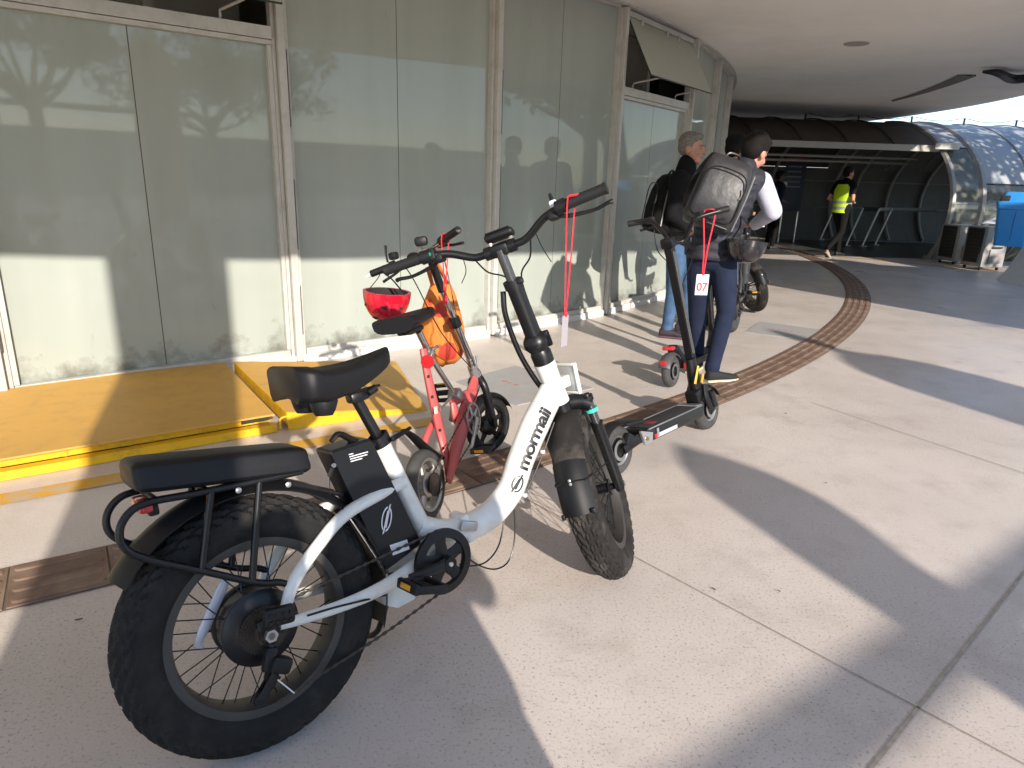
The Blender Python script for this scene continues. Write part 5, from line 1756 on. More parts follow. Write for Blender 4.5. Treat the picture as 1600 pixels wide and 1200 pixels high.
# handlebar
bL, bR, bC = Q(580, 428, 0.245), Q(716, 359, -0.245), Q(662, 396, 0.0)
hb2 = member([bL, bL.lerp(bC, 0.55)+V((0, 0, -0.005)), bC, bR.lerp(bC, 0.55)+V((0, 0, -0.005)), bR], 0.011, 'handlebar', M_chrome, sm=5)
for e, nm in ((bL, 1), (bR, -1)):
    d = (bC-e)
    b = B()
    n = 14
    b.tube([e+d*(0.36*k/n) for k in range(n+1)], [0.0165 if k % 2 else 0.0155 for k in range(n+1)], 14); b.obj('grip', M_plas, hb2)
    b = B(); b.tube([e+d*0.37, e+d*0.47], 0.0205, 14); b.obj('grip_collar', M_plas, hb2)
    l0 = e+d*0.52
    b = B(); b.box(l0+V((0.02, 0, -0.008)), (0.045, 0.035, 0.03), None, 0.008); b.obj('brake_mount', M_plas, hb2)
    b = B(); b.tube([l0+V((0.03, 0, -0.01)), l0-d*0.15+V((0.06, 0, -0.03)), l0-d*0.45+V((0.055, 0, -0.05))], [0.007, 0.006, 0.007], 8, sm=5); b.obj('brake_lever', M_satin, hb2)
b = B(); b.tube([bL+V((0, 0, 0)), bL+(bL-bC)*0.10+V((0, 0, -0.005))], [0.012, 0.006], 10); b.obj('bar_end', M_label, hb2)
b = B(); b.box(Q(658, 377, -0.03), (0.055, 0.055, 0.040), rotm((0, 0, 1), rad(20)), 0.012); hl2 = b.obj('head_lamp', M_plas, hb2)
b = B(); b.tube([Q(655, 395, 0.0), Q(657, 380, -0.02)], 0.008, 8); b.obj('lamp_mount', M_alloy, hl2)
b = B(); b.ell(Q(646, 402, 0.03), (0.030, 0.030, 0.022)); b.obj('bell', M_satin, hb2)
b = B(); b.box(Q(667, 396, 0.0), (0.055, 0.05, 0.05), None, 0.012); b.obj('bar_clamp', M_alloy, hb2)
b = B(); b.tube([Q(606, 410, 0.18), Q(603, 398, 0.18), Q(602, 384, 0.18)], [0.008, 0.007, 0.011], 8, flat=(0.5, 1), up=(0, 1, 0)); b.obj('mode_lever', M_plas, hb2)
b = B(); b.box(Q(615, 400, 0.17), (0.04, 0.04, 0.035), None, 0.010); b.obj('switch', M_plas, hb2)
b = B(); b.lathe([(0, 0), (0.008, 0), (0.007, 0.005), (0, 0.006)], Q(624, 419, 0.155), (-1, -0.3, 0), 12); b.obj('orange_button', M_amber, hb2)
for (p0, p1, p2, p3) in (((628, 410), (648, 440), (690, 520), (736, 575)), ((690, 388), (700, 430), (720, 520), (742, 572)), ((735, 565), (752, 585), (744, 620), (733, 632))):
    b = B(); b.tube([Q(*p0, 0.02), Q(*p1, -0.02), Q(*p2, -0.035), Q(*p3, -0.03)], 0.0025, 6, sm=8); b.obj('cable', M_satin, hb2)
# drive
bb2 = Q(726, 655, -0.012)
b = B()
for (r0, r1) in ((0.078, 0.066), (0.028, 0.014)):
    b2 = B()
    b2.lathe([(r0, -0.003), (r0, 0.003), (r1, 0.003), (r1, -0.003), (r0, -0.003)], V((bb2.x, -0.058, bb2.z)), (0, 1, 0), 44)
    if r0 > 0.05: ring2 = b2.obj('chainring', M_alloy, rb_)
    else: b2.obj('ring_boss', M_alloy, ring2)
for k in range(5):
    t = 2*PI*k/5+0.5
    d = V((math.cos(t), 0, math.sin(t)))
    c_ = V((bb2.x, -0.058, bb2.z))
    b = B(); b.tube([c_+d*0.02, c_+d*0.07], [0.012, 0.007], 8, flat=(0.3, 1), up=(0, 1, 0)); b.obj('spider_arm', M_alloy, ring2)
ce = Q(737, 702, -0.085)
c_ = V((bb2.x, -0.075, bb2.z))
b = B(); b.tube([c_, c_.lerp(ce, 0.5), ce], [0.016, 0.011, 0.011], 10, flat=(0.6, 1), up=(0, 1, 0)); b.obj('crank', M_alloy, rb_)
pedal(ce+V((0, -0.055, 0)), -1, rb_, rotm((0, 1, 0), rad(5)), 0.95)
cl_ = V((2*bb2.x-ce.x, 0.085, 2*bb2.z-ce.z))
b = B(); b.tube([V((bb2.x, 0.06, bb2.z)), cl_], [0.016, 0.011], 10, flat=(0.6, 1), up=(0, 1, 0)); b.obj('crank', M_alloy, rb_)
pedal(cl_+V((0, 0.055, 0)), 1, rb_, rotm((0, 1, 0), rad(80)), 0.95)
b = chain_run([V((bb2.x, -0.058, bb2.z+0.076)), V((0.005, -0.046, R2+0.05))]); b.obj('chain', M_chain, rb_)
b = chain_run([V((bb2.x, -0.058, bb2.z-0.076)), V((0.005, -0.046, R2-0.05))]); b.obj('chain', M_chain, rb_)
b = B()
fl = [Q(631, 672), Q(645, 682), Q(664, 700), Q(680, 712), Q(692, 716)]
b.tube(fl, [0.016, 0.024, 0.030, 0.030, 0.02], 10, sm=5, flat=(1.0, 0.35), up=(0, 1, 0)); b.obj('rear_mudguard', M_vinyl, rb_)
b = B(); b.box(V((-0.115, 0.03, 0.17)), (0.04, 0.05, 0.10), None, 0.012); b.obj('brake_caliper', M_plas, rb_)
b = B(); b.tube([V((0.20, 0.06, 0.22)), V((0.16, 0.15, 0.11)), V((0.15, 0.215, 0.052))], 0.009, 8); b.obj('kickstand', M_satin, rb_)
strap_tag(M2 @ (bR+(bC-bR)*0.36), 0.24, 'thin red ribbon with a small tag on the red bike\'s right grip', 0.022, 0.032, face=V((0.6, -0.8, 0)), card=M_ribbon, spread=0.017, r=0.003)

# orange patterned bag hanging in front of its handlebar
yb2 = (M2 @ Q(690, 500)).y
bag_px = [((672, 446), (702, 441)), ((662, 470), (712, 463)), ((655, 495), (720, 490)), ((655, 520), (726, 515)), ((664, 545), (727, 538)), ((677, 563), (722, 556)), ((690, 571), (712, 565))]
rings = []
o0 = at_y(692, 505, yb2+0.27)
for k, (l_, r_) in enumerate(bag_px):
    a, c = at_y(*l_, yb2+0.27), at_y(*r_, yb2+0.27)
    mid, hx = (a+c)/2-o0, (c-a)/2
    dp = (0.035, 0.06, 0.075, 0.085, 0.085, 0.065, 0.03)[k]
    ring = []
    for j in range(24):
        t = 2*PI*j/24
        ring.append(mid+hx*math.copysign(abs(math.cos(t))**0.7, math.cos(t))+V((0.02, 1, 0))*dp*math.sin(t)+V((0, 0, 0.006*math.sin(3*t+k))))
    rings.append(ring)
def bag_mat():
    m = mat('orange_print_cloth', (0.62, 0.17, 0.025), 0.7)
    n, l = m.node_tree.nodes, m.node_tree.links
    tc = n.new('ShaderNodeTexCoord')
    vo = n.new('ShaderNodeTexVoronoi'); vo.inputs['Scale'].default_value = 9
    no = n.new('ShaderNodeTexNoise'); no.inputs['Scale'].default_value = 11; no.inputs['Detail'].default_value = 3
    l.new(tc.outputs['Object'], no.inputs['Vector'])
    ad = n.new('ShaderNodeVectorMath'); ad.operation = 'MULTIPLY_ADD'; ad.inputs[1].default_value = (0.08, 0.08, 0.08)
    l.new(no.outputs['Color'], ad.inputs[0]); l.new(tc.outputs['Object'], ad.inputs[2]); l.new(ad.outputs[0], vo.inputs['Vector'])
    r = n.new('ShaderNodeMapRange'); r.inputs[1].default_value = 0.38; r.inputs[2].default_value = 0.44; r.inputs[3].default_value = 1; r.inputs[4].default_value = 0
    l.new(vo.outputs['Distance'], r.inputs[0])
    x = n.new('ShaderNodeMix'); x.data_type = 'RGBA'
    l.new(r.outputs[0], x.inputs[0]); x.inputs[6].default_value = (0.66, 0.20, 0.03, 1); x.inputs[7].default_value = (0.50, 0.045, 0.025, 1)
    l.new(x.outputs[2], n['Principled BSDF'].inputs['Base Color'])
    return m
bg_ = thing('shoulder_bag', 'orange and red patterned cloth bag hanging on the red bike\'s handlebar', 'bag', Matrix.Translation(o0))
b = B(); b.loft(rings); b.obj('bag_body', bag_mat(), bg_, smooth=60)
for px0, px1 in (((676, 446), (668, 418)), ((699, 443), (684, 412))):
    b = B(); b.tube([at_y(*px0, yb2+0.25)-o0, at_y((px0[0]+px1[0])/2, (px0[1]+px1[1])/2, yb2+0.10)-o0, M2 @ Q(px1[0], px1[1], 0.0)-o0], 0.010, 8, sm=4, flat=(1, 0.4)); b.obj('strap', mat('orange_strap', (0.45, 0.13, 0.03), 0.7), bg_)

# ------------------------------------------------------------------ helmets
def helmet(M, lab, m, rx, ry, rz, vents, strap_to=None, group='cycle helmets hung up by their straps'):
    """bowl hung upside down: dome below, rim above"""
    t = thing('bike_helmet', lab, 'helmet', M, group)
    def bowl(k, th0=0.0):
        rings = []
        for i in range(11):
            ph = PI/2*i/10
            z = -math.cos(ph)
            rings.append([V((rx*k*max(0.02, math.sin(ph)**0.85)*math.cos(a), ry*k*max(0.02, math.sin(ph)**0.85)*math.sin(a), rz*k*z-0.006*math.sin(a)*math.sin(ph))) for a in [2*PI*j/32 for j in range(32)]])
        return rings
    o_, i_ = bowl(1.0), bowl(0.88)
    b = B(); b.loft(o_+i_[::-1], cap=True); sh = b.obj('shell', m, t, smooth=60)
    b = B(); b.loft([[p*0.985 for p in r_] for r_ in i_[4:]]+[[p*0.93 for p in r_] for r_ in i_[4:][::-1]], cap=False); b.obj('liner', mat('black_foam', (0.02, 0.02, 0.02), 0.9), sh)
    for (a, z, tl_, ln) in vents:
        rr_ = math.sqrt(max(0, 1-z*z))**0.85
        p = V((rx*rr_*math.cos(a), ry*rr_*math.sin(a), -rz*z))
        nrm_ = V((p.x/rx**2, p.y/ry**2, p.z/rz**2)).normalized()
        tt = nrm_.cross(V((0, 0, 1))).normalized()
        bb = nrm_.cross(tt)
        dr = tt*math.cos(tl_)+bb*math.sin(tl_)
        b = B(); b.tube([p-dr*ln-nrm_*0.002, p, p+dr*ln-nrm_*0.002], [0.003, 0.009, 0.003], 8, sm=3, flat=(0.25, 0.8), up=tuple(nrm_)); b.obj('vent', M_dark, sh)
    if strap_to is not None:
        e = M.inverted() @ strap_to
        for s_ in (-1, 1):
            b = B(); b.tube([V((s_*rx*0.86, 0, 0.0)), V((s_*rx*0.5, 0.01, 0.04)).lerp(e, 0.4), e], 0.006, 6, sm=5, flat=(1, 0.35)); b.obj('strap', M_satin, t)
    return t
hc_ = (M2 @ bL.lerp(bC, 0.16))
hm = at_y(605, 455, hc_.y-0.03)
helmet(Matrix.Translation(hm) @ Matrix.Rotation(rad(-20), 4, 'Z') @ Matrix.Rotation(rad(4), 4, 'Y'), 'glossy red bike helmet hanging upside down from the red bike\'s left grip',
       mat('gloss_red', (0.58, 0.010, 0.030), 0.16, coat=0.6), 0.102, 0.120, 0.140,
       [(rad(-125), 0.40, 0.5, 0.016), (rad(-62), 0.38, -0.6, 0.018), (rad(-100), 0.80, 0.1, 0.018), (rad(-15), 0.42, -0.4, 0.016), (rad(170), 0.42, 0.4, 0.016)], strap_to=hc_)

# ------------------------------------------------------------------ kick scooters
M_deck = mat('grip_tape', (0.022, 0.022, 0.023), 0.9, bump=0.4, bscale=500)
M_rail = mat('silver_rail', (0.50, 0.50, 0.52), 0.3, metal=0.8)
M3 = wheel_frame(gnd(952, 748), rad(42), rad(12))
K = picker(M3)
sc = thing('kick_scooter', 'black electric kick scooter with silver-edged deck parked beside the white bike', 'scooter', M3)
R3 = 0.125
def sc_wheel(c, R, parent, lab, m_t, a=0.034, bw=0.034, rim_m=None):
    b = B()
    rr_ = R-a*1.55
    b.lathe([(rr_+0.012, -0.026), (rr_, -0.028), (rr_-0.010, -0.022), (rr_-0.010, 0.022), (rr_, 0.028), (rr_+0.012, 0.026), (rr_+0.012, -0.026)], c, (0, 1, 0), 48)
    rim = b.obj('wheel', rim_m or M_alloy, parent, label=lab)
    b = tyre(c, R, a, bw, 0.002, 130, 22); b.obj('tyre', m_t, rim, smooth=35)
    b = B(); b.lathe([(0, -0.030), (0.022, -0.030), (0.030, -0.024), (rr_-0.014, -0.014), (rr_-0.008, -0.012), (rr_-0.008, 0.012), (rr_-0.014, 0.014), (0.030, 0.024), (0.022, 0.030), (0, 0.030)], c, (0, 1, 0), 36); b.obj('motor_disc', M_satin, rim)
    b = B(); b.lathe([(0.052, 0), (0.052, 0.002), (0.036, 0.002), (0.036, 0), (0.052, 0)], V(c)+V((0, -0.036, 0)), (0, 1, 0), 36); b.obj('brake_disc', M_alloy, rim)
    return rim
h3r, h3f = V((0.07, 0, R3)), V((1.00, 0, R3))
sc_wheel(h3r, R3, sc, 'rear scooter wheel with brake disc', M_rubberg)
sc_wheel(h3f, R3, sc, 'front scooter wheel', M_rubberg)
def sp(b, name, m, parent=sc, **k): return b.obj(name, m, parent, **k)
b = B()
sect = [(-0.085, 0.125), (-0.088, 0.150), (-0.080, 0.180), (0.080, 0.180), (0.088, 0.150), (0.085, 0.125), (0.06, 0.112), (-0.06, 0.112)]
b.loft([[V((x, y*k, z)) for y, z in sect] for x, k in ((0.265, 0.8), (0.30, 1.0), (0.80, 1.0), (0.86, 0.75), (0.90, 0.5))])
dk = sp(b, 'deck', M_satin, smooth=25)
b = B(); b.box((0.55, 0, 0.1825), (0.50, 0.120, 0.004), None, 0.001); sp(b, 'grip_tape', M_deck, dk)
for s_ in (-1, 1):
    b = B(); b.box((0.55, s_*0.072, 0.183), (0.56, 0.010, 0.006), None, 0.002); sp(b, 'deck_rail', M_rail, dk)
    b = B(); b.box((0.42, s_*0.0885, 0.140), (0.20, 0.004, 0.020), None, 0.001); sp(b, 'side_reflector', M_silverf, dk)
    b = B(); b.box((0.31, s_*0.0885, 0.140), (0.022, 0.005, 0.022), None, 0.001); sp(b, 'red_marker', M_red, dk)
    b = B(); b.box((0.33, s_*0.089, 0.155), (0.018, 0.006, 0.045), None, 0.002); sp(b, 'deck_end_band', M_rail, dk)
b = B(); b.box((0.40, 0, 0.1855), (0.045, 0.060, 0.002), None, 0.0005); sp(b, 'red_mark', mat('dark_red_print', (0.28, 0.02, 0.03), 0.6), dk)
b = B(); b.box((0.82, 0, 0.184), (0.055, 0.13, 0.010), None, 0.004); sp(b, 'front_plate', M_rail, dk)
# rear swing arm, bracket, mudguard, light
for s_ in (-1, 1):
    b = B(); b.tube([h3r+V((0, s_*0.055, 0)), V((0.16, s_*0.060, 0.150)), V((0.27, s_*0.055, 0.150))], [0.022, 0.028, 0.024], 10, flat=(0.4, 1), up=(0, 1, 0), sm=4); sw3 = sp(b, 'swing_arm', M_satin)
    b = B(); pts = [V((0.19, s_*0.068, 0.195)), V((0.285, s_*0.076, 0.165)), V((0.275, s_*0.076, 0.120)), V((0.22, s_*0.068, 0.115))]
    b.loft([pts, [p+V((0, s_*0.012, 0)) for p in pts]]); sp(b, 'bracket', M_rail, sw3, smooth=0)
    b = B(); b.lathe([(0, 0), (0.010, 0), (0.009, 0.006), (0, 0.007)], V((0.235, s_*0.084, 0.145)), (0, s_, 0), 14); sp(b, 'pivot_bolt', mat('brass', (0.5, 0.33, 0.1), 0.3, metal=0.9), sw3)
b = B(); b.box((0.20, 0, 0.232), (0.16, 0.105, 0.018), rotm((0, 1, 0), rad(6)), 0.008); sp(b, 'foot_rest', M_plas)
b = arc_strip(h3r, 0.142, 165, 60, 0.080, 0.004, 20, 0.35); mg = sp(b, 'rear_mudguard', M_plas)
b = B(); b.tube([h3r+V((-0.136, 0, 0.05)), h3r+V((-0.185, 0, 0.03)), h3r+V((-0.20, 0, -0.02))], [0.03, 0.035, 0.035], 8, flat=(1.0, 0.15), up=(0, 1, 0), sm=3); sp(b, 'mud_flap', M_plas, mg)
b = B(); b.box(h3r+V((-0.125, 0, 0.105)), (0.030, 0.055, 0.030), rotm((0, 1, 0), rad(-40)), 0.010); sp(b, 'tail_light', M_red, mg)
b = B(); b.box(h3r+V((0.045, -0.055, 0.045)), (0.05, 0.030, 0.06), rotm((0, 1, 0), rad(30)), 0.008); sp(b, 'brake_caliper', M_plas)
# front end: arms, neck, folding joint, stem
for s_ in (-1, 1):
    b = B(); b.tube([h3f+V((0, s_*0.055, 0)), V((0.925, s_*0.058, 0.20)), V((0.935, s_*0.045, 0.285))], [0.020, 0.026, 0.022], 10, flat=(0.5, 1), up=(0, 1, 0), sm=4); fa = sp(b, 'front_arm', M_satin)
    b = B(); b.tube([h3f+V((-0.01, s_*0.068, 0.02)), V((0.955, s_*0.068, 0.24))], 0.017, 10); sp(b, 'damper', M_plas, fa)
b = arc_strip(h3f, 0.142, 115, 25, 0.080, 0.004, 16, 0.35); sp(b, 'front_mudguard', M_plas)
b = B(); b.box((0.895, 0, 0.225), (0.10, 0.085, 0.085), rotm((0, 1, 0), rad(-15)), 0.018); nk = sp(b, 'neck_block', M_satin)
j0 = K(1086, 612)
k0, k1 = K(1088, 612), K(1078, 560)
b = B(); b.tube([V((0.925, 0, 0.25)), k0.lerp(k1, 0.2), k1], [0.048, 0.044, 0.036], 12, flat=(0.8, 1.0), up=(0, 1, 0)); fj = sp(b, 'folding_joint', M_satin)
b = B(); b.tube([K(1086, 600, -0.042), K(1091, 572, -0.042)], [0.010, 0.009], 8, flat=(0.5, 1), up=(0, 1, 0)); sp(b, 'yellow_latch', mat('yellow_latch', (0.75, 0.42, 0.01), 0.4), fj)
b = B(); b.tube([K(1096, 598, -0.045), K(1098, 585, -0.045)], 0.008, 8); sp(b, 'side_reflector', M_amber, fj)
s0_, s1_ = K(1080, 562), K(1046, 388)
b = B(); b.tube([s0_, s0_.lerp(s1_, 0.5), s1_], 0.033, 4, flat=(0.72, 0.90), up=(0.70, 0.70, 0)); stm3 = sp(b, 'stem', M_satin, smooth=0)
dirs = (s1_-s0_).normalized()
for k in (-0.008, 0.002, 0.012):
    b = B(); b.tube([s0_.lerp(s1_, 0.06)+V((k, -0.0225, 0)), s0_.lerp(s1_, 0.97)+V((k, -0.0225, 0))], 0.0018, 4); sp(b, 'stem_groove', mat('groove_edge', (0.10, 0.10, 0.10), 0.4), stm3)
b = B(); b.box(K(1044, 380), (0.050, 0.075, 0.055), rotm((0, 1, 0), rad(-12)), 0.012); sp(b, 'head_box', M_satin, stm3)
bc3 = K(1044, 378)
lft, rgt = K(981, 350, 0.27), K(1139, 326, -0.27)
hb3p = [lft, K(1008, 345, 0.18), K(1024, 350, 0.12), K(1042, 372, 0.045), bc3, K(1068, 376, -0.05), K(1078, 355, -0.10), K(1090, 340, -0.15), rgt]
b = B(); b.tube(hb3p, 0.0125, 12, sm=5); hb3 = sp(b, 'handlebar', M_satin)
for e, nx, ln in ((lft, K(1012, 345, 0.175), 1), (rgt, K(1100, 335, -0.17), 1)):
    b = B()
    n = 14
    b.tube([e+(nx-e)*(k/n) for k in range(n+1)], [0.0175 if k % 2 else 0.0165 for k in range(n+1)], 14); sp(b, 'grip', MATS['grip_rubber'], hb3)
    b = B(); b.box(nx+(nx-e)*0.16, (0.040, 0.040, 0.040), None, 0.010); sp(b, 'control_pod', M_plas, hb3)
    b = B(); b.tube([nx+(nx-e)*0.2+V((0.03, 0, -0.02)), nx+V((0.05, 0, -0.035)), e.lerp(nx, 0.35)+V((0.045, 0, -0.045))], [0.008, 0.006, 0.007], 8, sm=4); sp(b, 'brake_lever', M_satin, hb3)
b = B(); b.tube([K(1022, 360, 0.11), K(1028, 392, 0.10), K(1050, 420, 0.04), K(1062, 470, 0.03)], 0.003, 6, sm=8); sp(b, 'brake_cable', M_satin, hb3)
b = B(); b.tube([K(1085, 352, -0.11), K(1082, 400, -0.06), K(1068, 440, -0.03)], 0.003, 6, sm=8); sp(b, 'brake_cable', M_satin, hb3)
b = B(); b.tube([V((0.55, 0.07, 0.12)), V((0.50, 0.16, 0.065)), V((0.49, 0.185, 0.045))], 0.008, 8); sp(b, 'kickstand', M_satin)
strap_tag(M3 @ K(1109, 334, -0.195), 0.315, 'white tag numbered 07 on a red ribbon hanging from the front scooter', 0.070, 0.112, face=V((0.10, -1, 0)), number='07', spread=0.030, r=0.004)

# second scooter, behind the man with the grey backpack
M4 = wheel_frame(gnd(1046, 606), rad(35.5), rad(8))
K4 = picker(M4)
s4 = thing('kick_scooter', 'grey kick scooter with red tail light behind the man with the leather backpack', 'scooter', M4)
M_gsc = mat('dark_grey_paint', (0.07, 0.07, 0.075), 0.45)
h4r, h4f = V((0.03, 0, 0.115)), V((0.93, 0, 0.115))
sc_wheel(h4r, 0.115, s4, 'rear wheel under a red light', M_rubberg, 0.028, 0.028, M_gsc)
sc_wheel(h4f, 0.115, s4, 'front wheel', M_rubberg, 0.028, 0.028, M_gsc)
b = arc_strip(h4r, 0.135, 160, 40, 0.085, 0.005, 20, 0.4); mg4 = b.obj('rear_mudguard', M_gsc, s4)
b = B(); b.box(h4r+V((-0.02, 0, 0.165)), (0.05, 0.080, 0.026), None, 0.008); b.obj('tail_light', M_red, mg4)
b = B(); b.box(h4r+V((-0.118, 0, 0.075)), (0.014, 0.045, 0.045), rotm((0, 1, 0), rad(-28)), 0.004); b.obj('red_reflector', M_red, mg4)
b = B(); b.tube([h4r+V((-0.01, 0, 0.16)), h4r+V((0.10, 0, 0.13)), V((0.24, 0, 0.14))], [0.02, 0.03, 0.035], 8, flat=(0.7, 1.4), up=(0, 1, 0)); b.obj('mudguard_arm', M_satin, mg4)
b = B(); b.loft([[V((x, y*k, z)) for y, z in ((-0.075, 0.10), (-0.078, 0.15), (0.078, 0.15), (0.075, 0.10))] for x, k in ((0.20, 0.7), (0.24, 1), (0.72, 1), (0.80, 0.6))]); d4 = b.obj('deck', M_satin, s4, smooth=0)
b = B(); b.box((0.19, -0.05, 0.125), (0.05, 0.03, 0.05), None, 0.01); b.obj('red_pivot', M_red, d4)
b = arc_strip(h4f, 0.138, 175, 30, 0.080, 0.005, 24, 0.4); fm4 = b.obj('front_mudguard', mat('mid_grey_paint', (0.17, 0.17, 0.18), 0.5), s4)
b = B(); b.box(h4f+V((0.02, -0.045, 0.06)), (0.03, 0.012, 0.045), None, 0.004); b.obj('side_reflector', M_amber, fm4)
b = B(); b.tube([V((0.80, 0, 0.14)), V((0.87, 0, 0.24)), V((0.84, 0, 0.34))], [0.035, 0.04, 0.03], 12, sm=3); b.obj('neck', M_satin, s4)
b = B(); b.tube([V((0.845, 0, 0.32)), V((0.74, 0, 1.02))], 0.024, 14); b.obj('stem', M_satin, s4)
b = B(); b.tube([V((0.72, -0.24, 1.04)), V((0.735, 0, 1.03)), V((0.72, 0.24, 1.04))], 0.012, 10, sm=4); hb4 = b.obj('handlebar', M_satin, s4)
for s_ in (-1, 1):
    b = B(); b.tube([V((0.72, s_*0.24, 1.04)), V((0.725, s_*0.13, 1.037))], 0.017, 12); b.obj('grip', M_plas, hb4)

# ------------------------------------------------------------------ another fat-tyred bike parked behind (same make, dark frame)
def copy_tree(o, parent, swap):
    c = o.copy()
    C.objects.link(c)
    c.parent = parent
    if c.type == 'MESH' and c.data.materials and c.data.materials[0] and c.data.materials[0].name in swap:
        c.material_slots[0].link = 'OBJECT'
        c.material_slots[0].material = swap[c.data.materials[0].name]
    for ch in o.children:
        copy_tree(ch, c, swap)
    return c
M_gunm = mat('gunmetal_paint', (0.05, 0.052, 0.055), 0.35, coat=0.3)
for (px, py), psi, lean, lab in (((1143, 519), 27, 9, 'dark fat-tyred electric bike standing behind the man with the leather backpack'),):
    Mx = wheel_frame(gnd(px, py), rad(psi), rad(lean))
    nb = copy_tree(wb, None, {'white_bike_paint': M_gunm, 'tyre_rubber': M_rubberg, 'black_print': M_gunm, 'white_label': M_gunm})
    nb.matrix_world = Mx
    tag(nb, lab, 'bicycle')
    if True:
        ga = Mx @ (SX @ (bcn+V((-0.048, -0.262, 0.050))))
        strap_tag(ga, 0.27, 'small white tag on a red ribbon on the dark bike\'s right grip', 0.055, 0.085, face=V((0.2, -1, 0)), spread=0.021, r=0.005)
# ------------------------------------------------------------------ people: bodies and clothes grown from joints into continuous skins
DG = None
def skin(prims, name, m, parent, voxel=0.012, smooth=6, label=None):
    """prims: ('cap', p, q, r0, r1) | ('ell', c, (rx, ry, rz), R) | ('loft', rings); joined into one closed, smooth surface"""
    b = B()
    for p in prims:
        if p[0] == 'cap':
            _, a, c, r0, r1 = p
            a, c = V(a), V(c)
            d = (c-a)
            L_ = max(d.length, 1e-6)
            u_ = d/L_
            pts, rs = [], []
            for k in range(5):
                t = PI/2*k/4
                pts.append(a-u_*r0*math.cos(t)); rs.append(max(r0*math.sin(t), 0.0008))
            for k in range(1, 4):
                pts.append(a+d*k/4); rs.append(r0+(r1-r0)*k/4)
            for k in range(5):
                t = PI/2*k/4
                pts.append(c+u_*r1*math.sin(t)); rs.append(max(r1*math.cos(t), 0.0008))
            b.tube(pts, rs, 14)
            # tube() interpolates a list evenly, and pts is as long as rs
        elif p[0] == 'ell':
            b.ell(p[1], p[2], p[3] if len(p) > 3 else None, 20, 14)
        else:
            b.loft(p[1])
    me = bpy.data.meshes.new('tmp')
    me.from_pydata(b.v, [], b.f)
    o = bpy.data.objects.new('tmp', me)
    C.objects.link(o)
    r = o.modifiers.new('r', 'REMESH'); r.mode = 'VOXEL'; r.voxel_size = voxel
    s_ = o.modifiers.new('s', 'SMOOTH'); s_.iterations = smooth; s_.factor = 0.5
    dg = bpy.context.evaluated_depsgraph_get()
    me2 = bpy.data.meshes.new_from_object(o.evaluated_get(dg))
    bpy.data.objects.remove(o)
    me2.name = name
    me2.shade_smooth()
    me2.materials.clear()
    me2.materials.append(m)
    o = bpy.data.objects.new(name, me2)
    C.objects.link(o)
    if parent: o.parent = parent
    if label: o['label'] = label
    return o
def cap(p, q, r0, r1=None): return ('cap', p, q, r0, r0 if r1 is None else r1)
M_skin = mat('skin_warm', (0.46, 0.235, 0.155), 0.5, var=0.10, vscale=20)
M_skin2 = mat('skin_rosy', (0.50, 0.23, 0.16), 0.5, var=0.10, vscale=20)
M_skin3 = mat('skin_dark', (0.10, 0.05, 0.032), 0.5, var=0.1, vscale=20)
M_hairg = mat('grey_hair', (0.17, 0.155, 0.135), 0.7, var=0.5, vscale=60, bump=0.6, bscale=120)
M_haird = mat('dark_hair', (0.007, 0.005, 0.004), 0.7, spec=0.2, var=0.3, vscale=60, bump=0.6, bscale=150)
def cloth(name, c, rough=0.85, bump=0.35, bs=14, var=0.12): return mat(name, c, rough, var=var, vscale=9, bump=bump, bscale=bs, spec=0.2)
M_jacket = cloth('black_jacket', (0.005, 0.005, 0.006))
M_vest = cloth('slate_quilted_vest', (0.028, 0.029, 0.038), 0.6, 0.8, 22)
M_shirt = cloth('lilac_white_shirt', (0.50, 0.50, 0.60), 0.8, 0.5, 16)
M_jeans1 = cloth('blue_jeans', (0.060, 0.115, 0.21), 0.9, 0.6, 16, 0.4)
M_jeans2 = cloth('navy_jeans', (0.015, 0.021, 0.045), 0.9, 0.6, 16, 0.25)
M_blackcloth = cloth('black_cloth', (0.005, 0.005, 0.005))
M_hivis = mat('hi_vis_yellow', (0.50, 0.72, 0.015), 0.7, bump=0.4, bscale=18, emit=None)
M_band = mat('reflective_band', (0.30, 0.32, 0.33), 0.4)
M_leather = mat('grey_leather', (0.026, 0.026, 0.029), 0.42, spec=0.4, var=0.15, vscale=5, bump=0.5, bscale=12)
M_eye = mat('eye_dark', (0.02, 0.015, 0.012), 0.2)
M_eyew = mat('eye_white', (0.40, 0.36, 0.33), 0.3)

def head_prims(c, R, s=1.0):
    f = lambda x, y, z: c+R @ (V((x, y, z))*s)
    e = lambda p, r: ('ell', f(*p), tuple(k*s for k in r), R)
    return [e((0, -0.012, 0.030), (0.074, 0.092, 0.088)), e((0, 0.026, -0.030), (0.060, 0.062, 0.080)), e((0, 0.045, -0.082), (0.042, 0.038, 0.034)),
            cap(f(0, 0.088, 0.008), f(0, 0.108, -0.030), 0.009*s, 0.014*s), cap(f(-0.030, 0.080, 0.022), f(0.030, 0.080, 0.022), 0.011*s),
            cap(f(-0.016, 0.083, -0.062), f(0.016, 0.083, -0.062), 0.009*s), cap(f(0, 0.070, -0.10), f(0, 0.074, -0.098), 0.018*s),
            e((0.076, -0.012, -0.014), (0.010, 0.022, 0.034)), e((-0.076, -0.012, -0.014), (0.010, 0.022, 0.034)),
            e((0.036, 0.060, -0.030), (0.026, 0.026, 0.026)), e((-0.036, 0.060, -0.030), (0.026, 0.026, 0.026))]
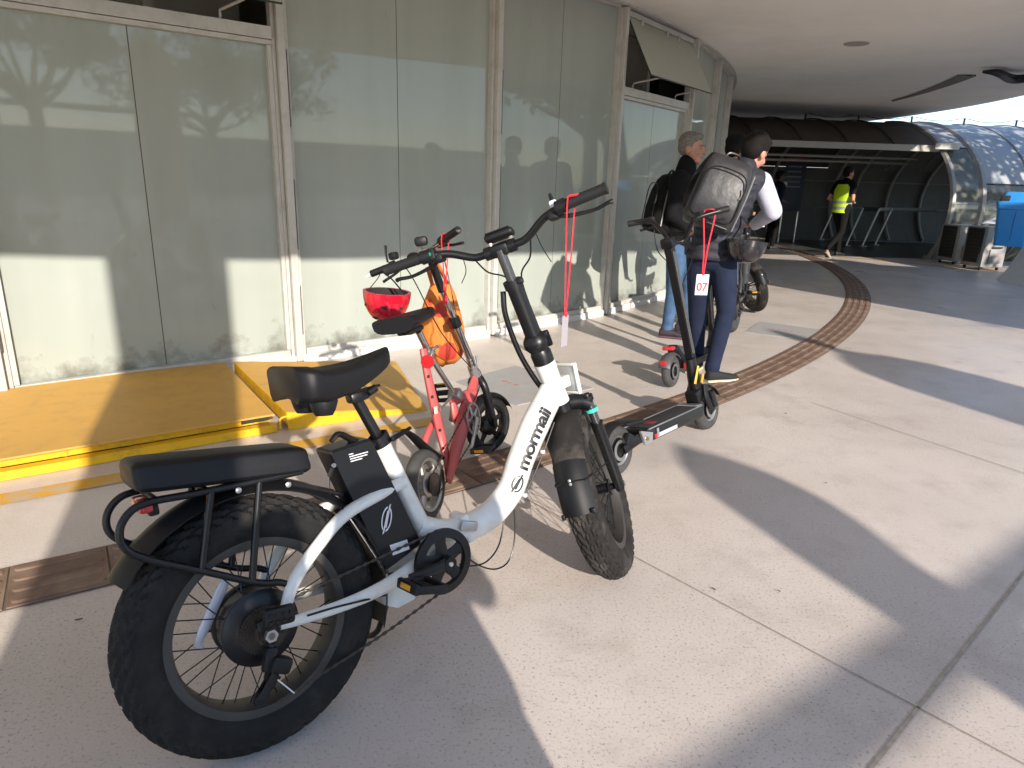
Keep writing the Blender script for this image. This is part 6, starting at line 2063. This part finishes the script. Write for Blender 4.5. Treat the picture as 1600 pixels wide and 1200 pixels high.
def face_bits(c, R, parent, s=1.0, brow=None):
    f = lambda x, y, z: c+R @ (V((x, y, z))*s)
    for sx in (-1, 1):
        b = B(); b.ell(f(sx*0.031, 0.078, 0.002), (0.011*s, 0.006*s, 0.005*s), R, 12, 8); e = b.obj('eye', M_eyew, parent)
        b = B(); b.ell(f(sx*0.031, 0.0845, 0.002), (0.006*s, 0.003*s, 0.006*s), R, 10, 6); e2 = b.obj('iris', M_eye, parent)
        b = B(); b.tube([f(sx*0.014, 0.092, 0.022), f(sx*0.032, 0.091, 0.027), f(sx*0.050, 0.078, 0.020)], [0.004*s, 0.005*s, 0.002*s], 6, sm=3); b.obj('eyebrow', brow or M_haird, parent)
    b = B(); b.tube([f(-0.022, 0.086, -0.062), f(0, 0.094, -0.0615), f(0.022, 0.086, -0.062)], [0.002*s, 0.004*s, 0.002*s], 6, sm=3); b.obj('mouth', mat('lips', (0.22, 0.07, 0.06), 0.5), parent)
def hair_prims(c, R, s=1.0, back=1.0):
    f = lambda x, y, z: c+R @ (V((x, y, z))*s)
    return [('ell', f(0, -0.022, 0.050), (0.079*s, 0.092*s, 0.080*s), R), ('ell', f(0, -0.048, 0.002), (0.074*s, 0.062*s, 0.075*s*back), R),
            ('ell', f(0.058, -0.014, 0.030), (0.022*s, 0.042*s, 0.042*s), R), ('ell', f(-0.058, -0.014, 0.030), (0.022*s, 0.042*s, 0.042*s), R), ('ell', f(0, 0.042, 0.092), (0.055*s, 0.040*s, 0.028*s), R)]
def hand_prims(wr, d, pn, side, curl=0.5, s=1.0):
    """wrist, finger direction, palm normal, +1 left / -1 right hand"""
    d = d.normalized(); pn = (pn-d*pn.dot(d)).normalized()
    sd_ = d.cross(pn).normalized()*side
    out = []
    pl = 0.085*s
    for k in range(4):
        off = sd_*(0.030-0.020*k)*s
        kn = wr+d*pl+off*1.05
        out.append(cap(wr+d*0.012*s+off*0.6, kn, 0.015*s, 0.0125*s))
        ln = (0.070, 0.080, 0.074, 0.058)[k]*s
        p0, dd = kn, d
        for j in range(3):
            a = curl*(0.5+0.25*j)
            dd = (dd*math.cos(a)+pn*math.sin(a)).normalized()
            p1 = p0+dd*ln*(0.45, 0.32, 0.23)[j]
            out.append(cap(p0, p1, 0.0098*s-0.0007*j, 0.0092*s-0.0007*j))
            p0 = p1
    t0 = wr+d*0.022*s+sd_*0.026*s
    t1 = t0+(d*0.6+sd_*0.75+pn*0.3).normalized()*0.042*s
    t2 = t1+(d*0.9+sd_*0.25+pn*0.5).normalized()*0.032*s
    out += [cap(t0, t1, 0.014*s, 0.0115*s), cap(t1, t2, 0.0112*s, 0.009*s)]
    return out
def foot_loft(heel, toe, s=1.0, wd=0.047, hh=0.075, up=V((0, 0, 1))):
    """shoe: upper and sole as rings along the foot; heel and toe are points on the ground"""
    d = toe-heel
    L_ = d.length
    d = d/L_
    sd_ = up.cross(d).normalized()
    u2 = d.cross(sd_)
    def rings(z0, z1f, grow):
        out = []
        for f, w_, h_ in ((0.0, 0.55, 0.80), (0.05, 0.78, 1.0), (0.22, 0.80, 1.02), (0.40, 0.85, 0.85), (0.62, 1.0, 0.62), (0.82, 0.95, 0.48), (0.95, 0.66, 0.36), (1.0, 0.38, 0.26)):
            c_ = heel+d*L_*f
            ring = []
            for j in range(16):
                t = 2*PI*j/16
                cx, cz = math.cos(t), math.sin(t)
                ring.append(c_+sd_*(wd*w_*s*grow*math.copysign(abs(cx)**0.8, cx))+u2*(z0+(z1f(h_)-z0)*(0.5+0.5*math.copysign(abs(cz)**0.7, cz))))
            out.append(ring)
        return out
    upper = rings(0.016*s, lambda h_: 0.016*s+hh*s*h_, 1.0)
    sole = rings(0.001, lambda h_: 0.024*s, 1.07)
    return upper, sole
def shoes(parent, feet, mu, ms, s=1.0):
    for (heel, toe) in feet:
        up_, so_ = foot_loft(heel, toe, s)
        b = B(); b.loft(up_); sh = b.obj('shoe', mu, parent, smooth=60)
        b = B(); b.loft(so_); b.obj('sole', ms, sh, smooth=50)

def limbs(J, s=1.0):
    """skin-level body, continuous from head to feet"""
    p = []
    ch, pe, nk = J['chest'], J['pelvis'], J['neck']
    across = (J['shR']-J['shL']).normalized()
    fwd = J.get('fwd')
    p += [cap(pe, ch, 0.115*s, 0.125*s), cap(J['shL'].lerp(J['shR'], 0.2), J['shL'].lerp(J['shR'], 0.8), 0.075*s), cap(ch, nk, 0.085*s, 0.055*s), cap(nk, J['head']+V((0, 0, -0.05*s)), 0.053*s, 0.050*s)]
    for k in 'LR':
        p += [cap(J['sh'+k], J['el'+k], 0.047*s, 0.038*s), cap(J['el'+k], J['wr'+k], 0.038*s, 0.025*s)]
        p += [cap(J['hip'+k], J['kn'+k], 0.080*s, 0.055*s), cap(J['kn'+k], J['an'+k], 0.052*s, 0.034*s), cap(J['an'+k], J['an'+k]+V((0, 0, -0.03*s)), 0.034*s, 0.034*s)]
    return p
def trousers(J, s=1.0, w_=1.0, cuff=0.0):
    p = [cap(J['hipL'].lerp(J['hipR'], 0.15), J['hipL'].lerp(J['hipR'], 0.85), 0.112*s*w_), cap(J['pelvis'], J['pelvis'].lerp(J['chest'], 0.25), 0.130*s, 0.135*s)]
    for k in 'LR':
        end = J['kn'+k].lerp(J['an'+k], 0.97)
        p += [cap(J['hip'+k], J['hip'+k].lerp(J['kn'+k], 0.5), 0.098*s*w_, 0.084*s*w_), cap(J['hip'+k].lerp(J['kn'+k], 0.5), J['kn'+k], 0.084*s*w_, 0.068*s*w_), cap(J['kn'+k], end, 0.066*s*w_, 0.052*s*w_)]
        p += [cap(end.lerp(J['kn'+k], 0.06), end, 0.056*s*w_, 0.057*s*w_)]
    return p
def top(J, s=1.0, w_=1.0, sleeves=1.0, hem=0.15):
    across = (J['shR']-J['shL']).normalized()
    lo = J['pelvis'].lerp(J['chest'], -hem)
    p = []
    for f in (-0.30, 0.0, 0.30):
        o = across*f*0.30*s
        p += [cap(lo+o*0.85, J['pelvis'].lerp(J['chest'], 0.45)+o*0.8, 0.112*s*w_, 0.112*s*w_), cap(J['pelvis'].lerp(J['chest'], 0.45)+o*0.8, J['chest']+o, 0.112*s*w_, 0.122*s*w_)]
    p += [cap(J['shL'].lerp(J['shR'], 0.08), J['shL'].lerp(J['shR'], 0.92), 0.080*s*w_), cap(J['chest'], J['neck'], 0.12*s, 0.080*s)]
    if sleeves:
        for k in 'LR':
            p.append(cap(J['sh'+k], J['sh'+k].lerp(J['el'+k], min(1, sleeves*2)), 0.066*s*w_, 0.055*s*w_))
            if sleeves > 0.5:
                p.append(cap(J['el'+k], J['el'+k].lerp(J['wr'+k], (sleeves-0.5)*2), 0.054*s*w_, 0.040*s*w_))
    return p
def fab(prims, extra): return prims+extra
def rel(J, o): return {k: (v_-o if k not in ('fwd',) else v_) for k, v_ in J.items()}
def facing(az, pitch=0.0, roll=0.0):
    """head/body axes: x right, y forward, z up, facing azimuth az from +Y towards +X"""
    return Matrix.Rotation(-az, 3, 'Z') @ Matrix.Rotation(pitch, 3, 'X') @ Matrix.Rotation(roll, 3, 'Y')

# ---- man in the slate vest, back to us, hand at his ear
o2 = gnd(1104, 588)
Y2 = 4.86
a_ = lambda px, py, dy=0.0: at_y(px, py, Y2+dy)
J = dict(pelvis=a_(1112, 388), chest=a_(1142, 296), neck=a_(1164, 262), head=a_(1180, 238, 0.02), shL=a_(1108, 276, 0.02), shR=a_(1190, 284, 0.02),
         elL=a_(1082, 330, 0.16), wrL=a_(1092, 362, 0.34), elR=a_(1207, 330, 0.0), wrR=a_(1178, 352, 0.24),
         hipL=a_(1094, 398, 0.02), hipR=a_(1130, 402, -0.02), knL=a_(1090, 492, 0.14), anL=a_(1088, 566, 0.16), knR=a_(1135, 487, -0.02), anR=a_(1112, 577, -0.06))
J = rel(J, o2)
m2 = thing('person', 'man in slate quilted vest and navy jeans with his back to us, head bowed', 'person', Matrix.Translation(o2))
Rb = facing(rad(20), 0, 0)
Rh2 = facing(rad(48), rad(-24), rad(10))
pr = limbs(J)+head_prims(J['head'], Rh2, 1.02)
pr += hand_prims(J['wrR'], V((-0.6, 0.8, -0.1)), V((0, 0, -1)), -1, 0.7)+hand_prims(J['wrL'], V((0.2, 1.0, -0.2)), V((0, 0, -1)), 1, 0.7)
skin(pr, 'body', M_skin2, m2, 0.0085, 4)
skin(hair_prims(J['head'], Rh2, 1.05), 'hair', M_haird, m2, 0.008, 3)
skin(trousers(J, 1.0, 1.0), 'jeans', M_jeans2, m2, 0.011, 5)
# shirt sleeves, then the vest over them
shp = [cap(J['shR'], J['elR'], 0.070, 0.066), cap(J['elR'], J['elR'].lerp(J['wrR'], 0.95), 0.062, 0.042), cap(J['shL'], J['elL'], 0.066, 0.056), cap(J['elL'], J['wrL'], 0.054, 0.040),
       cap(J['shL'].lerp(J['shR'], 0.1), J['shL'].lerp(J['shR'], 0.95), 0.072), cap(J['chest'], J['pelvis'], 0.11, 0.11)]
skin(shp, 'shirt', M_shirt, m2, 0.010, 5)
def quilted(J, n=9):
    """stack of soft rolls from hem to collar"""
    out = []
    lo, hi = J['pelvis'].lerp(J['chest'], -0.18), J['shL'].lerp(J['shR'], 0.5)+V((0, 0, -0.02))
    across = (J['shR']-J['shL'])
    for k in range(n):
        f = (k+0.5)/n
        c_ = lo.lerp(hi, f)
        hw_ = across*(0.30+0.12*f)
        r_ = 0.118-0.012*abs(f-0.5)
        dp = V((0.0, 0.0, 0))
        out += [cap(c_-hw_*0.72, c_+hw_*0.72, r_, r_)]
    return out
def torso_rolls(J, n, r0):
    out = []
    lo, hi = J['pelvis'].lerp(J['chest'], -0.20), J['shL'].lerp(J['shR'], 0.5)+V((0, 0, -0.03))
    across = (J['shR']-J['shL'])
    h = (hi-lo).length/n
    b = []
    for k in range(n+1):
        f = k/n
        c_ = lo.lerp(hi, f)
        w_ = across.length*(0.44+0.06*f)
        ax_ = across.normalized()
        up_ = (hi-lo).normalized()
        fw_ = up_.cross(ax_).normalized()
        for q in (0.0, 0.5):
            g_ = 1.0 if q == 0.5 else 0.93
            if k == n and q: continue
            c2 = c_+up_*h*q
            b.append([c2+ax_*(w_*g_*math.copysign(abs(math.cos(t))**0.75, math.cos(t)))+fw_*(r0*g_*math.sin(t)) for t in [2*PI*j/28 for j in range(28)]])
    out.append(('loft', b))
    return out
skin(torso_rolls(J, 9, 0.145)+[cap(J['chest'], J['neck'], 0.12, 0.078), cap(J['neck']+V((-0.02, 0, -0.02)), J['neck']+V((0.01, 0.02, 0.03)), 0.07, 0.068), cap(J['shL'].lerp(J['shR'], 0.12), J['shL'].lerp(J['shR'], 0.86), 0.088)], 'quilted_vest', M_vest, m2, 0.009, 3)
fR = (gnd(1103, 598)-o2, gnd(1141, 600)-o2)
fL = (gnd(1082, 584)-o2, gnd(1108, 574)-o2)
fR = (V((fR[0].x, fR[0].y, 0)), V((fR[0].x, fR[0].y, 0))+V((0.93, 0.35, 0)).normalized()*0.27)
fL = (V((J['anL'].x-0.06, J['anL'].y-0.05, 0)), V((J['anL'].x-0.06, J['anL'].y-0.05, 0))+V((0.5, 0.86, 0))*0.27)
J_an = J['anR']
shoes(m2, (fR, fL), mat('black_canvas', (0.016, 0.016, 0.018), 0.85), mat('cream_rubber', (0.62, 0.55, 0.40), 0.7))

# leather backpack on his back
def backpack(M, w_, h_, d_, m, lab, zipm=M_satin, wedge=0.75, extra=True):
    """x across, y towards the viewer's side of the pack is negative, z up; origin at the pack's centre"""
    t = thing('backpack', lab, 'backpack', M, 'backpacks on the men by the scooters')
    prs = []
    b = B()
    def rr2(wx, wy, z, cy, r=0.05, n=6):
        r = min(r, wx*0.95, wy*0.95)
        out = []
        for (sx, sy, s0) in ((1, 1, 0), (-1, 1, PI/2), (-1, -1, PI), (1, -1, 1.5*PI)):
            for k in range(n):
                t_ = s0+PI/2*k/(n-1)
                out.append(V((sx*(wx-r)+r*math.cos(t_), cy+sy*(wy-r)+r*math.sin(t_), z)))
        return out
    rg = []
    for f, kx, ky in ((-0.5, 0.80, 0.55), (-0.485, 0.92, 0.80), (-0.44, 1.0, 1.0), (-0.1, 1.0, 1.03), (0.2, 0.97, 0.92), (0.38, 0.90, wedge), (0.46, 0.80, wedge*0.8), (0.495, 0.62, wedge*0.55), (0.5, 0.5, wedge*0.4)):
        rg.append(rr2(w_/2*kx, d_/2*ky, f*h_, d_/2*(1-ky)*0.8))
    b.loft(rg)
    body = b.obj('pack_body', m, t, smooth=60)
    if extra:
        b = B()
        fp_ = [V((x*w_*0.42, -d_*0.5-0.008, z*h_)) for x, z in ((-0.95, -0.34), (-1, 0.0), (-0.95, 0.20), (-0.55, 0.30), (0.55, 0.30), (0.95, 0.20), (1, 0.0), (0.95, -0.34), (0.0, -0.37))]
        b.tube(crv(fp_, 5, True), 0.0045, 6, closed=True); b.obj('front_zip', zipm, body)
        b = B(); b.tube([V((w_*0.36, -d_*0.50, 0.12*h_)), V((w_*0.40, -d_*0.5-0.004, 0.04*h_)), V((w_*0.37, -d_*0.52, -0.02*h_))], 0.006, 6, sm=3); b.obj('zip_pull', M_alloy, body)
        b = B(); b.tube([V((-0.05, 0.02, h_*0.49)), V((-0.03, 0.03, h_*0.55)), V((0.03, 0.03, h_*0.55)), V((0.05, 0.02, h_*0.49))], 0.009, 8, sm=4); b.obj('grab_handle', M_satin, body)
        b = B(); b.tube([V((w_*0.515, -d_*0.1, h_*0.36)), V((w_*0.53, -d_*0.12, 0)), V((w_*0.52, -d_*0.1, -h_*0.42))], 0.006, 6, sm=4); b.obj('side_zip', M_alloy, body)
        b = B(); b.box((0, -d_*0.52, -h_*0.43), (w_*0.80, 0.012, 0.008), None, 0.002); b.obj('seam', zipm, body)
    for sx in (-1, 1):
        b = B(); b.tube([V((sx*w_*0.26, d_*0.42, h_*0.42)), V((sx*w_*0.34, d_*0.9, h_*0.52)), V((sx*w_*0.44, d_*1.9, h_*0.34)), V((sx*w_*0.52, d_*1.9, 0.0)), V((sx*w_*0.48, d_*0.8, -h_*0.30))], 0.022, 8, sm=6, flat=(1.0, 0.28)); b.obj('shoulder_strap', M_satin, t)
    return t
bc2 = at_y(1123, 302, Y2-0.235)
Rp = Matrix.Rotation(rad(-10), 3, 'Z') @ Matrix.Rotation(rad(18), 3, 'Y') @ Matrix.Rotation(rad(-6), 3, 'X')
backpack(Matrix.Translation(bc2) @ Rp.to_4x4(), 0.325, 0.47, 0.165, M_leather, 'dark grey leather backpack on the man in the quilted vest')
# black helmet clipped to the pack
hb_ = at_y(1168, 376, Y2-0.20)
helmet(Matrix.Translation(hb_) @ Matrix.Rotation(rad(15), 4, 'Z') @ Matrix.Rotation(rad(6), 4, 'Y'), 'black bike helmet hanging below the leather backpack', mat('gloss_black', (0.014, 0.014, 0.017), 0.22, coat=0.5), 0.135, 0.125, 0.150,
       [(rad(-150), 0.25, 0.2, 0.010), (rad(-85), 0.42, 0.1, 0.012), (rad(-60), 0.25, 0.0, 0.010)], strap_to=at_y(1158, 338, Y2-0.16))

# ---- man in black jacket, turned to the right
o1 = gnd(1056, 526)
Y1 = 6.30
a_ = lambda px, py, dy=0.0: at_y(px, py, Y1+dy)
J1 = dict(pelvis=a_(1063, 372), chest=a_(1066, 300), neck=a_(1074, 262), head=a_(1081, 232), shR=a_(1058, 281, -0.17), shL=a_(1082, 278, 0.18),
          elR=a_(1050, 336, -0.20), wrR=a_(1080, 362, -0.16), elL=a_(1094, 335, 0.2), wrL=a_(1112, 362, 0.12),
          hipR=a_(1058, 386, -0.09), hipL=a_(1068, 384, 0.09), knR=a_(1052, 455, -0.08), anR=a_(1042, 514, -0.06), knL=a_(1076, 452, 0.10), anL=a_(1066, 508, 0.16))
J1 = rel(J1, o1)
m1 = thing('person', 'grey-haired man in black jacket and blue jeans standing by the glazing', 'person', Matrix.Translation(o1))
Rh1 = facing(rad(118), rad(-2), rad(0))
pr = limbs(J1)+head_prims(J1['head'], Rh1, 1.08)+hand_prims(J1['wrR'], V((1, 0.1, -0.3)), V((0, 0.4, 1)), -1, 0.6)+hand_prims(J1['wrL'], V((1, 0, -0.3)), V((0, 0.4, 1)), 1, 0.6)
skin(pr, 'body', M_skin, m1, 0.0085, 4)
face_bits(J1['head'], Rh1, m1, 1.08, M_hairg)
skin(hair_prims(J1['head'], Rh1, 1.10, 0.85), 'hair', M_hairg, m1, 0.008, 3)
skin(trousers(J1, 1.0, 1.0), 'jeans', M_jeans1, m1, 0.011, 5)
skin(top(J1, 1.0, 1.05, 1.0, 0.22)+[cap(J1['neck']+V((-0.015, 0.0, -0.04)), J1['neck']+V((-0.005, 0, 0.035)), 0.092, 0.080)], 'jacket', M_jacket, m1, 0.010, 5)
h1 = V((J1['anR'].x-0.07, J1['anR'].y, 0))
h1b = V((J1['anL'].x-0.07, J1['anL'].y, 0))
shoes(m1, ((h1, h1+V((0.96, -0.25, 0))*0.29), (h1b, h1b+V((0.98, -0.15, 0))*0.29)), mat('dark_trainer', (0.030, 0.020, 0.026), 0.7, var=0.6, vscale=30), mat('plum_sole', (0.10, 0.05, 0.07), 0.7))
bc1 = at_y(1034, 318, Y1+0.02)
backpack(Matrix.Translation(bc1) @ (Matrix.Rotation(rad(-84), 3, 'Z') @ Matrix.Rotation(rad(-8), 3, 'X')).to_4x4(), 0.33, 0.52, 0.20, M_blackcloth, 'soft black backpack worn by the grey-haired man', extra=True)

# ---- generic standing or walking figures further off
def figure(px, py, az, H, lab, stride, clothes, skinm, hairm, hands='down', Y=None, cap_m=None, voxel=0.013, lean=0.0, turn=0.0):
    o = gnd(px, py) if Y is None else V((at_y(px, py, Y).x, Y, 0))
    s = H/1.75
    t = thing('person', lab, 'person', Matrix.Translation(o) @ Matrix.Rotation(-az, 4, 'Z'))
    L = lambda x, y, z: V((x, y, z))*s
    ln = lean
    st = stride
    J = dict(pelvis=L(0, 0, 0.93), chest=L(0, 0.02+ln*0.4, 1.25), neck=L(0, 0.03+ln*0.7, 1.45), head=L(0, 0.06+ln*0.9, 1.60), shL=L(-0.18, 0.02+ln*0.6, 1.40), shR=L(0.18, 0.02+ln*0.6, 1.40),
             hipL=L(-0.09, 0, 0.90), hipR=L(0.09, 0, 0.90), knL=L(-0.10, st*0.30+0.04, 0.49), anL=L(-0.10, st*0.42, 0.09), knR=L(0.10, -st*0.10+0.04, 0.48), anR=L(0.10, -st*0.62, 0.09+0.16*abs(st)))
    if hands == 'down':
        J.update(elL=L(-0.24, -0.04-st*0.15, 1.12), wrL=L(-0.24, 0.06-st*0.3, 0.88), elR=L(0.24, -0.04+st*0.15, 1.12), wrR=L(0.24, 0.06+st*0.3, 0.88))
    elif hands == 'front':
        J.update(elL=L(-0.27, -0.06, 1.12), wrL=L(-0.10, 0.20, 1.06), elR=L(0.27, -0.06, 1.12), wrR=L(0.10, 0.20, 1.06))
    else:                                                   # phone held up before the face
        J.update(elL=L(-0.24, 0.16, 1.16), wrL=L(-0.10, 0.30, 1.33), elR=L(0.24, 0.16, 1.16), wrR=L(0.10, 0.30, 1.33))
    Rh = Matrix.Rotation(-turn, 3, 'Z')
    pr = limbs(J, s)+head_prims(J['head'], Rh, s)
    for k, sg in (('L', 1), ('R', -1)):
        d = (J['wr'+k]-J['el'+k]).normalized()
        pr += hand_prims(J['wr'+k], d, V((-sg*-1.0, 0.2, 0)) if hands == 'down' else V((0, 0, 1)), sg, 0.5, s)
    skin(pr, 'body', skinm, t, min(voxel, 0.010), 3)
    face_bits(J['head'], Rh, t, s)
    skin(hair_prims(J['head'], Rh, 1.04*s), 'hair', hairm, t, 0.010, 3)
    skin(trousers(J, s, 0.95), 'trousers', clothes['legs'], t, voxel, 4)
    skin(top(J, s, clothes.get('w', 1.0), clothes['sleeves'], 0.12), 'top', clothes['top'], t, voxel, 4)
    ft = []
    for k in 'LR':
        an = J['an'+k]
        hl_ = V((an.x, an.y-0.06*s, 0 if an.z < 0.13*s else an.z-0.10*s))
        ft.append((hl_, hl_+(V((0, 0.27*s, 0)) if an.z < 0.13*s else V((0, 0.19, -0.17))*s)))
    shoes(t, ft, clothes['shoe'], clothes.get('sole', M_black), s)
    return t, J, s
M_bshoe = mat('black_shoe', (0.014, 0.014, 0.014), 0.6)
# worker in the hi-vis vest
t, Jv, s = figure(1302, 401, rad(62), 1.82, 'worker in a yellow hi-vis vest and black clothes walking past the tube opening', 0.55, dict(legs=M_blackcloth, top=M_blackcloth, sleeves=0.30, shoe=M_bshoe), M_skin, M_haird, 'front', turn=rad(15))
def vest_rings(J, s, lo_f, hi_f, n, g):
    lo, hi = J['pelvis'].lerp(J['chest'], lo_f), J['pelvis'].lerp(J['chest'], hi_f)
    out = []
    for k in range(n+1):
        c_ = lo.lerp(hi, k/n)
        f_ = lo_f+(hi_f-lo_f)*k/n
        wx = (0.170+0.035*min(1, max(0, f_)))*s*g*(1 if f_ < 1.1 else max(0.55, 1-(f_-1.1)*1.0))
        out.append([c_+V((wx*math.copysign(abs(math.cos(q))**0.75, math.cos(q)), 0.142*s*g*math.sin(q), 0)) for q in [2*PI*j/28 for j in range(28)]])
    return out
b = B(); b.loft(vest_rings(Jv, s, -0.22, 1.45, 12, 1.0)); vo_ = b.obj('safety_vest', M_hivis, t, smooth=60)
for f0 in (-0.02, 0.32):
    b = B(); b.loft(vest_rings(Jv, s, f0, f0+0.16, 2, 1.015)); b.obj('reflective_band', M_band, vo_, smooth=60)
# beige shoe on the trailing foot
for ch in t.children:
    if ch.name.startswith('shoe.') or ch.name == 'shoe':
        last = ch
last.data.materials[0] = mat('beige_shoe', (0.36, 0.27, 0.20), 0.8)
# dark figure walking inside the tube
figure(1408, 372, rad(-80), 1.78, 'dark silhouetted figure striding inside the tube behind the curved frame', 0.7, dict(legs=M_blackcloth, top=M_blackcloth, sleeves=1.0, shoe=M_bshoe), M_skin3, M_haird, 'down', voxel=0.016)
# man half hidden right of the vest man
t, Jx, s = figure(1203, 372, rad(75), 1.72, 'man in dark clothes half hidden behind the vest man\'s white sleeve', 0.0, dict(legs=M_blackcloth, top=cloth('navy_top', (0.012, 0.014, 0.03)), sleeves=0.5, shoe=M_bshoe), M_skin3, M_haird, 'front', Y=15.8, turn=rad(20))
b = B(); b.ell(Jx['neck']+V((0.02, 0.12, 0.0)), (0.10, 0.06, 0.06)); b.obj('pale_scarf', mat('pale_cloth', (0.60, 0.62, 0.55), 0.8), t)
# head with cap seen between the two men
t, Jx, s = figure(1136, 300, rad(60), 1.86, 'man in a black cap seen between the grey-haired man and the vest man', 0.0, dict(legs=M_blackcloth, top=M_blackcloth, sleeves=1.0, shoe=M_bshoe), M_skin, M_haird, 'front', Y=6.75)
skin([('ell', Jx['head']+V((0, -0.015, 0.06))*s, (0.088*s, 0.105*s, 0.075*s)), cap(Jx['head']+V((-0.03, 0.09, 0.045))*s, Jx['head']+V((0.03, 0.09, 0.045))*s, 0.022, 0.022), cap(Jx['head']+V((0.0, 0.11, 0.042))*s, Jx['head']+V((0.0, 0.15, 0.035))*s, 0.03, 0.02)], 'cap', M_blackcloth, t, 0.010, 3)
# the photographer and a companion added to widen the shadow, behind the camera: only their shadows and mirrored shapes show
for (x, y, H, w_, lab) in ((0.66, -0.42, 1.84, 1.12, 'photographer in dark clothes whose shadow reaches past the rear wheel'), (0.46, -1.05, 1.74, 1.15, 'person in dark clothes added out of view behind the photographer to widen the shadow')):
    t, Jp, s = figure(0, 0, rad(-8), H, lab, 0.0, dict(legs=M_jeans2, top=M_blackcloth, sleeves=1.0, shoe=M_bshoe, w=w_), M_skin, M_haird, 'front', Y=-1.0, voxel=0.016)
    t.location = (x, y, 0)

# ------------------------------------------------------------------ dry leaves and bits on the floor
M_dry = mat('dry_leaf', (0.13, 0.085, 0.04), 0.8, var=0.4, vscale=40)
rn = random.Random(9)
LAB = ['tiny dark leaf beside the long floor joint, nearest the front wheel', 'tiny brown leaf on the lit concrete right of the long floor joint', 'tiny brown leaf beyond the broad shadow on the right', 'tiny brown leaf on the concrete left of the rear wheel', 'tiny brown leaf near the brown path right of the front scooter']
for li, (px, py) in enumerate(((1115, 922), (1217, 925), (1290, 756), (123, 970), (1228, 647))):
    q = gnd(px, py)
    s_ = rn.uniform(0.004, 0.008)
    b = B()
    rg = []
    for f, w_ in ((-1, 0.05), (-0.5, 0.5), (0, 0.62), (0.5, 0.45), (1, 0.04)):
        c_ = V((f*s_*1.5, 0, 0.003+0.002*f*f))
        rg.append([c_+V((0, w_*s_, 0.0025)), c_+V((0, 0, 0.0008)), c_+V((0, -w_*s_, 0.003)), c_+V((0, 0, 0.0))])
    b.loft(rg)
    o = tag(b.obj('dry_leaf', M_dry, smooth=0), LAB[li], 'leaf', 'dry leaves scattered on the floor')
    o.matrix_world = Matrix.Translation(q) @ Matrix.Rotation(rn.uniform(0, 6), 4, 'Z')
